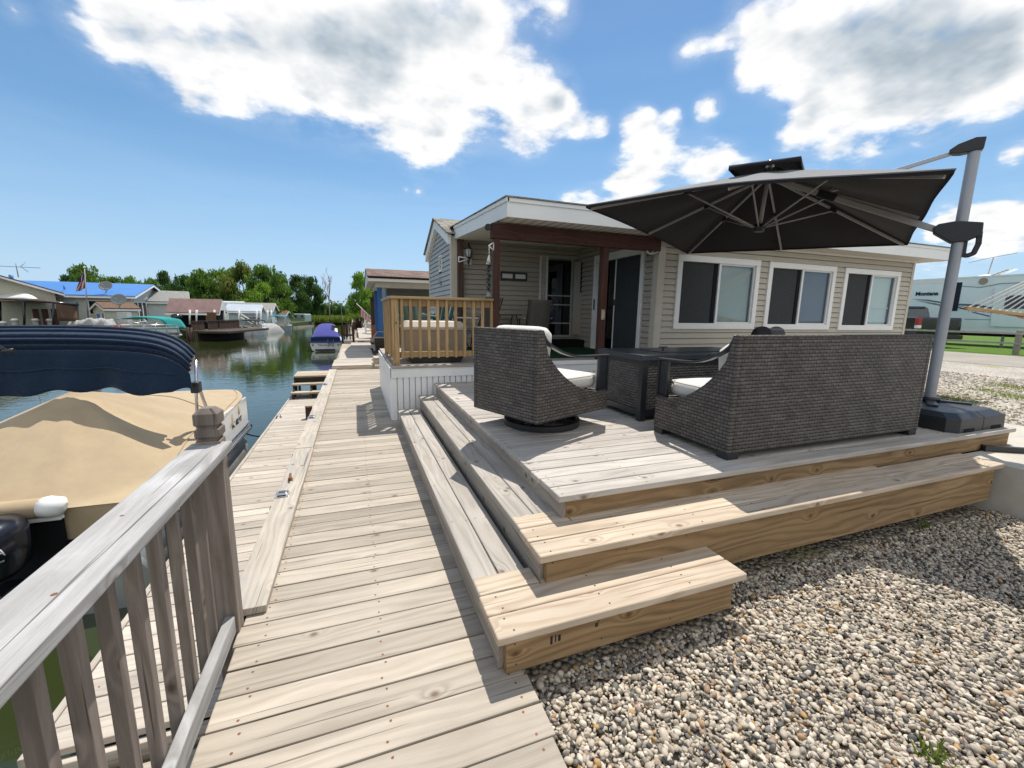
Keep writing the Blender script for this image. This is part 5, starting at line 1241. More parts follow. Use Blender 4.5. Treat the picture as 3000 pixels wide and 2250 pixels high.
mb = MB(); mb.tube([cv(u, .62+.0*u)+Vector((0, 0, .006)) for u in [i/30 for i in range(31)]], .007, 5); mb.tube([cv(.97, v)+Vector((0, 0, .006)) for v in [i/40 for i in range(41)]], .006, 5); mb.build('seam', TAN, cov)
# hull: fence panels, rails, deck, pontoons
mb = MB(); mb.box(BX1-.03, BX1-.006, BY0+.05, BY0+1.2, -.40, -.16); mb.box(BX1-.03, BX1-.006, BY0+1.2, BY1-.28, -.40, .10); mb.box(BX0+.006, BX0+.03, BY0+1.2, BY1-.28, -.40, .10); mb.box(BX0+.1, BX1-.1, BY1-.20, BY1-.16, -.40, .12); mb.box(BX0+.05, BX1-.05, BY0+.02, BY0+.045, -.42, -.17)
mb.build('side_panel', HULLW, pb, bevel=.004)
mb = MB()
for z in (-.36, -.31): mb.tube([(BX1+.008, BY0, z), (BX1+.008, BY1-.3, z), (BX1-.18, BY1-.1, z)], .016, 8)
mb.tube([(BX1+.004, BY0, -.41), (BX1+.004, BY1-.3, -.41), (BX1-.20, BY1-.06, -.41)], .038, 8); mb.build('rub_rail', CHROME, pb)
mb = MB(); mb.box(BX0+.01, BX1-.01, BY0+.0, BY1-.02, -.47, -.425); mb.build('platform', DARKIN, pb)
for xx in (BX0+.40, BX1-.30):
    mb = MB(); mb.tube([(xx, BY0-.2, -.80), (xx, BY1-.5, -.80), (xx, BY1-.1, -.76), (xx, BY1+.25, -.62)], [.29, .29, .23, .05], 18); mb.build('pontoon', HULLG, pb)
# registration marks on the bow panel
t_ = text_mesh('MC 482 VT', .12, INK, 'registration', pb, Matrix.Translation((BX1-.003, BY1-.95, -.155)) @ Matrix(((0, 0, 1, 0), (1, 0, 0, 0), (0, 1, 0, 0), (0, 0, 0, 1))))
# stern rail roll with white end cap, motor
mb = MB(); mb.tube([(-3.6, BY0-.06, -.08), (-2.40, BY0-.06, -.085)], .075, 12); mb.build('rail_roll', TAN, pb)
mb = MB(); mb.tube([(-2.42, BY0-.06, -.09), (-2.36, BY0-.06, -.09), (-2.29, BY0-.06, -.095), (-2.265, BY0-.06, -.10)], [.078, .088, .075, .03], 14); mb.build('end_cap', WHITE, pb)
mb = MB(); mb.box(-3.6, -2.30, BY0-.08, BY0-.03, -.205, -.172); mb.build('white_bar', WHITE, pb, bevel=.006)
mb = MB(); mb.box(-3.6, -2.32, BY0-.03, BY0-.005, -.90, -.20); mb.build('transom', DARKIN, pb)
mt = Vector((-2.575, 4.0, -.27))
mb = MB(); mb.lathe([(.10, -.22), (.155, -.16), (.17, 0), (.165, .12), (.13, .19), (.05, .215)], mt, 20, sx=1.05, sy=1.45); om = mb.build('outboard_motor', ENGB, pb)
mb = MB(); mb.box(mt.x-.06, mt.x+.06, mt.y-.10, mt.y+.14, -1.5, -.60); mb.build('leg', ENGB, om, bevel=.02)
mb = MB(); mb.lathe([(.1715, -.045), (.1725, -.03)], mt, 20, sx=1.0, sy=1.45); mb.build('stripe', GREYP, om)
text_mesh('YAMAHA', .066, INKW, 'lettering', om, Matrix.Translation((mt.x+.06, mt.y-.236, mt.z+.055)) @ Matrix.Rotation(math.radians(12), 4, 'Z') @ Matrix.Rotation(math.radians(90), 4, 'X'), .004)
# folded bimini: bows across the boat, canvas roll and hanging flap
bm = MB(); xr, xl = -1.70, -4.20
def arch(y, zc, ze, n=40, xr_=xr, xl_=xl):
    P = []
    for i in range(n+1):
        u = i/n*2-1; k = abs(u); z = zc-(zc-ze)*(0.36*k**2.6+0.64*k**10); P.append(Vector(((xr_+xl_)/2+u*(xr_-xl_)/2, y, z)))
    return P
layers = [(5.66, 1.290, .99, .022), (5.58, 1.262, .96, .018), (5.50, 1.215, .92, .026), (5.44, 1.178, .895, .016), (5.47, 1.150, .875, .022), (5.43, 1.118, .855, .016), (5.45, 1.090, .83, .020)]
for y, zc, ze, r in layers: bm.tube(arch(y, zc, ze), r, 9)
A_ = [arch(y, zc, ze) for y, zc, ze, r in layers]
for a, b in zip(A_[:-1], A_[1:]):
    k = bm.add(a+b); n = len(a)
    for i in range(n-1): bm.face((k+i, k+i+1, k+n+i+1, k+n+i), None, .5, 0, True)
bt = bm.build('bimini_top', NAVY, pb)
bm = MB(); a = arch(5.40, 1.080, .81, 60, xr+.02, xl-.02)
def flap(u, v):
    p = a[int(round(u*60))]; d = 0.42*(1-.30*abs(2*u-1)**6)+0.022*math.sin(u*17)+0.014*math.sin(u*41)+.018*math.sin(u*29+2)
    if u > .93: d *= 1.0-.35*(u-.93)/.07
    return Vector((p.x, p.y-.02-.030*v*math.sin(u*23+1)-.035*math.sin(u*7)*v-.02*v*math.sin(u*43), p.z-d*v))
bm.grid(flap, 60, 12); bm.build('flap', NAVY, bt, solid=.004)
bm = MB(); bm.tube([flap(i/60, .45)+Vector((0, -.006, 0)) for i in range(3, 58)], .008, 6); bm.build('seam', NAVY, bt)
mb = MB(); mb.tube([(xr+.02, 5.60, .93), (xr+.02, 5.52, .66), (xr+.0, 5.45, -.0)], .016, 8); mb.tube([(xr+.02, 5.55, .72), (xr+.01, 5.95, .10)], .018, 8); mb.tube([(xl-.0, 5.6, .93), (xl, 5.45, .0)], .016, 8)
mb.tube([(-3.05, 5.30, 1.09), (-3.35, 5.05, 1.46)], .013, 8); fr = mb.build('bow_frame', CHROME, pb)
mb = MB(); mb.box(xr-.02, xr+.06, 5.46, 5.58, .58, .70); mb.build('hinge', BLKP, fr, bevel=.012)
mb = MB(); mb.tube([(-3.06, 5.27, 1.08), (-2.98, 5.27, 1.09)], .022, 8); mb.build('hinge', BLKP, fr)

# ------------------------------------------------------------------ small motorboat with royal blue canvas
bt = thing('motorboat', 'white motorboat with royal blue canvas cover moored beside the raised boardwalk', 'boat', (-1.75, 31, -1.0))
TYB = 28.6; cxb = -1.74; hw = .90
def hullring(y):
    s_ = (y-TYB)/6.2; w_ = hw*(1-max(0, (s_-.45)/.55)**2.0*0.97); zk = -1.15+.25*s_*s_; zt = -.42+.22*s_*s_
    return [Vector((cxb-w_, y, zt)), Vector((cxb-w_*.98, y, zt-.22)), Vector((cxb-w_*.90, y, -.92+.2*s_*s_)), Vector((cxb-w_*.45, y, zk)), Vector((cxb+w_*.45, y, zk)), Vector((cxb+w_*.90, y, -.92+.2*s_*s_)), Vector((cxb+w_*.98, y, zt-.22)), Vector((cxb+w_, y, zt))]
mb = MB(); R_ = [mb.add(hullring(TYB+i*6.2/12)) for i in range(13)]
for a, b in zip(R_[:-1], R_[1:]):
    for k in range(7): mb.face((a+k, a+k+1, b+k+1, b+k), None, .5, 0, False)
    mb.face((a+7, a, b, b+7))
mb.face([R_[0]+k for k in range(8)][::-1]); mb.build('hull', HULLW, bt, autos=True)
mb = MB()
for i in range(12):
    a, b = hullring(TYB+i*6.2/12), hullring(TYB+(i+1)*6.2/12)
    for k, s_ in ((0, -1), (7, 1)): mb.beam(a[k]+Vector((s_*.01, 0, 0)), b[k]+Vector((s_*.01, 0, 0)), .06, .10, tint=.5)
mb.beam((cxb-hw-.03, TYB-.02, -.42), (cxb+hw+.03, TYB-.02, -.42), .05, .11, tint=.5); mb.build('rub_rail', ROYAL, bt)
mb = MB(); mb.box(cxb-.62, cxb+.5, TYB-.30, TYB-.02, -.93, -.87); mb.build('swim_platform', DARKIN, bt)
mb = MB()
for x in (cxb-hw+.15, cxb+hw-.2): mb.tube([(x, TYB-.006, -.62), (x, TYB-.002, -.62)], .07, 12)
mb.build('vent_ring', GREYP, bt)
mb = MB()
for k in range(3): mb.box(cxb+hw-.04, cxb+hw+.0, TYB+.3+k*.02, TYB+2.4+k*.3, -.62-k*.09, -.595-k*.09)
mb.build('hull_stripe', INK, bt)
text_mesh('Nautia Bay', .20, INK, 'stern_lettering', bt, Matrix.Translation((cxb-.02, TYB-.004, -.62)) @ Matrix.Rotation(math.radians(90), 4, 'X'), .002)
mb = MB(); mb.box(cxb+.10, cxb+.13, TYB-.05, TYB-.02, -.75, -.28); mb.box(cxb+.42, cxb+.45, TYB-.05, TYB-.02, -.75, -.28); mb.box(cxb+.10, cxb+.45, TYB-.05, TYB-.02, -.52, -.49); mb.build('boarding_ladder', GREYP, bt)
mb = MB()
secs = [(0.0, .86, -.36, -.12), (.12, .84, -.34, -.02), (1.3, .70, -.30, .58), (1.6, .62, -.28, .66), (2.6, .60, -.26, .64), (3.0, .60, -.24, .30), (4.0, .70, -.20, -.02), (5.6, .30, -.12, -.05)]
rr = []
for dy, w_, zb_, zt in secs:
    ring = []
    for i in range(13):
        a = math.pi*i/12; c, s_ = math.cos(a), math.sin(a); ring.append((cxb+w_*math.copysign(abs(c)**.55, c)*(1.02 if s_ < .2 else 1.0), TYB+dy, zb_+(zt-zb_)*abs(s_)**.5))
    rr.append(mb.add(ring))
for a, b in zip(rr[:-1], rr[1:]):
    for k in range(12): mb.face((a+k, a+k+1, b+k+1, b+k), None, .5, 0, True)
mb.face([rr[0]+k for k in range(13)][::-1]); cvb = mb.build('canvas_cover', ROYAL, bt)
mb = MB(); mb.box(cxb-.83, cxb+.80, TYB-.03, TYB-.005, -.37, -.13); mb.build('stern_flap', NAVY, cvb)
mb = MB(); mb.prism([(cxb+.30, TYB+.78, .30), (cxb+.66, TYB+.62, .06), (cxb+.78, TYB+.40, -.08), (cxb+.58, TYB+1.12, .48), (cxb+.32, TYB+1.25, .55)], (.02, -.05, .03)); mb.build('clear_window', DARKIN, cvb)
mb = MB(); mb.prism([(cxb+.48, TYB+.70, .18), (cxb+.66, TYB+.60, .10), (cxb+.64, TYB+.90, .32), (cxb+.50, TYB+1.0, .36)], (.03, -.07, .04)); mb.build('folded_flap', WHITE, cvb)
mb = MB(); mb.tube([(cxb-.95, TYB+3.2, -.3), (cxb-.93, TYB+3.2, .72)], .012, 5); mb.tube([(cxb+.95, TYB+3.0, -.3), (cxb+.90, TYB+3.0, 2.2)], .010, 5); mb.build('antenna', GREYP, bt)

# ------------------------------------------------------------------ neighbour's porch with blue posts
nh = thing('neighbour_porch', 'neighbouring porch house with blue posts and a reddish shingle roof', 'house', (2.5, 16, 0.1))
ny = 15.3; pxa, pxb = .0500*ny, .0594*ny
for yy, s_ in ((ny, 0), (17.9, 0)):
    mb = MB(); mb.box(pxa, pxb, yy, yy+.14, 0.12, 2.33); mb.build('post', BLUEP, nh, bevel=.006)
EY = 14.5; ez = ony(1080, 810, EY).z; ex = ony(1078, 810, EY).x; rz_ = ony(1074, 788, 16.6).z; rx = ex-.02
def rbox(name, pts, ext, mat): mb = MB(); mb.prism(pts, ext); return mb.build(name, mat, nh)
mb = MB(); b = mb.add([(rx, EY-.05, ez), (6.5, EY-.05, ez), (6.5, 16.6, rz_), (rx, 16.6, rz_)]); mb.face((b, b+1, b+2, b+3), [(0, 0), (6.1, 0), (6.1, 2.1), (0, 2.1)]); b = mb.add([(rx, 16.6, rz_), (6.5, 16.6, rz_), (6.5, 19.5, ez-.1), (rx, 19.5, ez-.1)]); mb.face((b, b+1, b+2, b+3)); mb.build('roof', SHR, nh, solid=.04)
fz = ony(1083, 823, EY).z
mb = MB(); mb.box(ex, 6.5, EY, EY+.03, fz, ez-.045); mb.prism([(ex, EY+.03, fz), (ex, EY+.03, ez-.045), (ex, 16.6, rz_-.05), (ex, 19.4, ez-.14), (ex, 19.4, fz-.1)], (.03, 0, 0)); mb.build('fascia', SOFF, nh)
mb = MB(); bz = ony(1107, 842, ny).z; mb.box(pxa-.06, 6.5, ny-.04, ny+.16, bz, bz+.20); mb.box(pxa-.06, pxa+.12, ny+.16, 19, bz, bz+.2); mb.build('porch_beam', SOFF, nh)
mb = MB(); mb.box(ex+.03, 6.5, EY+.03, 19.3, fz, fz+.02); mb.build('soffit', SOFF, nh)
mb = MB(); siding_y(mb, 1.3, 7.5, 18.8, .1, 2.5); mb.box(1.3, 7.5, 18.8, 22.5, .1, 2.6); mb.build('wall', GREYP, nh)
mb = MB(); mb.box(.62, 6.5, 14.55, 18.8, -.05, .12); mb.build('porch_floor', W_STEP, nh)
t = thing('planter_stand', 'dark wooden planter stand with a pale top at the foot of the blue post', 'planter', (.66, 14.8, .1))
x0, x1 = .0375*14.75, .061*14.75
mb = MB(); mb.box(x0-.05, x1+.3, 14.6, 15.1, .11, .18); mb.box(x0+.06, x1+.3, 14.75, 15.1, .18, .36); mb.box(x0+.04, x1+.28, 14.72, 15.12, .36, .60); mb.build('body', W_DARK, t)
mb = MB(); mb.beam((x0, 14.70, .64), (x1+.3, 14.70, .64), .03, .04); mb.beam((x0, 14.70, .64), (x0+.16, 15.3, .80), .03, .04); mb.beam((x0+.16, 15.3, .80), (x1+.3, 15.3, .80), .03, .04); mb.build('top_frame', BOXB, t)
t = thing('brown_pergola_post', 'dark brown post with terracotta pot beside the neighbouring blue porch', 'post', (1.0, 21, .2))
mb = MB(); a = ony(1088, 960, 22); mb.box(a.x, a.x+.22, 22, 22.2, .2, ony(1088, 875, 22).z); mb.box(a.x-.08, a.x+1.2, 21.9, 22.3, ony(1088, 875, 22).z, ony(1088, 870, 22).z); mb.build('post', W_POST, t)
mb = MB(); mb.box(a.x-.02, a.x+.5, 21.6, 21.9, .2, ony(1088, 952, 22).z); mb.build('planter_box', TERRA, t)
def ony_box(mb, p0, p1, Y, dy): a, b = ony(*p0, Y), ony(*p1, Y); mb.box(min(a.x, b.x), max(a.x, b.x), Y, Y+dy, min(a.z, b.z), max(a.z, b.z))
t = thing('garden_flag', 'red and white striped flag hanging from a slanted white pole by the boardwalk', 'flag', ony(1060, 935, 26))
mb = MB(); a, b = ony(1044, 889, 26), ony(1086, 928, 26); mb.tube([a, b], .02, 6); mb.build('pole', WHITE, t)
n = 13
for k in range(n):
    u0, u1 = k/n, (k+1)/n; mb = MB()
    p0, p1 = a.lerp(b, .26+.70*u0), a.lerp(b, .26+.70*u1); drop = 0.52*(1-.25*u0)
    mb.grid(lambda u, v: p0.lerp(p1, u)+Vector((0, .04*math.sin((u0+(u1-u0)*u)*14), -drop*v)), 2, 4); mb.build('stripe', FLAGR if k % 2 == 0 else FLAGW, t)
t = thing('white_marker_post', 'slim pale grey post on the grass beside the far boardwalk', 'post', ony(1071, 970, 27))
mb = MB(); a = ony(1069, 975, 27); mb.box(a.x, a.x+.11, 27, 27.1, .05, ony(1069, 936, 27).z); mb.build('post', WHITEP, t)
t = thing('entry_stairs', 'grey wooden stairs beyond the blue posts of the neighbouring porch', 'stairs', ony(1082, 975, 25))
a = ony(1075, 978, 25)
for k in range(6):
    mb = MB(); mb.box(a.x, a.x+1.0, 25+k*.28, 25.3+k*.28, .2+k*.17, .25+k*.17); mb.build('tread', W_STEP, t)
# reddish wooden rail frames along the far boardwalk
for i, (px0, px1, Y, top, bot, lab) in enumerate(((1001, 1037, 21.3, 956, 1000, 'reddish brown wooden rail frame beside the motorboat, nearest of the row'), (1014, 1038, 31, 948, 975, 'reddish brown wooden rail frame farther along the boardwalk behind the nearest one'), (1034, 1050, 38, 944, 968, 'dark wooden rail frame at the far end of the boardwalk'))):
    t = thing('wooden_railing', lab, 'railing', ony(px0, bot, Y), 0, 'rail frames along the boardwalk')
    a, b = ony(px0, bot, Y), ony(px1, top, Y); w_ = (b.x-a.x); s_ = Y/21.3
    mb = MB(); mb.box(a.x, a.x+.09*s_, Y, Y+.09, a.z-.3, b.z); mb.box(b.x-.09*s_, b.x, Y, Y+.09, a.z-.3, b.z); mb.box(a.x, b.x, Y-.02, Y+.12, b.z, b.z+.04); mb.build('frame', W_RED if i < 2 else W_POST, t)
    mb = MB()
    for k in (0.18, .36, .62, .82): mb.box(a.x+w_*k, a.x+w_*k+.05*s_, Y+.02, Y+.06, a.z+.08, b.z-.05)
    mb.box(a.x+.09, b.x-.09, Y+.01, Y+.05, a.z+.36*(b.z-a.z), a.z+.46*(b.z-a.z)); mb.build('slat', W_RED if i != 1 else PILE, t)
    mb = MB(); mb.box(a.x-.05, b.x+.05, Y-.03, Y+2.0, a.z-.22, a.z-.10); mb.build('floor', W_DARK, t)
# ------------------------------------------------------------------ right side: hammock, fence, truck, camper
GZ = -0.058
t = thing('hammock_stand', 'black steel stand foot lying on the sunlit concrete slab at the right edge', 'stand', (5.5, 1.9, .335))
mb = MB(); mb.beam((5.30, 1.955, .362), (7.6, .62, .362), .045, .045, tint=.5); mb.beam((5.285, 1.964, .362), (5.31, 1.95, .362), .055, .054, tint=.5); mb.build('foot', BLACKM, t, bevel=.004)
h = thing('hammock', 'rope hammock end with wooden spreader bar and white cords at the right edge', 'hammock', (7.5, 2.9, 1.6))
A, B = ony(2828, 903, 3.1), ony(3060, 929, 3.1)
mb = MB(); mb.beam(A, B, .045, .045, tint=.6); mb.build('spreader_bar', W_YEL, h, bevel=.008)
dirb = (B-A).normalized(); Q = Vector((B.x+1.35, 3.0, B.z+1.25))
mb = MB()
for k in range(9):
    p = A+dirb*(.10+k*.178); mb.tube([p+Vector((0, 0, .03)), p.lerp(Q, .5)-Vector((0, 0, .03)), Q], .008, 5); mb.tube([p-Vector((0, 0, .035)), p+Vector((0, 0, .035))], .011, 5)
mb.build('cord', ROPEW, h)
mb = MB(); e = (A+B)/2
def sling(u, v): 
    p = A.lerp(B, .50+u*.55); return p+Vector((1.5*v, -.25*v, -.025-.16*math.sin(v*1.57)-.10*math.sin(u*math.pi)*v))
mb.grid(sling, 12, 10); mb.build('sling', stripes('hammock cloth', (.46, .43, .36), (.40, .20, .16), 2.2, 0, .62), h, solid=.006)
mb = MB(); mb.tube([Q, Q+Vector((.5, .1, .4)), Q+Vector((.9, .2, -3.0))], .03, 8); mb.build('stand_arm', BLACKM, h)

fx = 29.0
fn = thing('rail_fence', 'weathered post and rail fence with pale rails across the mown lawn', 'fence', (fx, 12, GZ))
for k, yy in enumerate((-2.0, 4.2, 10.35, 16.6, 22.8, 29.0)):
    mb = MB(); mb.box(fx-.11, fx+.11, yy-.09, yy+.09, GZ-.1, 1.08+.0, along='z'); mb.build('post', W_RISE, fn, bevel=.02)
for z in (.92, .46):
    mb = MB(); mb.beam((fx-.12, -8, z), (fx-.12, 40, z), .05, .09, tint=.4); mb.build('rail', PILE, fn)

tr = thing('pickup_truck', 'black pickup truck with red tail lamp parked behind the beige home', 'pickup truck', (30.0, 14.6, GZ))
P1 = Vector((29.9, 14.7, 0)); P2 = Vector((31.95, 13.70, 0)); rx_ = (P2-P1).normalized(); fw = Vector((-rx_.y, rx_.x, 0)); Wt = (P2-P1).length
T = lambda r, f, z: P1+rx_*r+fw*f+Vector((0, 0, z))
def tbox(mb, r0, r1, f0, f1, z0, z1): mb.obox(T((r0+r1)/2, (f0+f1)/2, (z0+z1)/2), rx_*((r1-r0)/2), fw*((f1-f0)/2), (0, 0, (z1-z0)/2), .5, grain=False)
mb = MB(); mb.prism([T(0, 0, .62), T(0, -.03, 1.15), T(0, .02, 1.62), T(0, 5.6, 1.66), T(0, 5.75, .62)], rx_*Wt); mb.build('body', TRUCK, tr, bevel=.05)
mb = MB(); mb.prism([T(.06, 2.0, 1.63), T(.14, 2.35, 2.22), T(.14, 4.0, 2.25), T(.06, 4.9, 1.65)], rx_*(Wt-.12)); mb.build('cab', GLASSD, tr, bevel=.04)
mb = MB(); mb.prism([T(.12, 2.25, 2.2), T(.14, 2.4, 2.29), T(.14, 3.9, 2.30), T(.12, 4.1, 2.22)], rx_*(Wt-.26)); mb.build('cab_roof', TRUCK, tr, bevel=.03)
mb = MB(); tbox(mb, .16, Wt-.16, -.075, -.03, .85, 1.55); mb.build('tailgate', TRUCK, tr, bevel=.02)
mb = MB(); tbox(mb, -.02, Wt+.02, -.22, 0, .42, .66); mb.build('bumper', ENGB, tr, bevel=.04)
for r0, r1 in ((-.012, .19),):
    mb = MB(); tbox(mb, r0, r1, -.07, .18, 1.18, 1.58); o = mb.build('tail_lamp', REDL, tr, bevel=.02)
    mb = MB(); tbox(mb, r0-.003, r1+.003, -.074, .16, 1.00, 1.178); mb.build('reversing_lamp', WHITE, o, bevel=.015)
for r0 in (.0, Wt-.26):
    for f0 in (1.1, 4.6):
        mb = MB(); mb.tube([T(r0, f0, .36), T(r0+.26, f0, .36)], .41, 22); w_ = mb.build('tyre', TYRE, tr); mb = MB(); mb.tube([T(r0-.012, f0, .36), T(r0+.272, f0, .36)], .24, 16); mb.build('rim', HULLG, w_)

rv = thing('camper_trailer', 'long pale fifth wheel camper with dark swoosh stripes and Montana lettering', 'camper', (36, 15, GZ))
RX = 36.0; RZT = 4.12; ry0, ry1 = 6.0, 21.5
mb = MB(); mb.prism([(RX, ry0, .85), (RX, ry0, RZT-.1), (RX, ry0+.3, RZT), (RX, 17.9, RZT), (RX, ry1-1.0, RZT-.08), (RX, ry1-.1, RZT-.7), (RX, ry1, 2.0), (RX, ry1-.2, 1.75), (RX, 17.9, 1.75), (RX, 17.6, .85)], (2.5, 0, 0)); mb.build('body', RVW, rv, bevel=.06)
mb = MB(); mb.box(RX-.03, RX+.03, ry0, 18.6, RZT-.04, RZT+.05); mb.build('roof_edge', WHITE, rv)
ff = lambda px, py, dx=.02: onx(px, py, RX-dx)
def band(name, pts, mat, dx=.012):
    P_ = [ff(*p) for p in pts]; mb = MB(); mb.prism([Vector((RX-dx, p.y, p.z)) for p in P_], (-.006, 0, 0)); return mb.build(name, mat, rv)
band('upper_band', [(2660, 822), (2800, 818), (2800, 828), (2660, 833)], WHITE)
band('swoosh', [(2670, 876), (2720, 878), (2780, 888), (2830, 900), (2790, 894), (2720, 882)], RVG)
band('swoosh', [(2682, 880), (2740, 888), (2800, 906), (2815, 908), (2740, 893)], GREYP)
band('swoosh', [(2796, 889), (2870, 892), (2960, 914), (2900, 904), (2830, 896), (2800, 893)], RVG)
band('swoosh', [(2796, 897), (2850, 908), (2815, 905)], INK)
band('swoosh', [(2845, 912), (2900, 925), (2898, 928), (2850, 916)], BLUEP)
band('swoosh', [(2895, 936), (3000, 944), (3040, 950), (2930, 941)], RVG)
band('trim_line', [(2800, 836), (2870, 841), (2930, 830), (3010, 826), (3010, 828), (2930, 832), (2872, 843), (2800, 838)], GREYP)
band('trim_line', [(2824, 934), (2900, 936), (2900, 937.5), (2824, 935.5)], GREYP)
band('slide_out', [(2917, 838), (3040, 832), (3040, 960), (2903, 956)], RVW, .10)
a, b = ff(2948, 866, .13), ff(3060, 904, .13)
mb = MB(); mb.box(RX-.15, RX-.11, b.y, a.y, b.z, a.z); mb.build('window', GLASSD, rv, bevel=.08); mb = MB(); mb.box(RX-.112, RX-.105, b.y+.05, a.y-.05, b.z+.05, a.z-.05); mb.build('window_backing', DARKIN, rv)
a, b = ff(2795, 828), ff(2804, 911)
mb = MB(); mb.box(RX-.03, RX+.01, b.y, a.y, b.z, a.z); mb.build('gap_seal', INK, rv)
p = ff(2881, 824); mb = MB(); mb.tube([(RX-.05, p.y, p.z), (RX+.02, p.y, p.z)], .20, 18); mb.build('vent', BOXB, rv)
tp, tq = ff(2683, 864), ff(2749, 857)
text_mesh('Montana', (tp-tq).length/3.45, INK, 'lettering', rv, Matrix.Translation(((tp.x+tq.x)/2-.02, (tp.y+tq.y)/2, (tp.z+tq.z)/2)) @ Matrix(((0, 0, -1, 0), (-1, 0, 0, 0), (0, 1, 0, 0), (0, 0, 0, 1))), .004, .012)
mb = MB(); mb.box(RX+.2, RX+2.2, ry0+.3, 17.4, .55, .85); mb.build('chassis', DARKIN, rv)
mb = MB(); mb.box(RX-.02, RX+.02, ry0, 17.5, .80, .90); mb.build('skirt_rail', WHITE, rv)
for yy in (9.6, 10.6):
    mb = MB(); mb.tube([(RX+.05, yy, .33), (RX+.35, yy, .33)], .40, 20); mb.build('tyre', TYRE, rv)
for yy in (13.5, 17.0):
    mb = MB(); mb.box(RX+.1, RX+.2, yy, yy+.1, GZ, .6); mb.build('jack', GREYP, rv)
an = thing('roof_antenna', 'thin roof antenna mast with crossbar on top of the pale camper', 'antenna', ff(2875, 800))
a, b = ff(2872, 802), ff(2888, 757); mb = MB(); mb.tube([(RX+.8, a.y, RZT+.02), (RX+.8, b.y, b.z+.1)], .03, 6); mb.tube([(RX+.8, b.y-1.0, b.z+.25), (RX+.8, b.y+.1, b.z+.1), (RX+.8, b.y+1.1, b.z-.1)], .02, 6); mb.build('mast', PILE, an)
mb = MB(); mb.ball((RX+.8, a.y, RZT+.06), (.3, .5, .12), 12, 6); mb.build('base', WHITE, an)
av = thing('roof_vent', 'pair of raised white roof vent lids on top of the pale camper', 'roof vent', ff(2925, 800))
for q in (2915, 2930):
    a = ff(q, 798); mb = MB(); mb.beam((RX+.6, a.y+.5, RZT+.02), (RX+.6, a.y-.4, RZT+.40), .5, .03); mb.build('lid', WHITE, av)
# ------------------------------------------------------------------ across the canal
RH = Vector((FY, -FX, 0)); FH = Vector((FX, FY, 0))
def LD(lat, d, z=0.0): p = RH*lat+FH*d; return Vector((p.x, p.y, z))
def zat(px, py, d): return dep(px, py, d).z
GL = -0.33                                              # ground level of the left bank
def gable_house(name, label, cat, px, d, u, L, W, ze, zr, wall, roof, trim, over=.35, side=1, group=None, z0=GL):
    """px, d: near corner shared by the long wall and the gable; u: (lateral, depth) direction of the long wall"""
    c = dep(px, 905, d); ux = (RH*u[0]+FH*u[1]).normalized(); uy = Vector((-ux.y, ux.x, 0))*side
    t = thing(name, label, cat, (c.x, c.y, z0), 0.0, group)
    Q = lambda a, b, z: Vector((c.x, c.y, 0))+ux*a+uy*b+Vector((0, 0, z))
    mb = MB(); mb.prism([Q(0, 0, z0), Q(0, W, z0), Q(0, W, ze), Q(0, W/2, zr), Q(0, 0, ze)], ux*L); mb.build('wall', wall, t)
    mb = MB(); k = (zr-ze)/(W/2)
    for b0, b1 in ((-over, W/2), (W+over, W/2)):
        zl = ze-over*k+.06; mb.prism([Q(-over, b0, zl), Q(-over, b1, zr+.06), Q(-over, b1, zr+.14), Q(-over, b0, zl+.08)], ux*(L+2*over))
    mb.build('roof', roof, t)
    mb = MB()
    for aa in (-over-.02, L+over-.02):
        for b0, b1 in ((-over, W/2), (W+over, W/2)):
            zl = ze-over*k+.06; mb.prism([Q(aa, b0, zl-.16), Q(aa, b1, zr-.10), Q(aa, b1, zr+.05), Q(aa, b0, zl-.01)], ux*.04)
    mb.prism([Q(-over, -over-.02, ze-over*k-.10), Q(-over, -over-.02, ze-over*k+.05), Q(-over, -over+.02, ze-over*k+.05), Q(-over, -over+.02, ze-over*k-.10)], ux*(L+2*over)); mb.build('trim', trim, t)
    def win(face, a0, a1, z_0, z_1, mat=None, fr=.06, frame=None):
        mb = MB()
        if face == 'long': R = lambda a, z, o: Q(a, -o, z)
        else: R = lambda a, z, o: Q(-o, a, z)
        for (x0, x1, y0, y1) in ((a0-fr, a1+fr, z_1, z_1+fr), (a0-fr, a1+fr, z_0-fr, z_0), (a0-fr, a0, z_0, z_1), (a1, a1+fr, z_0, z_1)):
            mb.prism([R(x0, y0, .01), R(x1, y0, .01), R(x1, y1, .01), R(x0, y1, .01)], R(0, 0, .05)-R(0, 0, 0))
        o = mb.build('window', frame or trim, t); mb = MB(); mb.prism([R(a0, z_0, .005), R(a1, z_0, .005), R(a1, z_1, .005), R(a0, z_1, .005)], R(0, 0, .012)-R(0, 0, 0)); mb.build('pane', mat or GLASSK, o); return o
    return t, Q, win
GLASSK = plain('far dark pane', (.02, .024, .028), .08, 0, .6, .05)
DARKW = plain('dark screen pane', (.03, .018, .022), .25, 0, .4, .1)

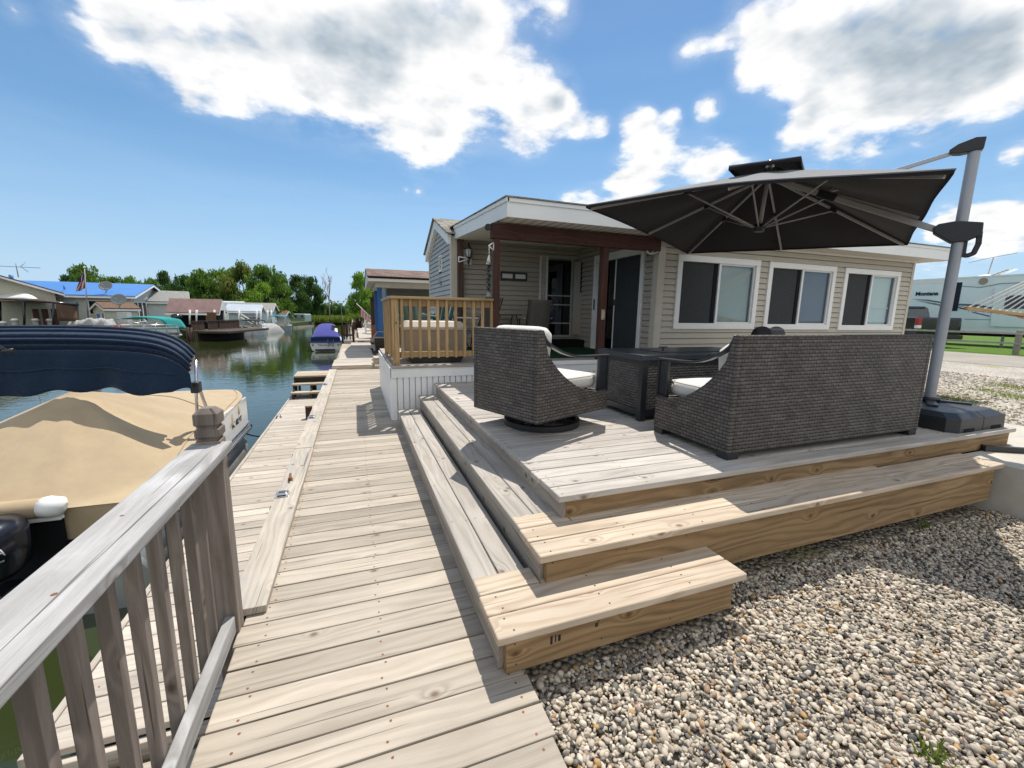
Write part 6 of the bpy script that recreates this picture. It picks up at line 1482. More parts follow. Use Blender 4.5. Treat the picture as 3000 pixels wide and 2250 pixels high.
# beige gable house with white awning, at the left edge
t, Q, win = gable_house('gable_house', 'beige gable house with a brown roof behind the white rounded awning', 'house', 168, 34, (-.74, .67), 7, 7.6, zat(176, 862, 34)+.15, zat(35, 801, 34), PBEIGE, BRNR, WHITE, .5, 1)
c = dep(-60, 870, 31.5)
aw = thing('awning', 'white ribbed rounded metal awning at the left edge across the canal', 'awning', c)
mb = MB(); p0, p1 = dep(-80, 850, 31.5), dep(110, 877, 31.5)
zt, zb_ = dep(0, 847, 31.5).z, dep(0, 877, 31.5).z
def awf(u, v):
    x = -80+190*u; base = dep(x, 870, 31.5+2.2*(1-v)); q = max(0, (u-.75)/.25); return Vector((base.x, base.y, zb_+(zt-zb_)*math.cos(v*1.45)*(1-.85*q*q)-.02*math.sin(u*120)**2))
mb.grid(awf, 60, 8); mb.build('shell', AWN, aw, solid=.03)
an = thing('tv_antenna', 'thin television antenna above the beige gable house at the left edge', 'antenna', dep(50, 800, 35))
mb = MB(); a, b = dep(54, 812, 35), dep(46, 772, 35); mb.tube([a, b], .03, 6); mb.tube([dep(-10, 779, 35), dep(118, 785, 35)], .022, 6); mb.tube([dep(60, 781, 35), dep(76, 768, 35.6)], .02, 5); mb.tube([dep(63, 783, 35), dep(83, 797, 35.6)], .02, 5)
for k in range(5): mb.tube([dep(0+k*12, 780+k*.6, 34.6), dep(0+k*12, 780+k*.6, 35.4)], .015, 4)
mb.build('antenna_rods', GREYP, an)

# blue-roofed house
ze1, zr1 = zat(388, 868, 38), zat(437, 836, 41)
t, Q, win = gable_house('blue_roof_house', 'long pale house with a bright blue metal roof and tall dark screened windows', 'house', 388, 38, (-.92, -.39), 9.5, 8.4, ze1, zr1, PGREY, BLUER, WHITE, .45, -1)
for a in (.3, 1.25, 2.2, 3.6, 4.65, 5.7): win('gable', a, a+.80, .25, 1.95, DARKW, .07)
win('long', 4.9, 5.7, 1.0, 1.8); win('long', 1.2, 2.9, .9, 2.0, DARKIN); win('long', 7.6, 8.3, .9, 1.9)
mb = MB(); p = Q(8.3, 1.6, zr1-.1); mb.tube([p, p+Vector((0, 0, .55))], .14, 10); mb.build('vent_pipe', BLUER, t)
mb = MB(); p = Q(4.7, .8, ze1+.45); mb.tube([p, p+Vector((0, 0, .35))], .06, 8); mb.build('vent_pipe', BLUER, t)
mb = MB(); mb.prism([Q(-.03, 2.4, 2.25), Q(-.03, 4.4, 2.25), Q(-.03, 3.4, 2.55)], Q(-.02, 0, 0)-Q(0, 0, 0)); mb.build('gable_ornament', WHITE, t)
def dish(px, py, d, r, lab, tilt, polebase):
    p = dep(px, py, d); t = thing('satellite_dish', lab, 'satellite dish', p)
    n = (LD(.35, -.9, 0)+Vector((0, 0, tilt))).normalized(); x = n.cross(Vector((0, 0, 1))).normalized(); y = x.cross(n)
    mb = MB(); rings = []
    for k in range(5): rings.append(mb.add([p+n*(.22*(k/4)**2*r*1.2)+(x*math.cos(a)+y*math.sin(a)*.92)*r*max(k/4, .02) for a in [2*math.pi*j/20 for j in range(20)]]))
    for a, b in zip(rings[:-1], rings[1:]):
        for j in range(20): mb.face((a+j, a+(j+1) % 20, b+(j+1) % 20, b+j), None, .5, 0, True)
    mb.build('reflector', GREYP, t, solid=.02)
    mb = MB(); mb.tube([p-n*.03, p-n*.10-Vector((0, 0, .25)), dep(px-2, polebase, d)], .035, 6); mb.tube([p-y*r*.9, p+n*.5-y*.2], .02, 5); mb.tube([p+n*.5-y*.2, p+n*.58-y*.2], .05, 6); mb.build('mount', PILE, t)
dish(311, 839, 37.5, .48, 'dark satellite dish standing on the blue metal roof', .55, 858)
dish(350, 879, 33, .50, 'dark satellite dish beside the small brown roofed shed', .5, 905)
t, Q, win = gable_house('garden_shed', 'small beige shed with a brown roof and blue sign in front of the blue-roofed house', 'shed', 306, 34.5, (.42, .908), 2.2, 1.9, zat(335, 905, 34.5), zat(290, 889, 34.5), PBEIGE, BRNR, WHITE, .15, 1)
win('gable', .1, .5, .55, 1.0, GREYP, .05); win('gable', .7, 1.4, .55, .95, BLUER, .04)

# brown gazebo and fence at the left
gz = thing('gazebo', 'dark metal gazebo with a brown cloth side panel on the left bank', 'gazebo', dep(150, 930, 31))
mb = MB()
for px, d in ((0, 31), (70, 30), (156, 30), (226, 31.5), (100, 34)): mb.tube([dep(px, 960, d)-Vector((0, 0, .2)), dep(px, 884, d)], .07, 6)
mb.tube([dep(-20, 881, 30.5), dep(80, 880, 30), dep(160, 887, 30), dep(230, 892, 31.5)], .08, 6); mb.build('frame', ENGB, gz)
mb = MB(); a, b, c_, d_ = dep(-30, 880, 30), dep(158, 886, 30), dep(232, 892, 33), dep(40, 878, 34); b_i = mb.add([a, b, c_, d_, a.lerp(c_, .5)+Vector((0, 0, .25))]); 
for k in range(4): mb.face((b_i+k, b_i+(k+1) % 4, b_i+4))
mb.build('roof', BROWNM, gz, solid=.05)
mb = MB(); a, b = dep(162, 889, 30), dep(222, 892, 31.4); mb.grid(lambda u, v: a.lerp(b, u)+Vector((0, 0, -v*(a.z-dep(165, 940, 30).z))), 4, 4); mb.build('side_panel', BROWNF, gz, solid=.02)
fn = thing('board_fence', 'reddish brown board fence under the gazebo on the left bank', 'fence', dep(80, 930, 33))
for k in range(7):
    a, b = dep(-20+k*28, 905, 33), dep(-20+k*28+27, 962, 33); mb = MB(); mb.prism([a, Vector((b.x, b.y, a.z)), b, Vector((a.x, a.y, b.z))], FH*.05); mb.build('board_panel', BROWNM, fn)
ropes = None
rpx = [(15, 958, 30), (50, 955, 30), (110, 955, 30.6), (152, 955, 31.2)]
for i, (px, py, d) in enumerate(rpx):
    t = thing('mooring_post', 'white capped grey mooring post joined by rope on the left bank', 'post', dep(px, 968, d), 0, 'roped mooring posts')
    a = dep(px, 975, d); zt = dep(px, 940 if i else 948, d).z
    mb = MB(); mb.tube([Vector((a.x, a.y, -1.2)), Vector((a.x, a.y, zt))], .16, 10); mb.build('post', PILE, t)
    mb = MB(); mb.lathe([(.20, 0), (.20, .10), (.10, .17)], (a.x, a.y, zt), 10); mb.build('cap', WHITE, t)
    if i:
        q = rpx[i-1]; A_ = dep(q[0], 951, q[2]); B_ = dep(px, 951, d); mb = MB(); mb.tube([A_.lerp(B_, k/8)-Vector((0, 0, .35*math.sin(math.pi*k/8))) for k in range(9)], .04, 5)
        tag(mb.build('post_rope', ROPE), ('thick rope sagging between the first two mooring posts at the left', 'thick rope sagging between the two middle mooring posts', 'thick rope sagging between the last two mooring posts near the gazebo')[i-1], 'rope')
# flag
fl = thing('flagpole', 'white flagpole with a furled stars and stripes flag before the blue-roofed house', 'flagpole', dep(256, 940, 33))
mb = MB(); a, b = dep(259, 942, 33), dep(247, 783, 33); mb.tube([a, b], [.05, .03], 8); mb.build('pole', ALU, fl)
mb = MB(); mb.ball(b, .08, 8, 6); mb.build('finial', WHITE, fl)
p0, p1 = a.lerp(b, .90), a.lerp(b, .58)
fm = MB()
for k in range(9):
    def fs(u, v, k=k):
        w_ = (k+u)/9; top = p0.lerp(p1, .05); off = RH*(-.10-.62*w_)*(.35+.65*v)+FH*(.10*math.sin(w_*9+v*3)); return p0.lerp(p1, v*.9+.08*w_)+off*(1 if True else 0)+Vector((0, 0, -.15*w_))
    m_ = MB(); m_.grid(fs, 3, 10); m_.build('stripe', FLAGR if k % 2 == 0 else FLAGW, fl, solid=.01)
m_ = MB(); m_.grid(lambda u, v: p0.lerp(p1, v*.42)+RH*(-.08-.45*u)*(.4+.6*v)+FH*-.06+Vector((0, 0, -.1*u)), 4, 5); m_.build('canton', FLAGB, fl, solid=.01)

# the other houses along the far bank
t, Q, win = gable_house('white_house', 'white clapboard house with a grey shingle roof right of the blue-roofed house', 'house', 547, 43, (-.80, -.60), 6.0, 3.6, zat(545, 884, 43), zat(566, 858, 44.5), PWHITE, GREYR, WHITE, .3, -1)
win('long', 4.6, 5.3, .7, 1.5)
t, Q, win = gable_house('porch_house', 'open porch with a faded red metal roof and white gable above the dark dock', 'porch', 634, 39.5, (-.96, -.28), 3.6, 1.5, zat(634, 909, 39.5), zat(642, 881, 40), DARKIN, REDR, WHITE, .3, -1)
mb = MB()
for px, d in ((556, 38.6), (576, 38.8), (628, 39.2), (657, 40.5)): mb.tube([dep(px, 950, d), dep(px, 908, d)], .08, 6)
mb.build('post', WHITE, t)
mb = MB(); a, b = dep(600, 905, 39), dep(634, 945, 39); mb.prism([Vector((a.x, a.y, a.z-.3)), Vector((b.x, b.y, a.z-.3)), b, Vector((a.x, a.y, b.z))], FH*.05); mb.build('shade', BROWNF, t)
mb = MB(); mb.prism([Q(-.36, -.1, zat(634, 909, 39.5)), Q(-.36, 1.6, zat(634, 909, 39.5)), Q(-.36, .75, zat(642, 882, 40))], Q(-.03, 0, 0)-Q(0, 0, 0)); mb.build('gable_panel', PWHITE, t)
t, Q, win = gable_house('pale_blue_house', 'pale blue house with a white arched door between the red porch and the white porch', 'house', 699, 52, (-.93, -.35), 6.5, 4.2, zat(697, 897, 52), zat(706, 886, 53), PBLUE, WROOF, WHITE, .25, -1)
mb = MB(); c_ = dep(668, 905, 50.6); mb.prism([c_+RH*(.42*math.cos(a))+Vector((0, 0, max(.75*math.sin(a), -.1)))-FH*.2 for a in [math.pi*k/12 for k in range(13)]]+[c_+RH*-.42-FH*.2-Vector((0, 0, 1.5)), c_+RH*.42-FH*.2-Vector((0, 0, 1.5))], FH*.06); mb.build('arched_door', WHITE, t)
t, Q, win = gable_house('white_porch', 'white posted porch with a pale metal roof farther along the far bank', 'porch', 756, 47, (-.96, -.26), 2.9, 1.6, zat(756, 910, 47), zat(760, 896, 47.6), PBLUE, WROOF, WHITE, .3, -1)
mb = MB()
for px in (700, 752, 764): mb.tube([dep(px, 960, 46), dep(px, 908, 46)], .08, 6)
mb.beam(dep(705, 920, 46), dep(745, 944, 46), .08, .10); mb.beam(dep(705, 930, 46), dep(742, 950, 46), .08, .10); mb.build('post', WHITE, t)
t, Q, win = gable_house('grey_house', 'grey house with white porch posts behind the small boats on the far bank', 'house', 793, 52.5, (-.94, -.34), 6, 3.6, zat(793, 908, 52.5), zat(797, 891, 53.5), PBLUE, GREYR, WHITE, .3, -1)
win('long', 1.0, 2.2, .2, 1.2, DARKIN); win('long', 3.0, 3.8, -.2, 1.3, DARKIN)
mb = MB()
for px in (784, 795): mb.tube([dep(px, 955, 51.6), dep(px, 908, 51.6)], .09, 6)
mb.build('post', WHITE, t)
t, Q, win = gable_house('low_red_roof_house', 'low pale house with a small brown red roof past the grey house', 'house', 830, 62, (-.97, -.2), 3.2, 3.0, zat(830, 925, 62), zat(832, 912, 63), PGREY, BRNR, WHITE, .3, -1)
t = thing('camper_van', 'pale teal travel trailer with two dark windows at the end of the canal', 'trailer', dep(868, 940, 72))
a, b = dep(843, 919, 72), dep(894, 944, 72)
mb = MB(); mb.prism([a, Vector((b.x, b.y, a.z)), Vector((b.x, b.y, b.z)), Vector((a.x, a.y, b.z))], FH*2.4); mb.build('body', PTEAL, t, bevel=.15)
mb = MB(); mb.prism([dep(842, 931, 71.95), dep(895, 931, 71.95), dep(895, 932.5, 71.95), dep(842, 932.5, 71.95)], FH*.06); mb.build('stripe', GREYP, t)
for p0, p1 in (((860, 924), (869, 928.5)), ((882, 924), (888, 928.5)), ((849, 924), (853, 928.5))):
    A_, B_ = dep(*p0, 71.9), dep(*p1, 71.9); mb = MB(); mb.prism([A_, Vector((B_.x, B_.y, A_.z)), B_, Vector((A_.x, A_.y, B_.z))], FH*.12); mb.build('window', GLASSK, t)
t = thing('green_bank', 'low timber edged grassy bank with a pale landing at the end of the canal', 'bank', dep(880, 955, 66))
mb = MB(); a, b = dep(838, 950, 62), dep(915, 946, 76); mb.prism([a, b, b-Vector((0, 0, 1.0)), a-Vector((0, 0, 1.0))], FH*1.0); mb.build('retaining_wall', W_DARK, t)
mb = MB(); a, b = dep(858, 957, 58), dep(905, 953, 66); mb.prism([a, b, b-Vector((0, 0, .3)), a-Vector((0, 0, .3))], FH*1.6); mb.build('landing', PILE, t)

# dark timber dock on the far side
fd = thing('far_dock', 'dark brown timber dock with board railing and pale pilings across the canal', 'dock', dep(640, 960, 33))
A_, B_ = onz(566, 1000, -1), onz(703, 985, -1); dv_ = (B_-A_); ln = dv_.length; dn = dv_.normalized(); back = Vector((-dn.y, dn.x, 0))
if back.dot(FH) < 0: back = -back
DT = -0.22
mb = MB(); mb.obox((A_+B_)/2+back*1.3+Vector((0, 0, DT+1-.08)), dv_/2, back*1.3, (0, 0, .08)); mb.build('deck_boards', W_DARK, fd)
mb = MB(); mb.obox((A_+B_)/2+back*.35+Vector((0, 0, .35)), dv_/2, back*.04, (0, 0, .45)); mb.build('bulkhead', W_DARK, fd)
for k in range(30):
    if k in (7, 8, 15): continue
    p = A_+dn*(ln*k/29.5+.1)+Vector((0, 0, DT+1+.36)); mb = MB(); mb.obox(p, (0, 0, .34), dn*.105, back*.015); mb.build('railing_board', W_POST, fd)
mb = MB(); mb.beam(A_+Vector((0, 0, DT+1.74)), B_+Vector((0, 0, DT+1.74)), .12, .05); mb.build('top_rail', W_POST, fd)
for k in range(7):
    p = A_+dn*(ln*(k+.4)/7)-back*.18; mb = MB(); mb.tube([Vector((p.x, p.y, -1.3)), Vector((p.x, p.y, DT+.03))], .085, 8); mb.build('piling', PILE, fd)
for px, py in ((562, 1000), (552, 999)):
    p = onz(px, py, -1); mb = MB(); mb.tube([Vector((p.x, p.y, -1.6)), Vector((p.x, p.y, .05))], .12, 8); mb.build('piling', W_POST, fd)
t = thing('outboard_motor', 'black outboard motor raised on a stand before the white house', 'outboard motor', dep(518, 945, 38))
p = dep(518, 930, 38); mb = MB(); mb.lathe([(.25, -.30), (.38, -.15), (.42, .1), (.30, .28), (.1, .33)], p, 14, sy=1.2); mb.build('cowling', ENGB, t); mb = MB(); mb.box(p.x-.12, p.x+.12, p.y-.1, p.y+.1, GL, p.z-.25); mb.build('stand', PILE, t)
# clutter on the left bank
for (px, py, d, w_, h_, m_, lab, nm, ct) in ((285, 952, 31.5, 2.2, .55, GREYC, 'grey draped tarp over a low pile by the shed', 'tarp_pile', 'tarp'), (235, 955, 31.5, 1.0, .5, GREYC, 'small grey tarp heap beside the gazebo panel', 'tarp_pile', 'tarp'), (358, 962, 33.5, .8, .35, FLAGR, 'faded red cushion heap behind the teal topped pontoon boat', 'cushion_heap', 'cushions'), (740, 938, 46.5, 1.4, .35, BLKC, 'black covered grill table on the deck of the white porch', 'covered_table', 'table')):
    p = dep(px, py, d); t = thing(nm, lab, ct, p)
    mb = MB(); sd_ = random.random()*9
    def hp(u, v): 
        a = (u-.5)*2; b = (v-.5)*2; e = max(0, 1-max(abs(a), abs(b))**4); return p+RH*(a*w_/2)+FH*(b*.5)+Vector((0, 0, h_*(e**.4)*(.75+.25*math.sin(a*7+sd_)*math.cos(b*5+sd_))))
    mb.grid(hp, 16, 8); mb.build('heap', m_, t)
t = thing('lattice_box', 'white louvred cabinet beside the shed on the left bank', 'cabinet', dep(352, 935, 34)); a, b = dep(341, 914, 34), dep(376, 948, 34)
for k in range(8):
    z = b.z+(a.z-b.z)*k/8; mb = MB(); mb.prism([Vector((a.x, a.y, z)), Vector((b.x, b.y, z)), Vector((b.x, b.y, z+(a.z-b.z)/8-.03)), Vector((a.x, a.y, z+(a.z-b.z)/8-.03))], FH*.4); mb.build('louvre', PWHITE, t)

# boats on the far side
tp = thing('teal_pontoon_boat', 'white pontoon boat with an open teal bimini top across the canal', 'boat', dep(440, 990, 33))
a, b = dep(345, 995, 31.5), dep(533, 1003, 34.5); hv = (b-a); hv.z = 0; hn = hv.normalized(); hb = Vector((-hn.y, hn.x, 0)); hb = hb if hb.dot(FH) > 0 else -hb
a0 = Vector((a.x, a.y, 0)); L_ = hv.length
mb = MB(); mb.obox(a0+hv/2+hb*1.2+Vector((0, 0, -.47)), hv/2, hb*1.2, (0, 0, .06), grain=False); mb.build('platform', HULLG, tp)
for o_ in (.35, 2.05):
    mb = MB(); q = a0+hb*o_; mb.tube([q+Vector((0, 0, -.82)), q+hv*.85+Vector((0, 0, -.82)), q+hv*1.04+Vector((0, 0, -.65))], [.33, .33, .06], 14); mb.build('pontoon', HULLW, tp)
mb = MB(); mb.obox(a0+hv*.5+hb*.02+Vector((0, 0, -.18)), hv*.48, hb*.02, (0, 0, .19), grain=False); mb.obox(a0+hv*.5+hb*2.35+Vector((0, 0, -.18)), hv*.48, hb*.02, (0, 0, .19), grain=False); mb.build('side_panel', HULLW, tp)
mb = MB(); mb.obox(a0+hv*.5+hb*.0+Vector((0, 0, -.13)), hv*.48, hb*.012, (0, 0, .035), grain=False); mb.build('teal_stripe', TEAL, tp)
mb = MB()
for k in range(6): q = a0+hv*(.05+.18*k); mb.tube([q+Vector((0, 0, -.4)), q+Vector((0, 0, .18))], .025, 5)
mb.tube([a0+hv*.03+Vector((0, 0, .18)), a0+hv*.97+Vector((0, 0, .18))], .028, 6); mb.build('rail', CHROME, tp)
mb = MB(); mb.obox(a0+hv*.3+hb*1.8+Vector((0, 0, -.1)), hv*.16, hb*.35, (0, 0, .28), grain=False); mb.obox(a0+hv*.75+hb*1.8+Vector((0, 0, -.1)), hv*.14, hb*.35, (0, 0, .25), grain=False); mb.build('seat', BOXL, tp, bevel=.06)
t0, t1 = dep(337, 935, 32), dep(497, 945, 34.5)
def bim(u, v): 
    q = t0.lerp(t1, u)+FH*(v*2.0-.2); z = t0.z+(.22*math.sin(math.pi*min(u*1.1, 1)))-(.85*max(0, (u-.86)/.14)**1.5)-.08*(2*v-1)**2; return Vector((q.x, q.y, z))
mb = MB(); mb.grid(bim, 30, 6); mb.build('bimini_top', TEAL, tp, solid=.03)
mb = MB()
for u in (.12, .55, .9):
    for v in (0, 1): mb.tube([bim(u, v), a0+hv*.5+hb*(.1+2.2*v)+Vector((0, 0, .15))], .022, 5)
mb.build('bow_frame', CHROME, tp)
def runabout(px0, px1, py, d, label, canopy, hull=HULLW, motor=True):
    c0 = dep(px0, py, d); c1 = dep(px1, py, d+3.2); c0.z = c1.z = 0; ax = (c1-c0); n = Vector((-ax.y, ax.x, 0)).normalized(); n = n if n.dot(FH) > 0 else -n
    t = thing('runabout_boat', label, 'boat', (c0.x, c0.y, -1.0)); mb = MB(); rs = []
    for i in range(9):
        s_ = i/8; w_ = .95*(1-max(0, (s_-.5)/.5)**2*.95); q = c0+ax*s_; ztop = -.42+.15*s_*s_
        rs.append(mb.add([q-n*w_+Vector((0, 0, ztop)), q-n*w_*.85+Vector((0, 0, -1.1)), q+n*w_*.85+Vector((0, 0, -1.1)), q+n*w_+Vector((0, 0, ztop))]))
    for a, b in zip(rs[:-1], rs[1:]):
        for k in range(4): mb.face((a+k, a+(k+1) % 4, b+(k+1) % 4, b+k))
    mb.face([rs[0]+k for k in range(4)]); mb.build('hull', hull, t)
    mb = MB(); mb.obox(c0+ax*.25+Vector((0, 0, -.35)), ax.normalized()*.35, n*.6, (0, 0, .12), grain=False); mb.obox(c0+ax*.45+Vector((0, 0, -.22)), ax.normalized()*.25, n*.7, (0, 0, .22), grain=False); mb.build('seat', BOXL, t, bevel=.05)
    if motor:
        mb = MB(); q = c0-ax.normalized()*.25; mb.lathe([(.12, -.5), (.18, -.35), (.24, -.1), (.2, .08), (.06, .13)], q+Vector((0, 0, -.25)), 12); mb.box(q.x-.07, q.x+.07, q.y-.07, q.y+.07, -1.3, -.7); mb.build('outboard_motor', ENGB, t)
    if canopy:
        z = canopy[1]; mb = MB(); mb.grid(lambda u, v: c0+ax*(.15+.45*u)+n*(v*2-1)*.95+Vector((0, 0, z+.14*math.sin(u*3.1)-.12*(2*v-1)**2)), 8, 6); mb.build('bimini_top', canopy[0], t, solid=.04)
        mb = MB()
        for v in (-.9, .9):
            for u in (.15, .6): mb.tube([c0+ax*u+n*v+Vector((0, 0, z-.1)), c0+ax*.38+n*v+Vector((0, 0, -.4))], .02, 5)
        mb.build('bow_frame', CHROME, t)
    return t
runabout(724, 772, 985, 41, 'white runabout boat under a black bimini top beside the far dark dock', (BLKC, .42))
runabout(705, 733, 984, 40.5, 'small white runabout boat without a top tucked against the far dark dock', None)
runabout(808, 850, 966, 50, 'grey pontoon runabout with a flat blue bimini top near the end of the canal', (plain('blue bimini', (.02, .16, .24), .7), .75), HULLG)
t = thing('covered_boat', 'small boat wrapped in a pale wrinkled grey tarp on the far side of the canal', 'boat', onz(788, 976, -1))
p = onz(786, 974, -1); mb = MB()
def tarp(u, v):
    a = (u-.5)*2; b = (v-.5)*2; e = max(0, 1-abs(a)**3)*max(0, 1-abs(b)**4); return p+RH*(a*.95)+FH*(b*1.6)+Vector((0, 0, .95*e**.55+.05*math.sin(a*25+b*4)*e))
mb.grid(tarp, 40, 16); mb.build('tarp', GREYC, t)
# ------------------------------------------------------------------ vegetation
def np_mesh(name, V, F, tint, mat, smooth=False):
    me = bpy.data.meshes.new(name); nf, k = F.shape
    me.vertices.add(len(V)); me.vertices.foreach_set('co', V.astype(np.float32).ravel())
    me.loops.add(nf*k); me.loops.foreach_set('vertex_index', F.astype(np.int32).ravel())
    me.polygons.add(nf); me.polygons.foreach_set('loop_start', (np.arange(nf)*k).astype(np.int32)); me.polygons.foreach_set('loop_total', np.full(nf, k, np.int32))
    if smooth: me.polygons.foreach_set('use_smooth', np.ones(nf, bool))
    me.materials.append(mat)
    at = me.attributes.new('tint', 'FLOAT', 'FACE'); at.data.foreach_set('value', tint.astype(np.float32))
    me.update(); me.validate(); return me
def leaf_mesh(name, blobs, n, size, mat, seed=0, spray=0.5, up=0.3):
    """many small leaf faces spread through overlapping clumps, denser towards each clump's skin"""
    g = np.random.default_rng(seed); bl = np.array([[*c, *r] for c, r in blobs], float)
    vol = np.prod(bl[:, 3:], 1)**(2/3); idx = g.choice(len(bl), n, p=vol/vol.sum())
    d = g.normal(size=(n, 3)); d /= np.linalg.norm(d, axis=1)[:, None]
    rad = g.random(n)**0.38*(1+spray*g.normal(size=n)*.35)
    P = bl[idx, :3]+d*bl[idx, 3:]*rad[:, None]
    nn = d*.6+g.normal(size=(n, 3))*.7+np.array([0, 0, up]); nn /= np.linalg.norm(nn, axis=1)[:, None]
    a = np.cross(nn, g.normal(size=(n, 3))); a /= np.linalg.norm(a, axis=1)[:, None]; b = np.cross(nn, a)
    s = size*(.55+.9*g.random(n))[:, None]
    q = np.stack([P-a*s*.9, P-b*s*.42+nn*s*.12, P+a*s*.9, P+b*s*.42+nn*s*.12], 1)
    t = np.clip(g.random(len(bl))[idx]*.55+g.random(n)*.5, 0, 1)
    return np_mesh(name, q.reshape(-1, 3), np.arange(n*4).reshape(n, 4), t, mat)
def crown_blobs(kind, seed):
    g = np.random.default_rng(seed); B = []
    if kind == 'broad':
        for k in range(34):
            a = g.random()*6.283; h = g.random(); r = (.86*math.sqrt(max(0, 1-(2*h-.80)**2*.92)))*(.55+.45*g.random()); B.append(((r*math.cos(a), r*math.sin(a), .14+.80*h), (.20+.12*g.random(), .20+.12*g.random(), .10+.06*g.random())))
        for k in range(14):
            a = g.random()*6.283; r = .45*g.random(); B.append(((r*math.cos(a), r*math.sin(a), .80+.17*g.random()), (.13, .13, .07+.05*g.random())))
    elif kind == 'tall':
        for k in range(40):
            a = g.random()*6.283; h = g.random(); r = (.78*math.sin(math.pi*(.13+.82*h))**.8)*(.5+.5*g.random()); B.append(((r*math.cos(a), r*math.sin(a), .06+.88*h), (.24+.1*g.random(), .24+.1*g.random(), .06+.05*g.random())))
        B.append(((0, 0, .95), (.12, .12, .06)))
    else:
        for k in range(18):
            a = g.random()*6.283; r = .85*math.sqrt(g.random()); B.append(((r*math.cos(a), r*math.sin(a), .12+.55*g.random()*(1-.5*r)), (.26, .26, .14+.1*g.random())))
    return B
CROWNS = {}
def crown(kind, mat, v, n=5200, size=.05):
    k = (kind, mat.name, v)
    if k not in CROWNS: CROWNS[k] = leaf_mesh('crown', crown_blobs(kind, 11*v+len(kind)), n, size, mat, v+3)
    return CROWNS[k]
trunk_mb = MB(); trunk_mb.tube([(0, 0, -.02), (.01, 0, .15), (-.01, .02, .35), (.02, 0, .6), (0, .01, .85)], [.030, .024, .019, .012, .004], 8)
for k in range(9):
    a = k*2.4; h = .2+.06*k; trunk_mb.tube([(0, 0, h), (.3*math.cos(a), .3*math.sin(a), h+.12), (.55*math.cos(a), .55*math.sin(a), h+.20)], [.011, .007, .003], 5)
TRUNK = None
def tree(name, px, top, base, hw, d, kind, mat, label, v=0, zb=None, group='trees beyond the canal', n=5200):
    global TRUNK
    p = dep(px, base, d); z0 = GL if zb is None else zb; zt = dep(px, top, d).z; h = zt-z0; w = hw*d/FPX
    t = thing(name, label, 'bush' if kind == 'bush' else 'tree', (p.x, p.y, z0), 0, group)
    o = bpy.data.objects.new('crown', crown(kind, mat, v, n)); C.objects.link(o); o.parent = t; o.scale = (w, w, h); o.rotation_euler = (0, 0, v*1.3+px*.01)
    if kind != 'bush':
        if TRUNK is None: TRUNK = trunk_mb.build('trunk', BARK).data; bpy.data.objects.remove(bpy.data.objects['trunk'])
        o = bpy.data.objects.new('trunk', TRUNK); C.objects.link(o); o.parent = t; o.scale = (w*.9, w*.9, h)
    return t
TREES = [
 ('tree', 255, 783, 905, 66, 74, 'broad', LEAF, 'tall green tree above the blue roof, left of the flag'),
 ('tree', 205, 806, 905, 40, 72, 'tall', LEAFD, 'smaller dark tree at the left end of the blue roof'),
 ('tree', 335, 812, 905, 52, 80, 'broad', LEAF, 'low green tree behind the middle of the blue roof'),
 ('tree', 398, 812, 905, 46, 84, 'tall', LEAFL, 'light green low tree behind the ridge end of the blue roof'),
 ('tree', 452, 822, 905, 50, 80, 'broad', LEAF, 'rounded green tree behind the white clapboard house'),
 ('tree', 494, 795, 905, 36, 86, 'tall', LEAFD, 'dark upright tree standing above the white clapboard house'),
 ('tree', 548, 808, 905, 52, 78, 'broad', LEAFD, 'dark green tree behind the grey roof of the white house'),
 ('tree', 600, 798, 905, 56, 70, 'broad', LEAF, 'full green tree above the red metal porch roof'),
 ('tree', 655, 790, 910, 58, 72, 'tall', LEAF, 'tall green tree behind the pale blue house'),
 ('tree', 718, 776, 910, 66, 68, 'broad', LEAFR, 'tallest broad tree with reddish tips over the white porch'),
 ('tree', 782, 780, 912, 66, 66, 'broad', LEAF, 'broad bright green tree over the grey house'),
 ('tree', 822, 800, 915, 52, 64, 'tall', LEAF, 'green tree leaning over the canal end past the grey house'),
 ('tree', 775, 835, 915, 60, 62, 'broad', LEAFL, 'light green lower tree behind the small boats'),
 ('tree', 874, 806, 925, 42, 82, 'tall', LEAFD, 'dark tall tree beside the pale teal trailer'),
 ('tree', 914, 812, 930, 40, 86, 'broad', LEAFD, 'dark rounded tree at the end of the canal, right of the trailer'),
 ('tree', 938, 838, 930, 24, 90, 'tall', LEAFD, 'slim dark tree just left of the bare dead tree'),
 ('bush', 985, 876, 935, 26, 90, 'bush', LEAFD, 'dark bush under the bare dead tree'),
 ('bush', 1010, 895, 938, 24, 96, 'bush', LEAF, 'green bush at the far canal end, right of the dead tree'),
 ('bush', 1034, 890, 938, 26, 100, 'bush', LEAFD, 'far dark bush left of the tall tree by the neighbouring porch'),
 ('bush', 958, 900, 938, 22, 92, 'bush', LEAF, 'small green bush below the bare dead tree'),
 ('bush', 1036, 908, 945, 20, 84, 'bush', LEAFL, 'light rounded bush at the end of the boardwalk'),
]
for i, q in enumerate(TREES): tree(*q, v=i % 4)
tree('tree', 1062, 800, 940, 44, 44, 'tall', LEAFL, 'bright green tree rising behind the neighbouring reddish roof', 1, 0.0, n=5600)
tree('tree', 1096, 815, 940, 40, 47, 'broad', LEAF, 'dense green tree behind the blue posts of the neighbouring porch', 2, 0.0)
tree('bush', 1077, 876, 912, 16, 31, 'bush', LEAFL, 'light green shrub beside the brown post next door', 3, 1.9, 'shrubs along the boardwalk')
tree('bush', 1053, 908, 968, 11, 34, 'bush', LEAFP, 'dark purple shrub under the striped flag', 1, 0.0, 'shrubs along the boardwalk')
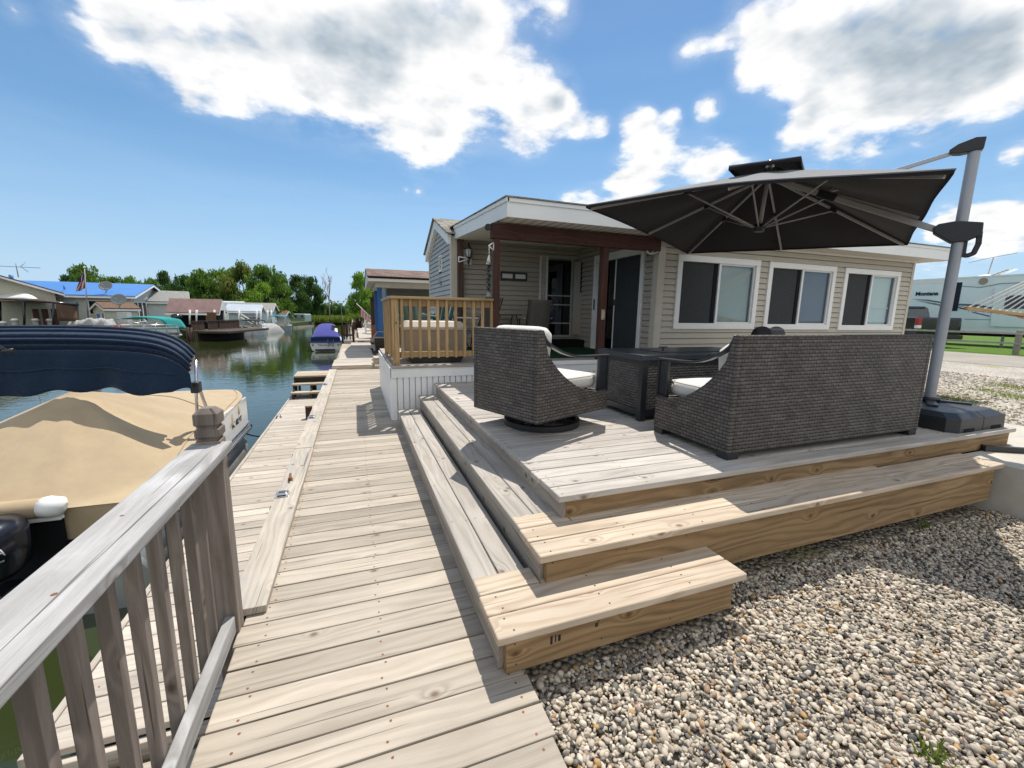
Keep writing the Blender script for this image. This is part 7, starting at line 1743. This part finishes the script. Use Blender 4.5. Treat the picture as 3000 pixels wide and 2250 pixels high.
# bare dead tree
p = dep(966, 930, 84); t = thing('dead_tree', 'bare dead grey tree with thin branches at the end of the canal', 'tree', (p.x, p.y, -.3))
mb = MB(); g = random.Random(3)
def limb(a, b, r, lev):
    mb.tube([a, a.lerp(b, .5)+Vector((g.uniform(-.1, .1), g.uniform(-.1, .1), 0)), b], [r, r*.8, r*.5], 5)
    if lev:
        for k in range(4):
            s_ = a.lerp(b, g.uniform(.35, 1)); an_ = g.uniform(0, 6.28); ln_ = (b-a).length*g.uniform(.35, .6); limb(s_, s_+Vector((math.cos(an_)*.4, math.sin(an_)*.4, .9)).normalized()*ln_, r*.5, lev-1)
top = dep(964, 836, 84); limb(Vector((p.x, p.y, -.4)), top, .16, 3); mb.build('trunk', PILE, t)
# reeds and far wood: masses nobody could count
def strip_mesh(name, px0, px1, d0, d1, zb, h, n, size, mat, seed, up=1.2):
    g = np.random.default_rng(seed); u = g.random(n); dd = d0+(d1-d0)*g.random(n); pxs = px0+(px1-px0)*u
    base = np.array([tuple(dep(float(a), 905, float(b))) for a, b in zip(pxs, dd)]); base[:, 2] = zb
    hh = h*(.5+.6*g.random(n)); w_ = size*(.6+.8*g.random(n)); a = g.random(n)*3.14
    ax = np.stack([np.cos(a), np.sin(a), 0*a], 1)*w_[:, None]; lean = np.stack([g.normal(size=n)*.18*hh, g.normal(size=n)*.18*hh, hh], 1)
    q = np.stack([base-ax, base+ax, base+ax*.25+lean, base-ax*.25+lean], 1)
    o = bpy.data.objects.new(name, np_mesh(name, q.reshape(-1, 3), np.arange(n*4).reshape(n, 4), g.random(n), mat)); C.objects.link(o); return o
tag(strip_mesh('reeds', 905, 1062, 78, 96, -.75, 1.25, 9000, .10, REED, 5), 'pale green reeds along the far end of the canal', 'reeds', kind='stuff')
g = np.random.default_rng(9); blobs = []
for k in range(150):
    px = g.uniform(-260, 1120); d = g.uniform(112, 150); c = dep(px, 905, d); hz = g.uniform(1.5, 4.2)+(3.0 if px < 560 else 0); blobs.append(((c.x, c.y, hz*.55), (3.4, 3.4, hz*.62)))
o = bpy.data.objects.new('far_wood', leaf_mesh('far_wood', blobs, 42000, .55, LEAFD, 21)); C.objects.link(o); tag(o, 'distant dark green wood along the horizon behind the canal houses', 'wood', kind='stuff')
blobs = []
for k in range(60):
    px = g.uniform(2560, 3400); d = g.uniform(62, 90); c = dep(px, 935, d); blobs.append(((c.x, c.y, 1.0), (2.6, 2.6, 1.7)))

# ------------------------------------------------------------------ river pebbles
def pebbles(name, pts, sizes, seed, sub, mat=PEB):
    g = np.random.default_rng(seed); n = len(pts)
    if sub:
        import bmesh
        bm_ = bmesh.new(); bmesh.ops.create_icosphere(bm_, subdivisions=sub, radius=1.0)
        bv = np.array([v.co[:] for v in bm_.verts]); bf = np.array([[v.index for v in f.verts] for f in bm_.faces]); bm_.free()
    nv, nf = len(bv), len(bf)
    Q = g.normal(size=(n, 4)); Q[:, 1:3] *= .28; Q /= np.linalg.norm(Q, axis=1)[:, None]; w_, x, y, z = Q.T
    Rm = np.stack([np.stack([1-2*(y*y+z*z), 2*(x*y-z*w_), 2*(x*z+y*w_)], 1), np.stack([2*(x*y+z*w_), 1-2*(x*x+z*z), 2*(y*z-x*w_)], 1), np.stack([2*(x*z-y*w_), 2*(y*z+x*w_), 1-2*(x*x+y*y)], 1)], 1)
    S = sizes[:, None]*np.stack([1+.35*g.random(n), .72+.25*g.random(n), .42+.25*g.random(n)], 1)
    # lumpy, unlike pebbles: a few random shear directions per stone
    V = np.empty((n, nv, 3), np.float32); dirs = g.normal(size=(n, 3, 3)); dirs /= np.linalg.norm(dirs, axis=2)[:, :, None]
    dot = np.einsum('vk,nmk->nvm', bv, dirs); rad = 1+.16*np.tanh(dot[:, :, 0]*2)-.18*np.maximum(dot[:, :, 1]-.45, 0)*1.6+.08*dot[:, :, 2]
    L = bv[None]*rad[:, :, None]*S[:, None, :]
    V = np.einsum('nij,nvj->nvi', Rm, L)+pts[:, None, :]
    F = (bf[None]+(np.arange(n)*nv)[:, None, None]).reshape(-1, 3)
    t = np.repeat(g.random(n), nf)
    return np_mesh(name, V.reshape(-1, 3), F, t, mat, True)
def inside(P):                                            # open gravel: right of the boardwalk, in front of the steps and slab
    x, y = P[:, 0], P[:, 1]
    ok = (x > .632) & ~((x > .50) & (x < 1.83) & (y > 1.44)) & ~((y > 1.69)) & ~((x > 4.90) & (y > 1.42))
    return ok
g = np.random.default_rng(4)
def scatter(x0, x1, y0, y1, dens, smin, smax, z0, seed, sub):
    n = int((x1-x0)*(y1-y0)*dens); P = np.stack([g.uniform(x0, x1, n), g.uniform(y0, y1, n), np.zeros(n)], 1); P = P[inside(P)]
    s = smin+(smax-smin)*g.random(len(P))**2.2; P[:, 2] = z0+g.random(len(P))*.022; return P, s
P1_, s1_ = scatter(.62, 3.3, .55, 1.72, 6800, .0070, .0165, -.070, 1, 2)
P2_, s2_ = scatter(3.3, 5.9, .2, 1.72, 5000, .0085, .018, -.070, 2, 1)
big = np.array([[.665, 1.405, -.045], [.70, 1.17, -.05], [1.02, 1.05, -.05], [1.42, .84, -.05]]); bs = np.array([.026, .024, .026, .022])
o = bpy.data.objects.new('gravel', pebbles('gravel', np.concatenate([P1_, big]), np.concatenate([s1_, bs]), 31, 2)); C.objects.link(o)
tag(o, 'rounded river pebbles in grey, cream and tan in front of the steps', 'gravel', kind='stuff')
o2 = bpy.data.objects.new('gravel', pebbles('gravel', P2_, s2_, 32, 1)); C.objects.link(o2)
tag(o2, 'rounded river pebbles by the concrete slab at the right edge', 'gravel', kind='stuff')
# pebbles in the gap between boardwalk and step
n = 1500; Pg = np.stack([g.uniform(.60, .64, n), g.uniform(1.45, 5.9, n), -.085+g.random(n)*.02], 1)
Ps, ss = scatter(5.9, 11.0, -1.5, 1.42, 900, .014, .028, -.070, 7, 1)
Pr = np.stack([g.uniform(6.0, 17, 9000), g.uniform(2.75, 9.0, 9000), np.full(9000, -.068)], 1); Pr = Pr[(Pr[:, 0] > 12.3) | (Pr[:, 1] < 5.9)]; Pr = Pr[(Pr[:, 0] > 7.1) | (Pr[:, 1] > 2.75)]; Pr = Pr[~((Pr[:, 0] < 7.0) & (Pr[:, 1] < 2.8))]
Pr = Pr[~((Pr[:, 0] < 12.2) & (Pr[:, 1] < 2.75))]
o3 = bpy.data.objects.new('gravel', pebbles('gravel', np.concatenate([Pg, Ps, Pr]), np.concatenate([np.full(n, .013), ss, .014+.02*g.random(len(Pr))]), 33, 1)); C.objects.link(o3)
tag(o3, 'scattered stones across the sunlit gravel lot beside the home', 'gravel', kind='stuff')
# weeds in the gravel lot and a few blades between the pebbles
def tufts(name, centres, n, h, mat, seed, spread=.12):
    g = np.random.default_rng(seed); c = np.repeat(np.array(centres), n, 0); m_ = len(c)
    b = c+np.stack([g.normal(size=m_)*spread, g.normal(size=m_)*spread, 0*c[:, 0]], 1); hh = h*(.4+.8*g.random(m_)); a = g.random(m_)*6.28; ax = np.stack([np.cos(a), np.sin(a), 0*a], 1)*.006
    ln = np.stack([g.normal(size=m_)*.5*hh, g.normal(size=m_)*.5*hh, hh], 1); q = np.stack([b-ax, b+ax, b+ax*.2+ln, b-ax*.2+ln], 1)
    o = bpy.data.objects.new(name, np_mesh(name, q.reshape(-1, 3), np.arange(m_*4).reshape(m_, 4), g.random(m_), mat)); C.objects.link(o); return o
cs = [tuple(onz(px, py, -.07)) for px, py in ((2790, 1168), (2815, 1180), (2890, 1145), (2960, 1160), (2985, 1168), (2940, 1130), (2760, 1180), (2850, 1200), (2995, 1140))]
tag(tufts('weeds', cs, 150, .07, REED, 6, .20), 'yellow green weeds growing through the gravel lot', 'weeds', kind='stuff')
cs = [tuple(onz(px, py, -.06)) for px, py in ((2665, 1505), (2715, 1545), (2720, 2225), (2745, 2232))]
tag(tufts('grass_blades', cs, 22, .05, REED, 8, .02), 'a few green grass blades between the pebbles', 'grass', kind='stuff')
# one dead oak leaf against the lowest riser
c = onz(1838, 1866, -.035); t = []
pts = [(0, 0), (.012, .010), (.030, .008), (.022, .022), (.045, .030), (.026, .038), (.030, .058), (.012, .048), (.004, .072), (-.006, .048), (-.026, .056), (-.020, .036), (-.042, .026), (-.018, .020), (-.026, .006), (-.010, .010)]
mb = MB(); i0 = mb.add([(c.x+a*1.25, c.y+b*1.1, c.z+.016*math.sin(a*60)+b*.25) for a, b in pts]); mc = mb.add([(c.x, c.y+.03, c.z+.018)])
for k in range(len(pts)): mb.face((i0+k, i0+(k+1) % len(pts), mc))
tag(mb.build('oak_leaf', OAKL, solid=.0012), 'curled brown oak leaf on the pebbles against the lowest step', 'leaf')
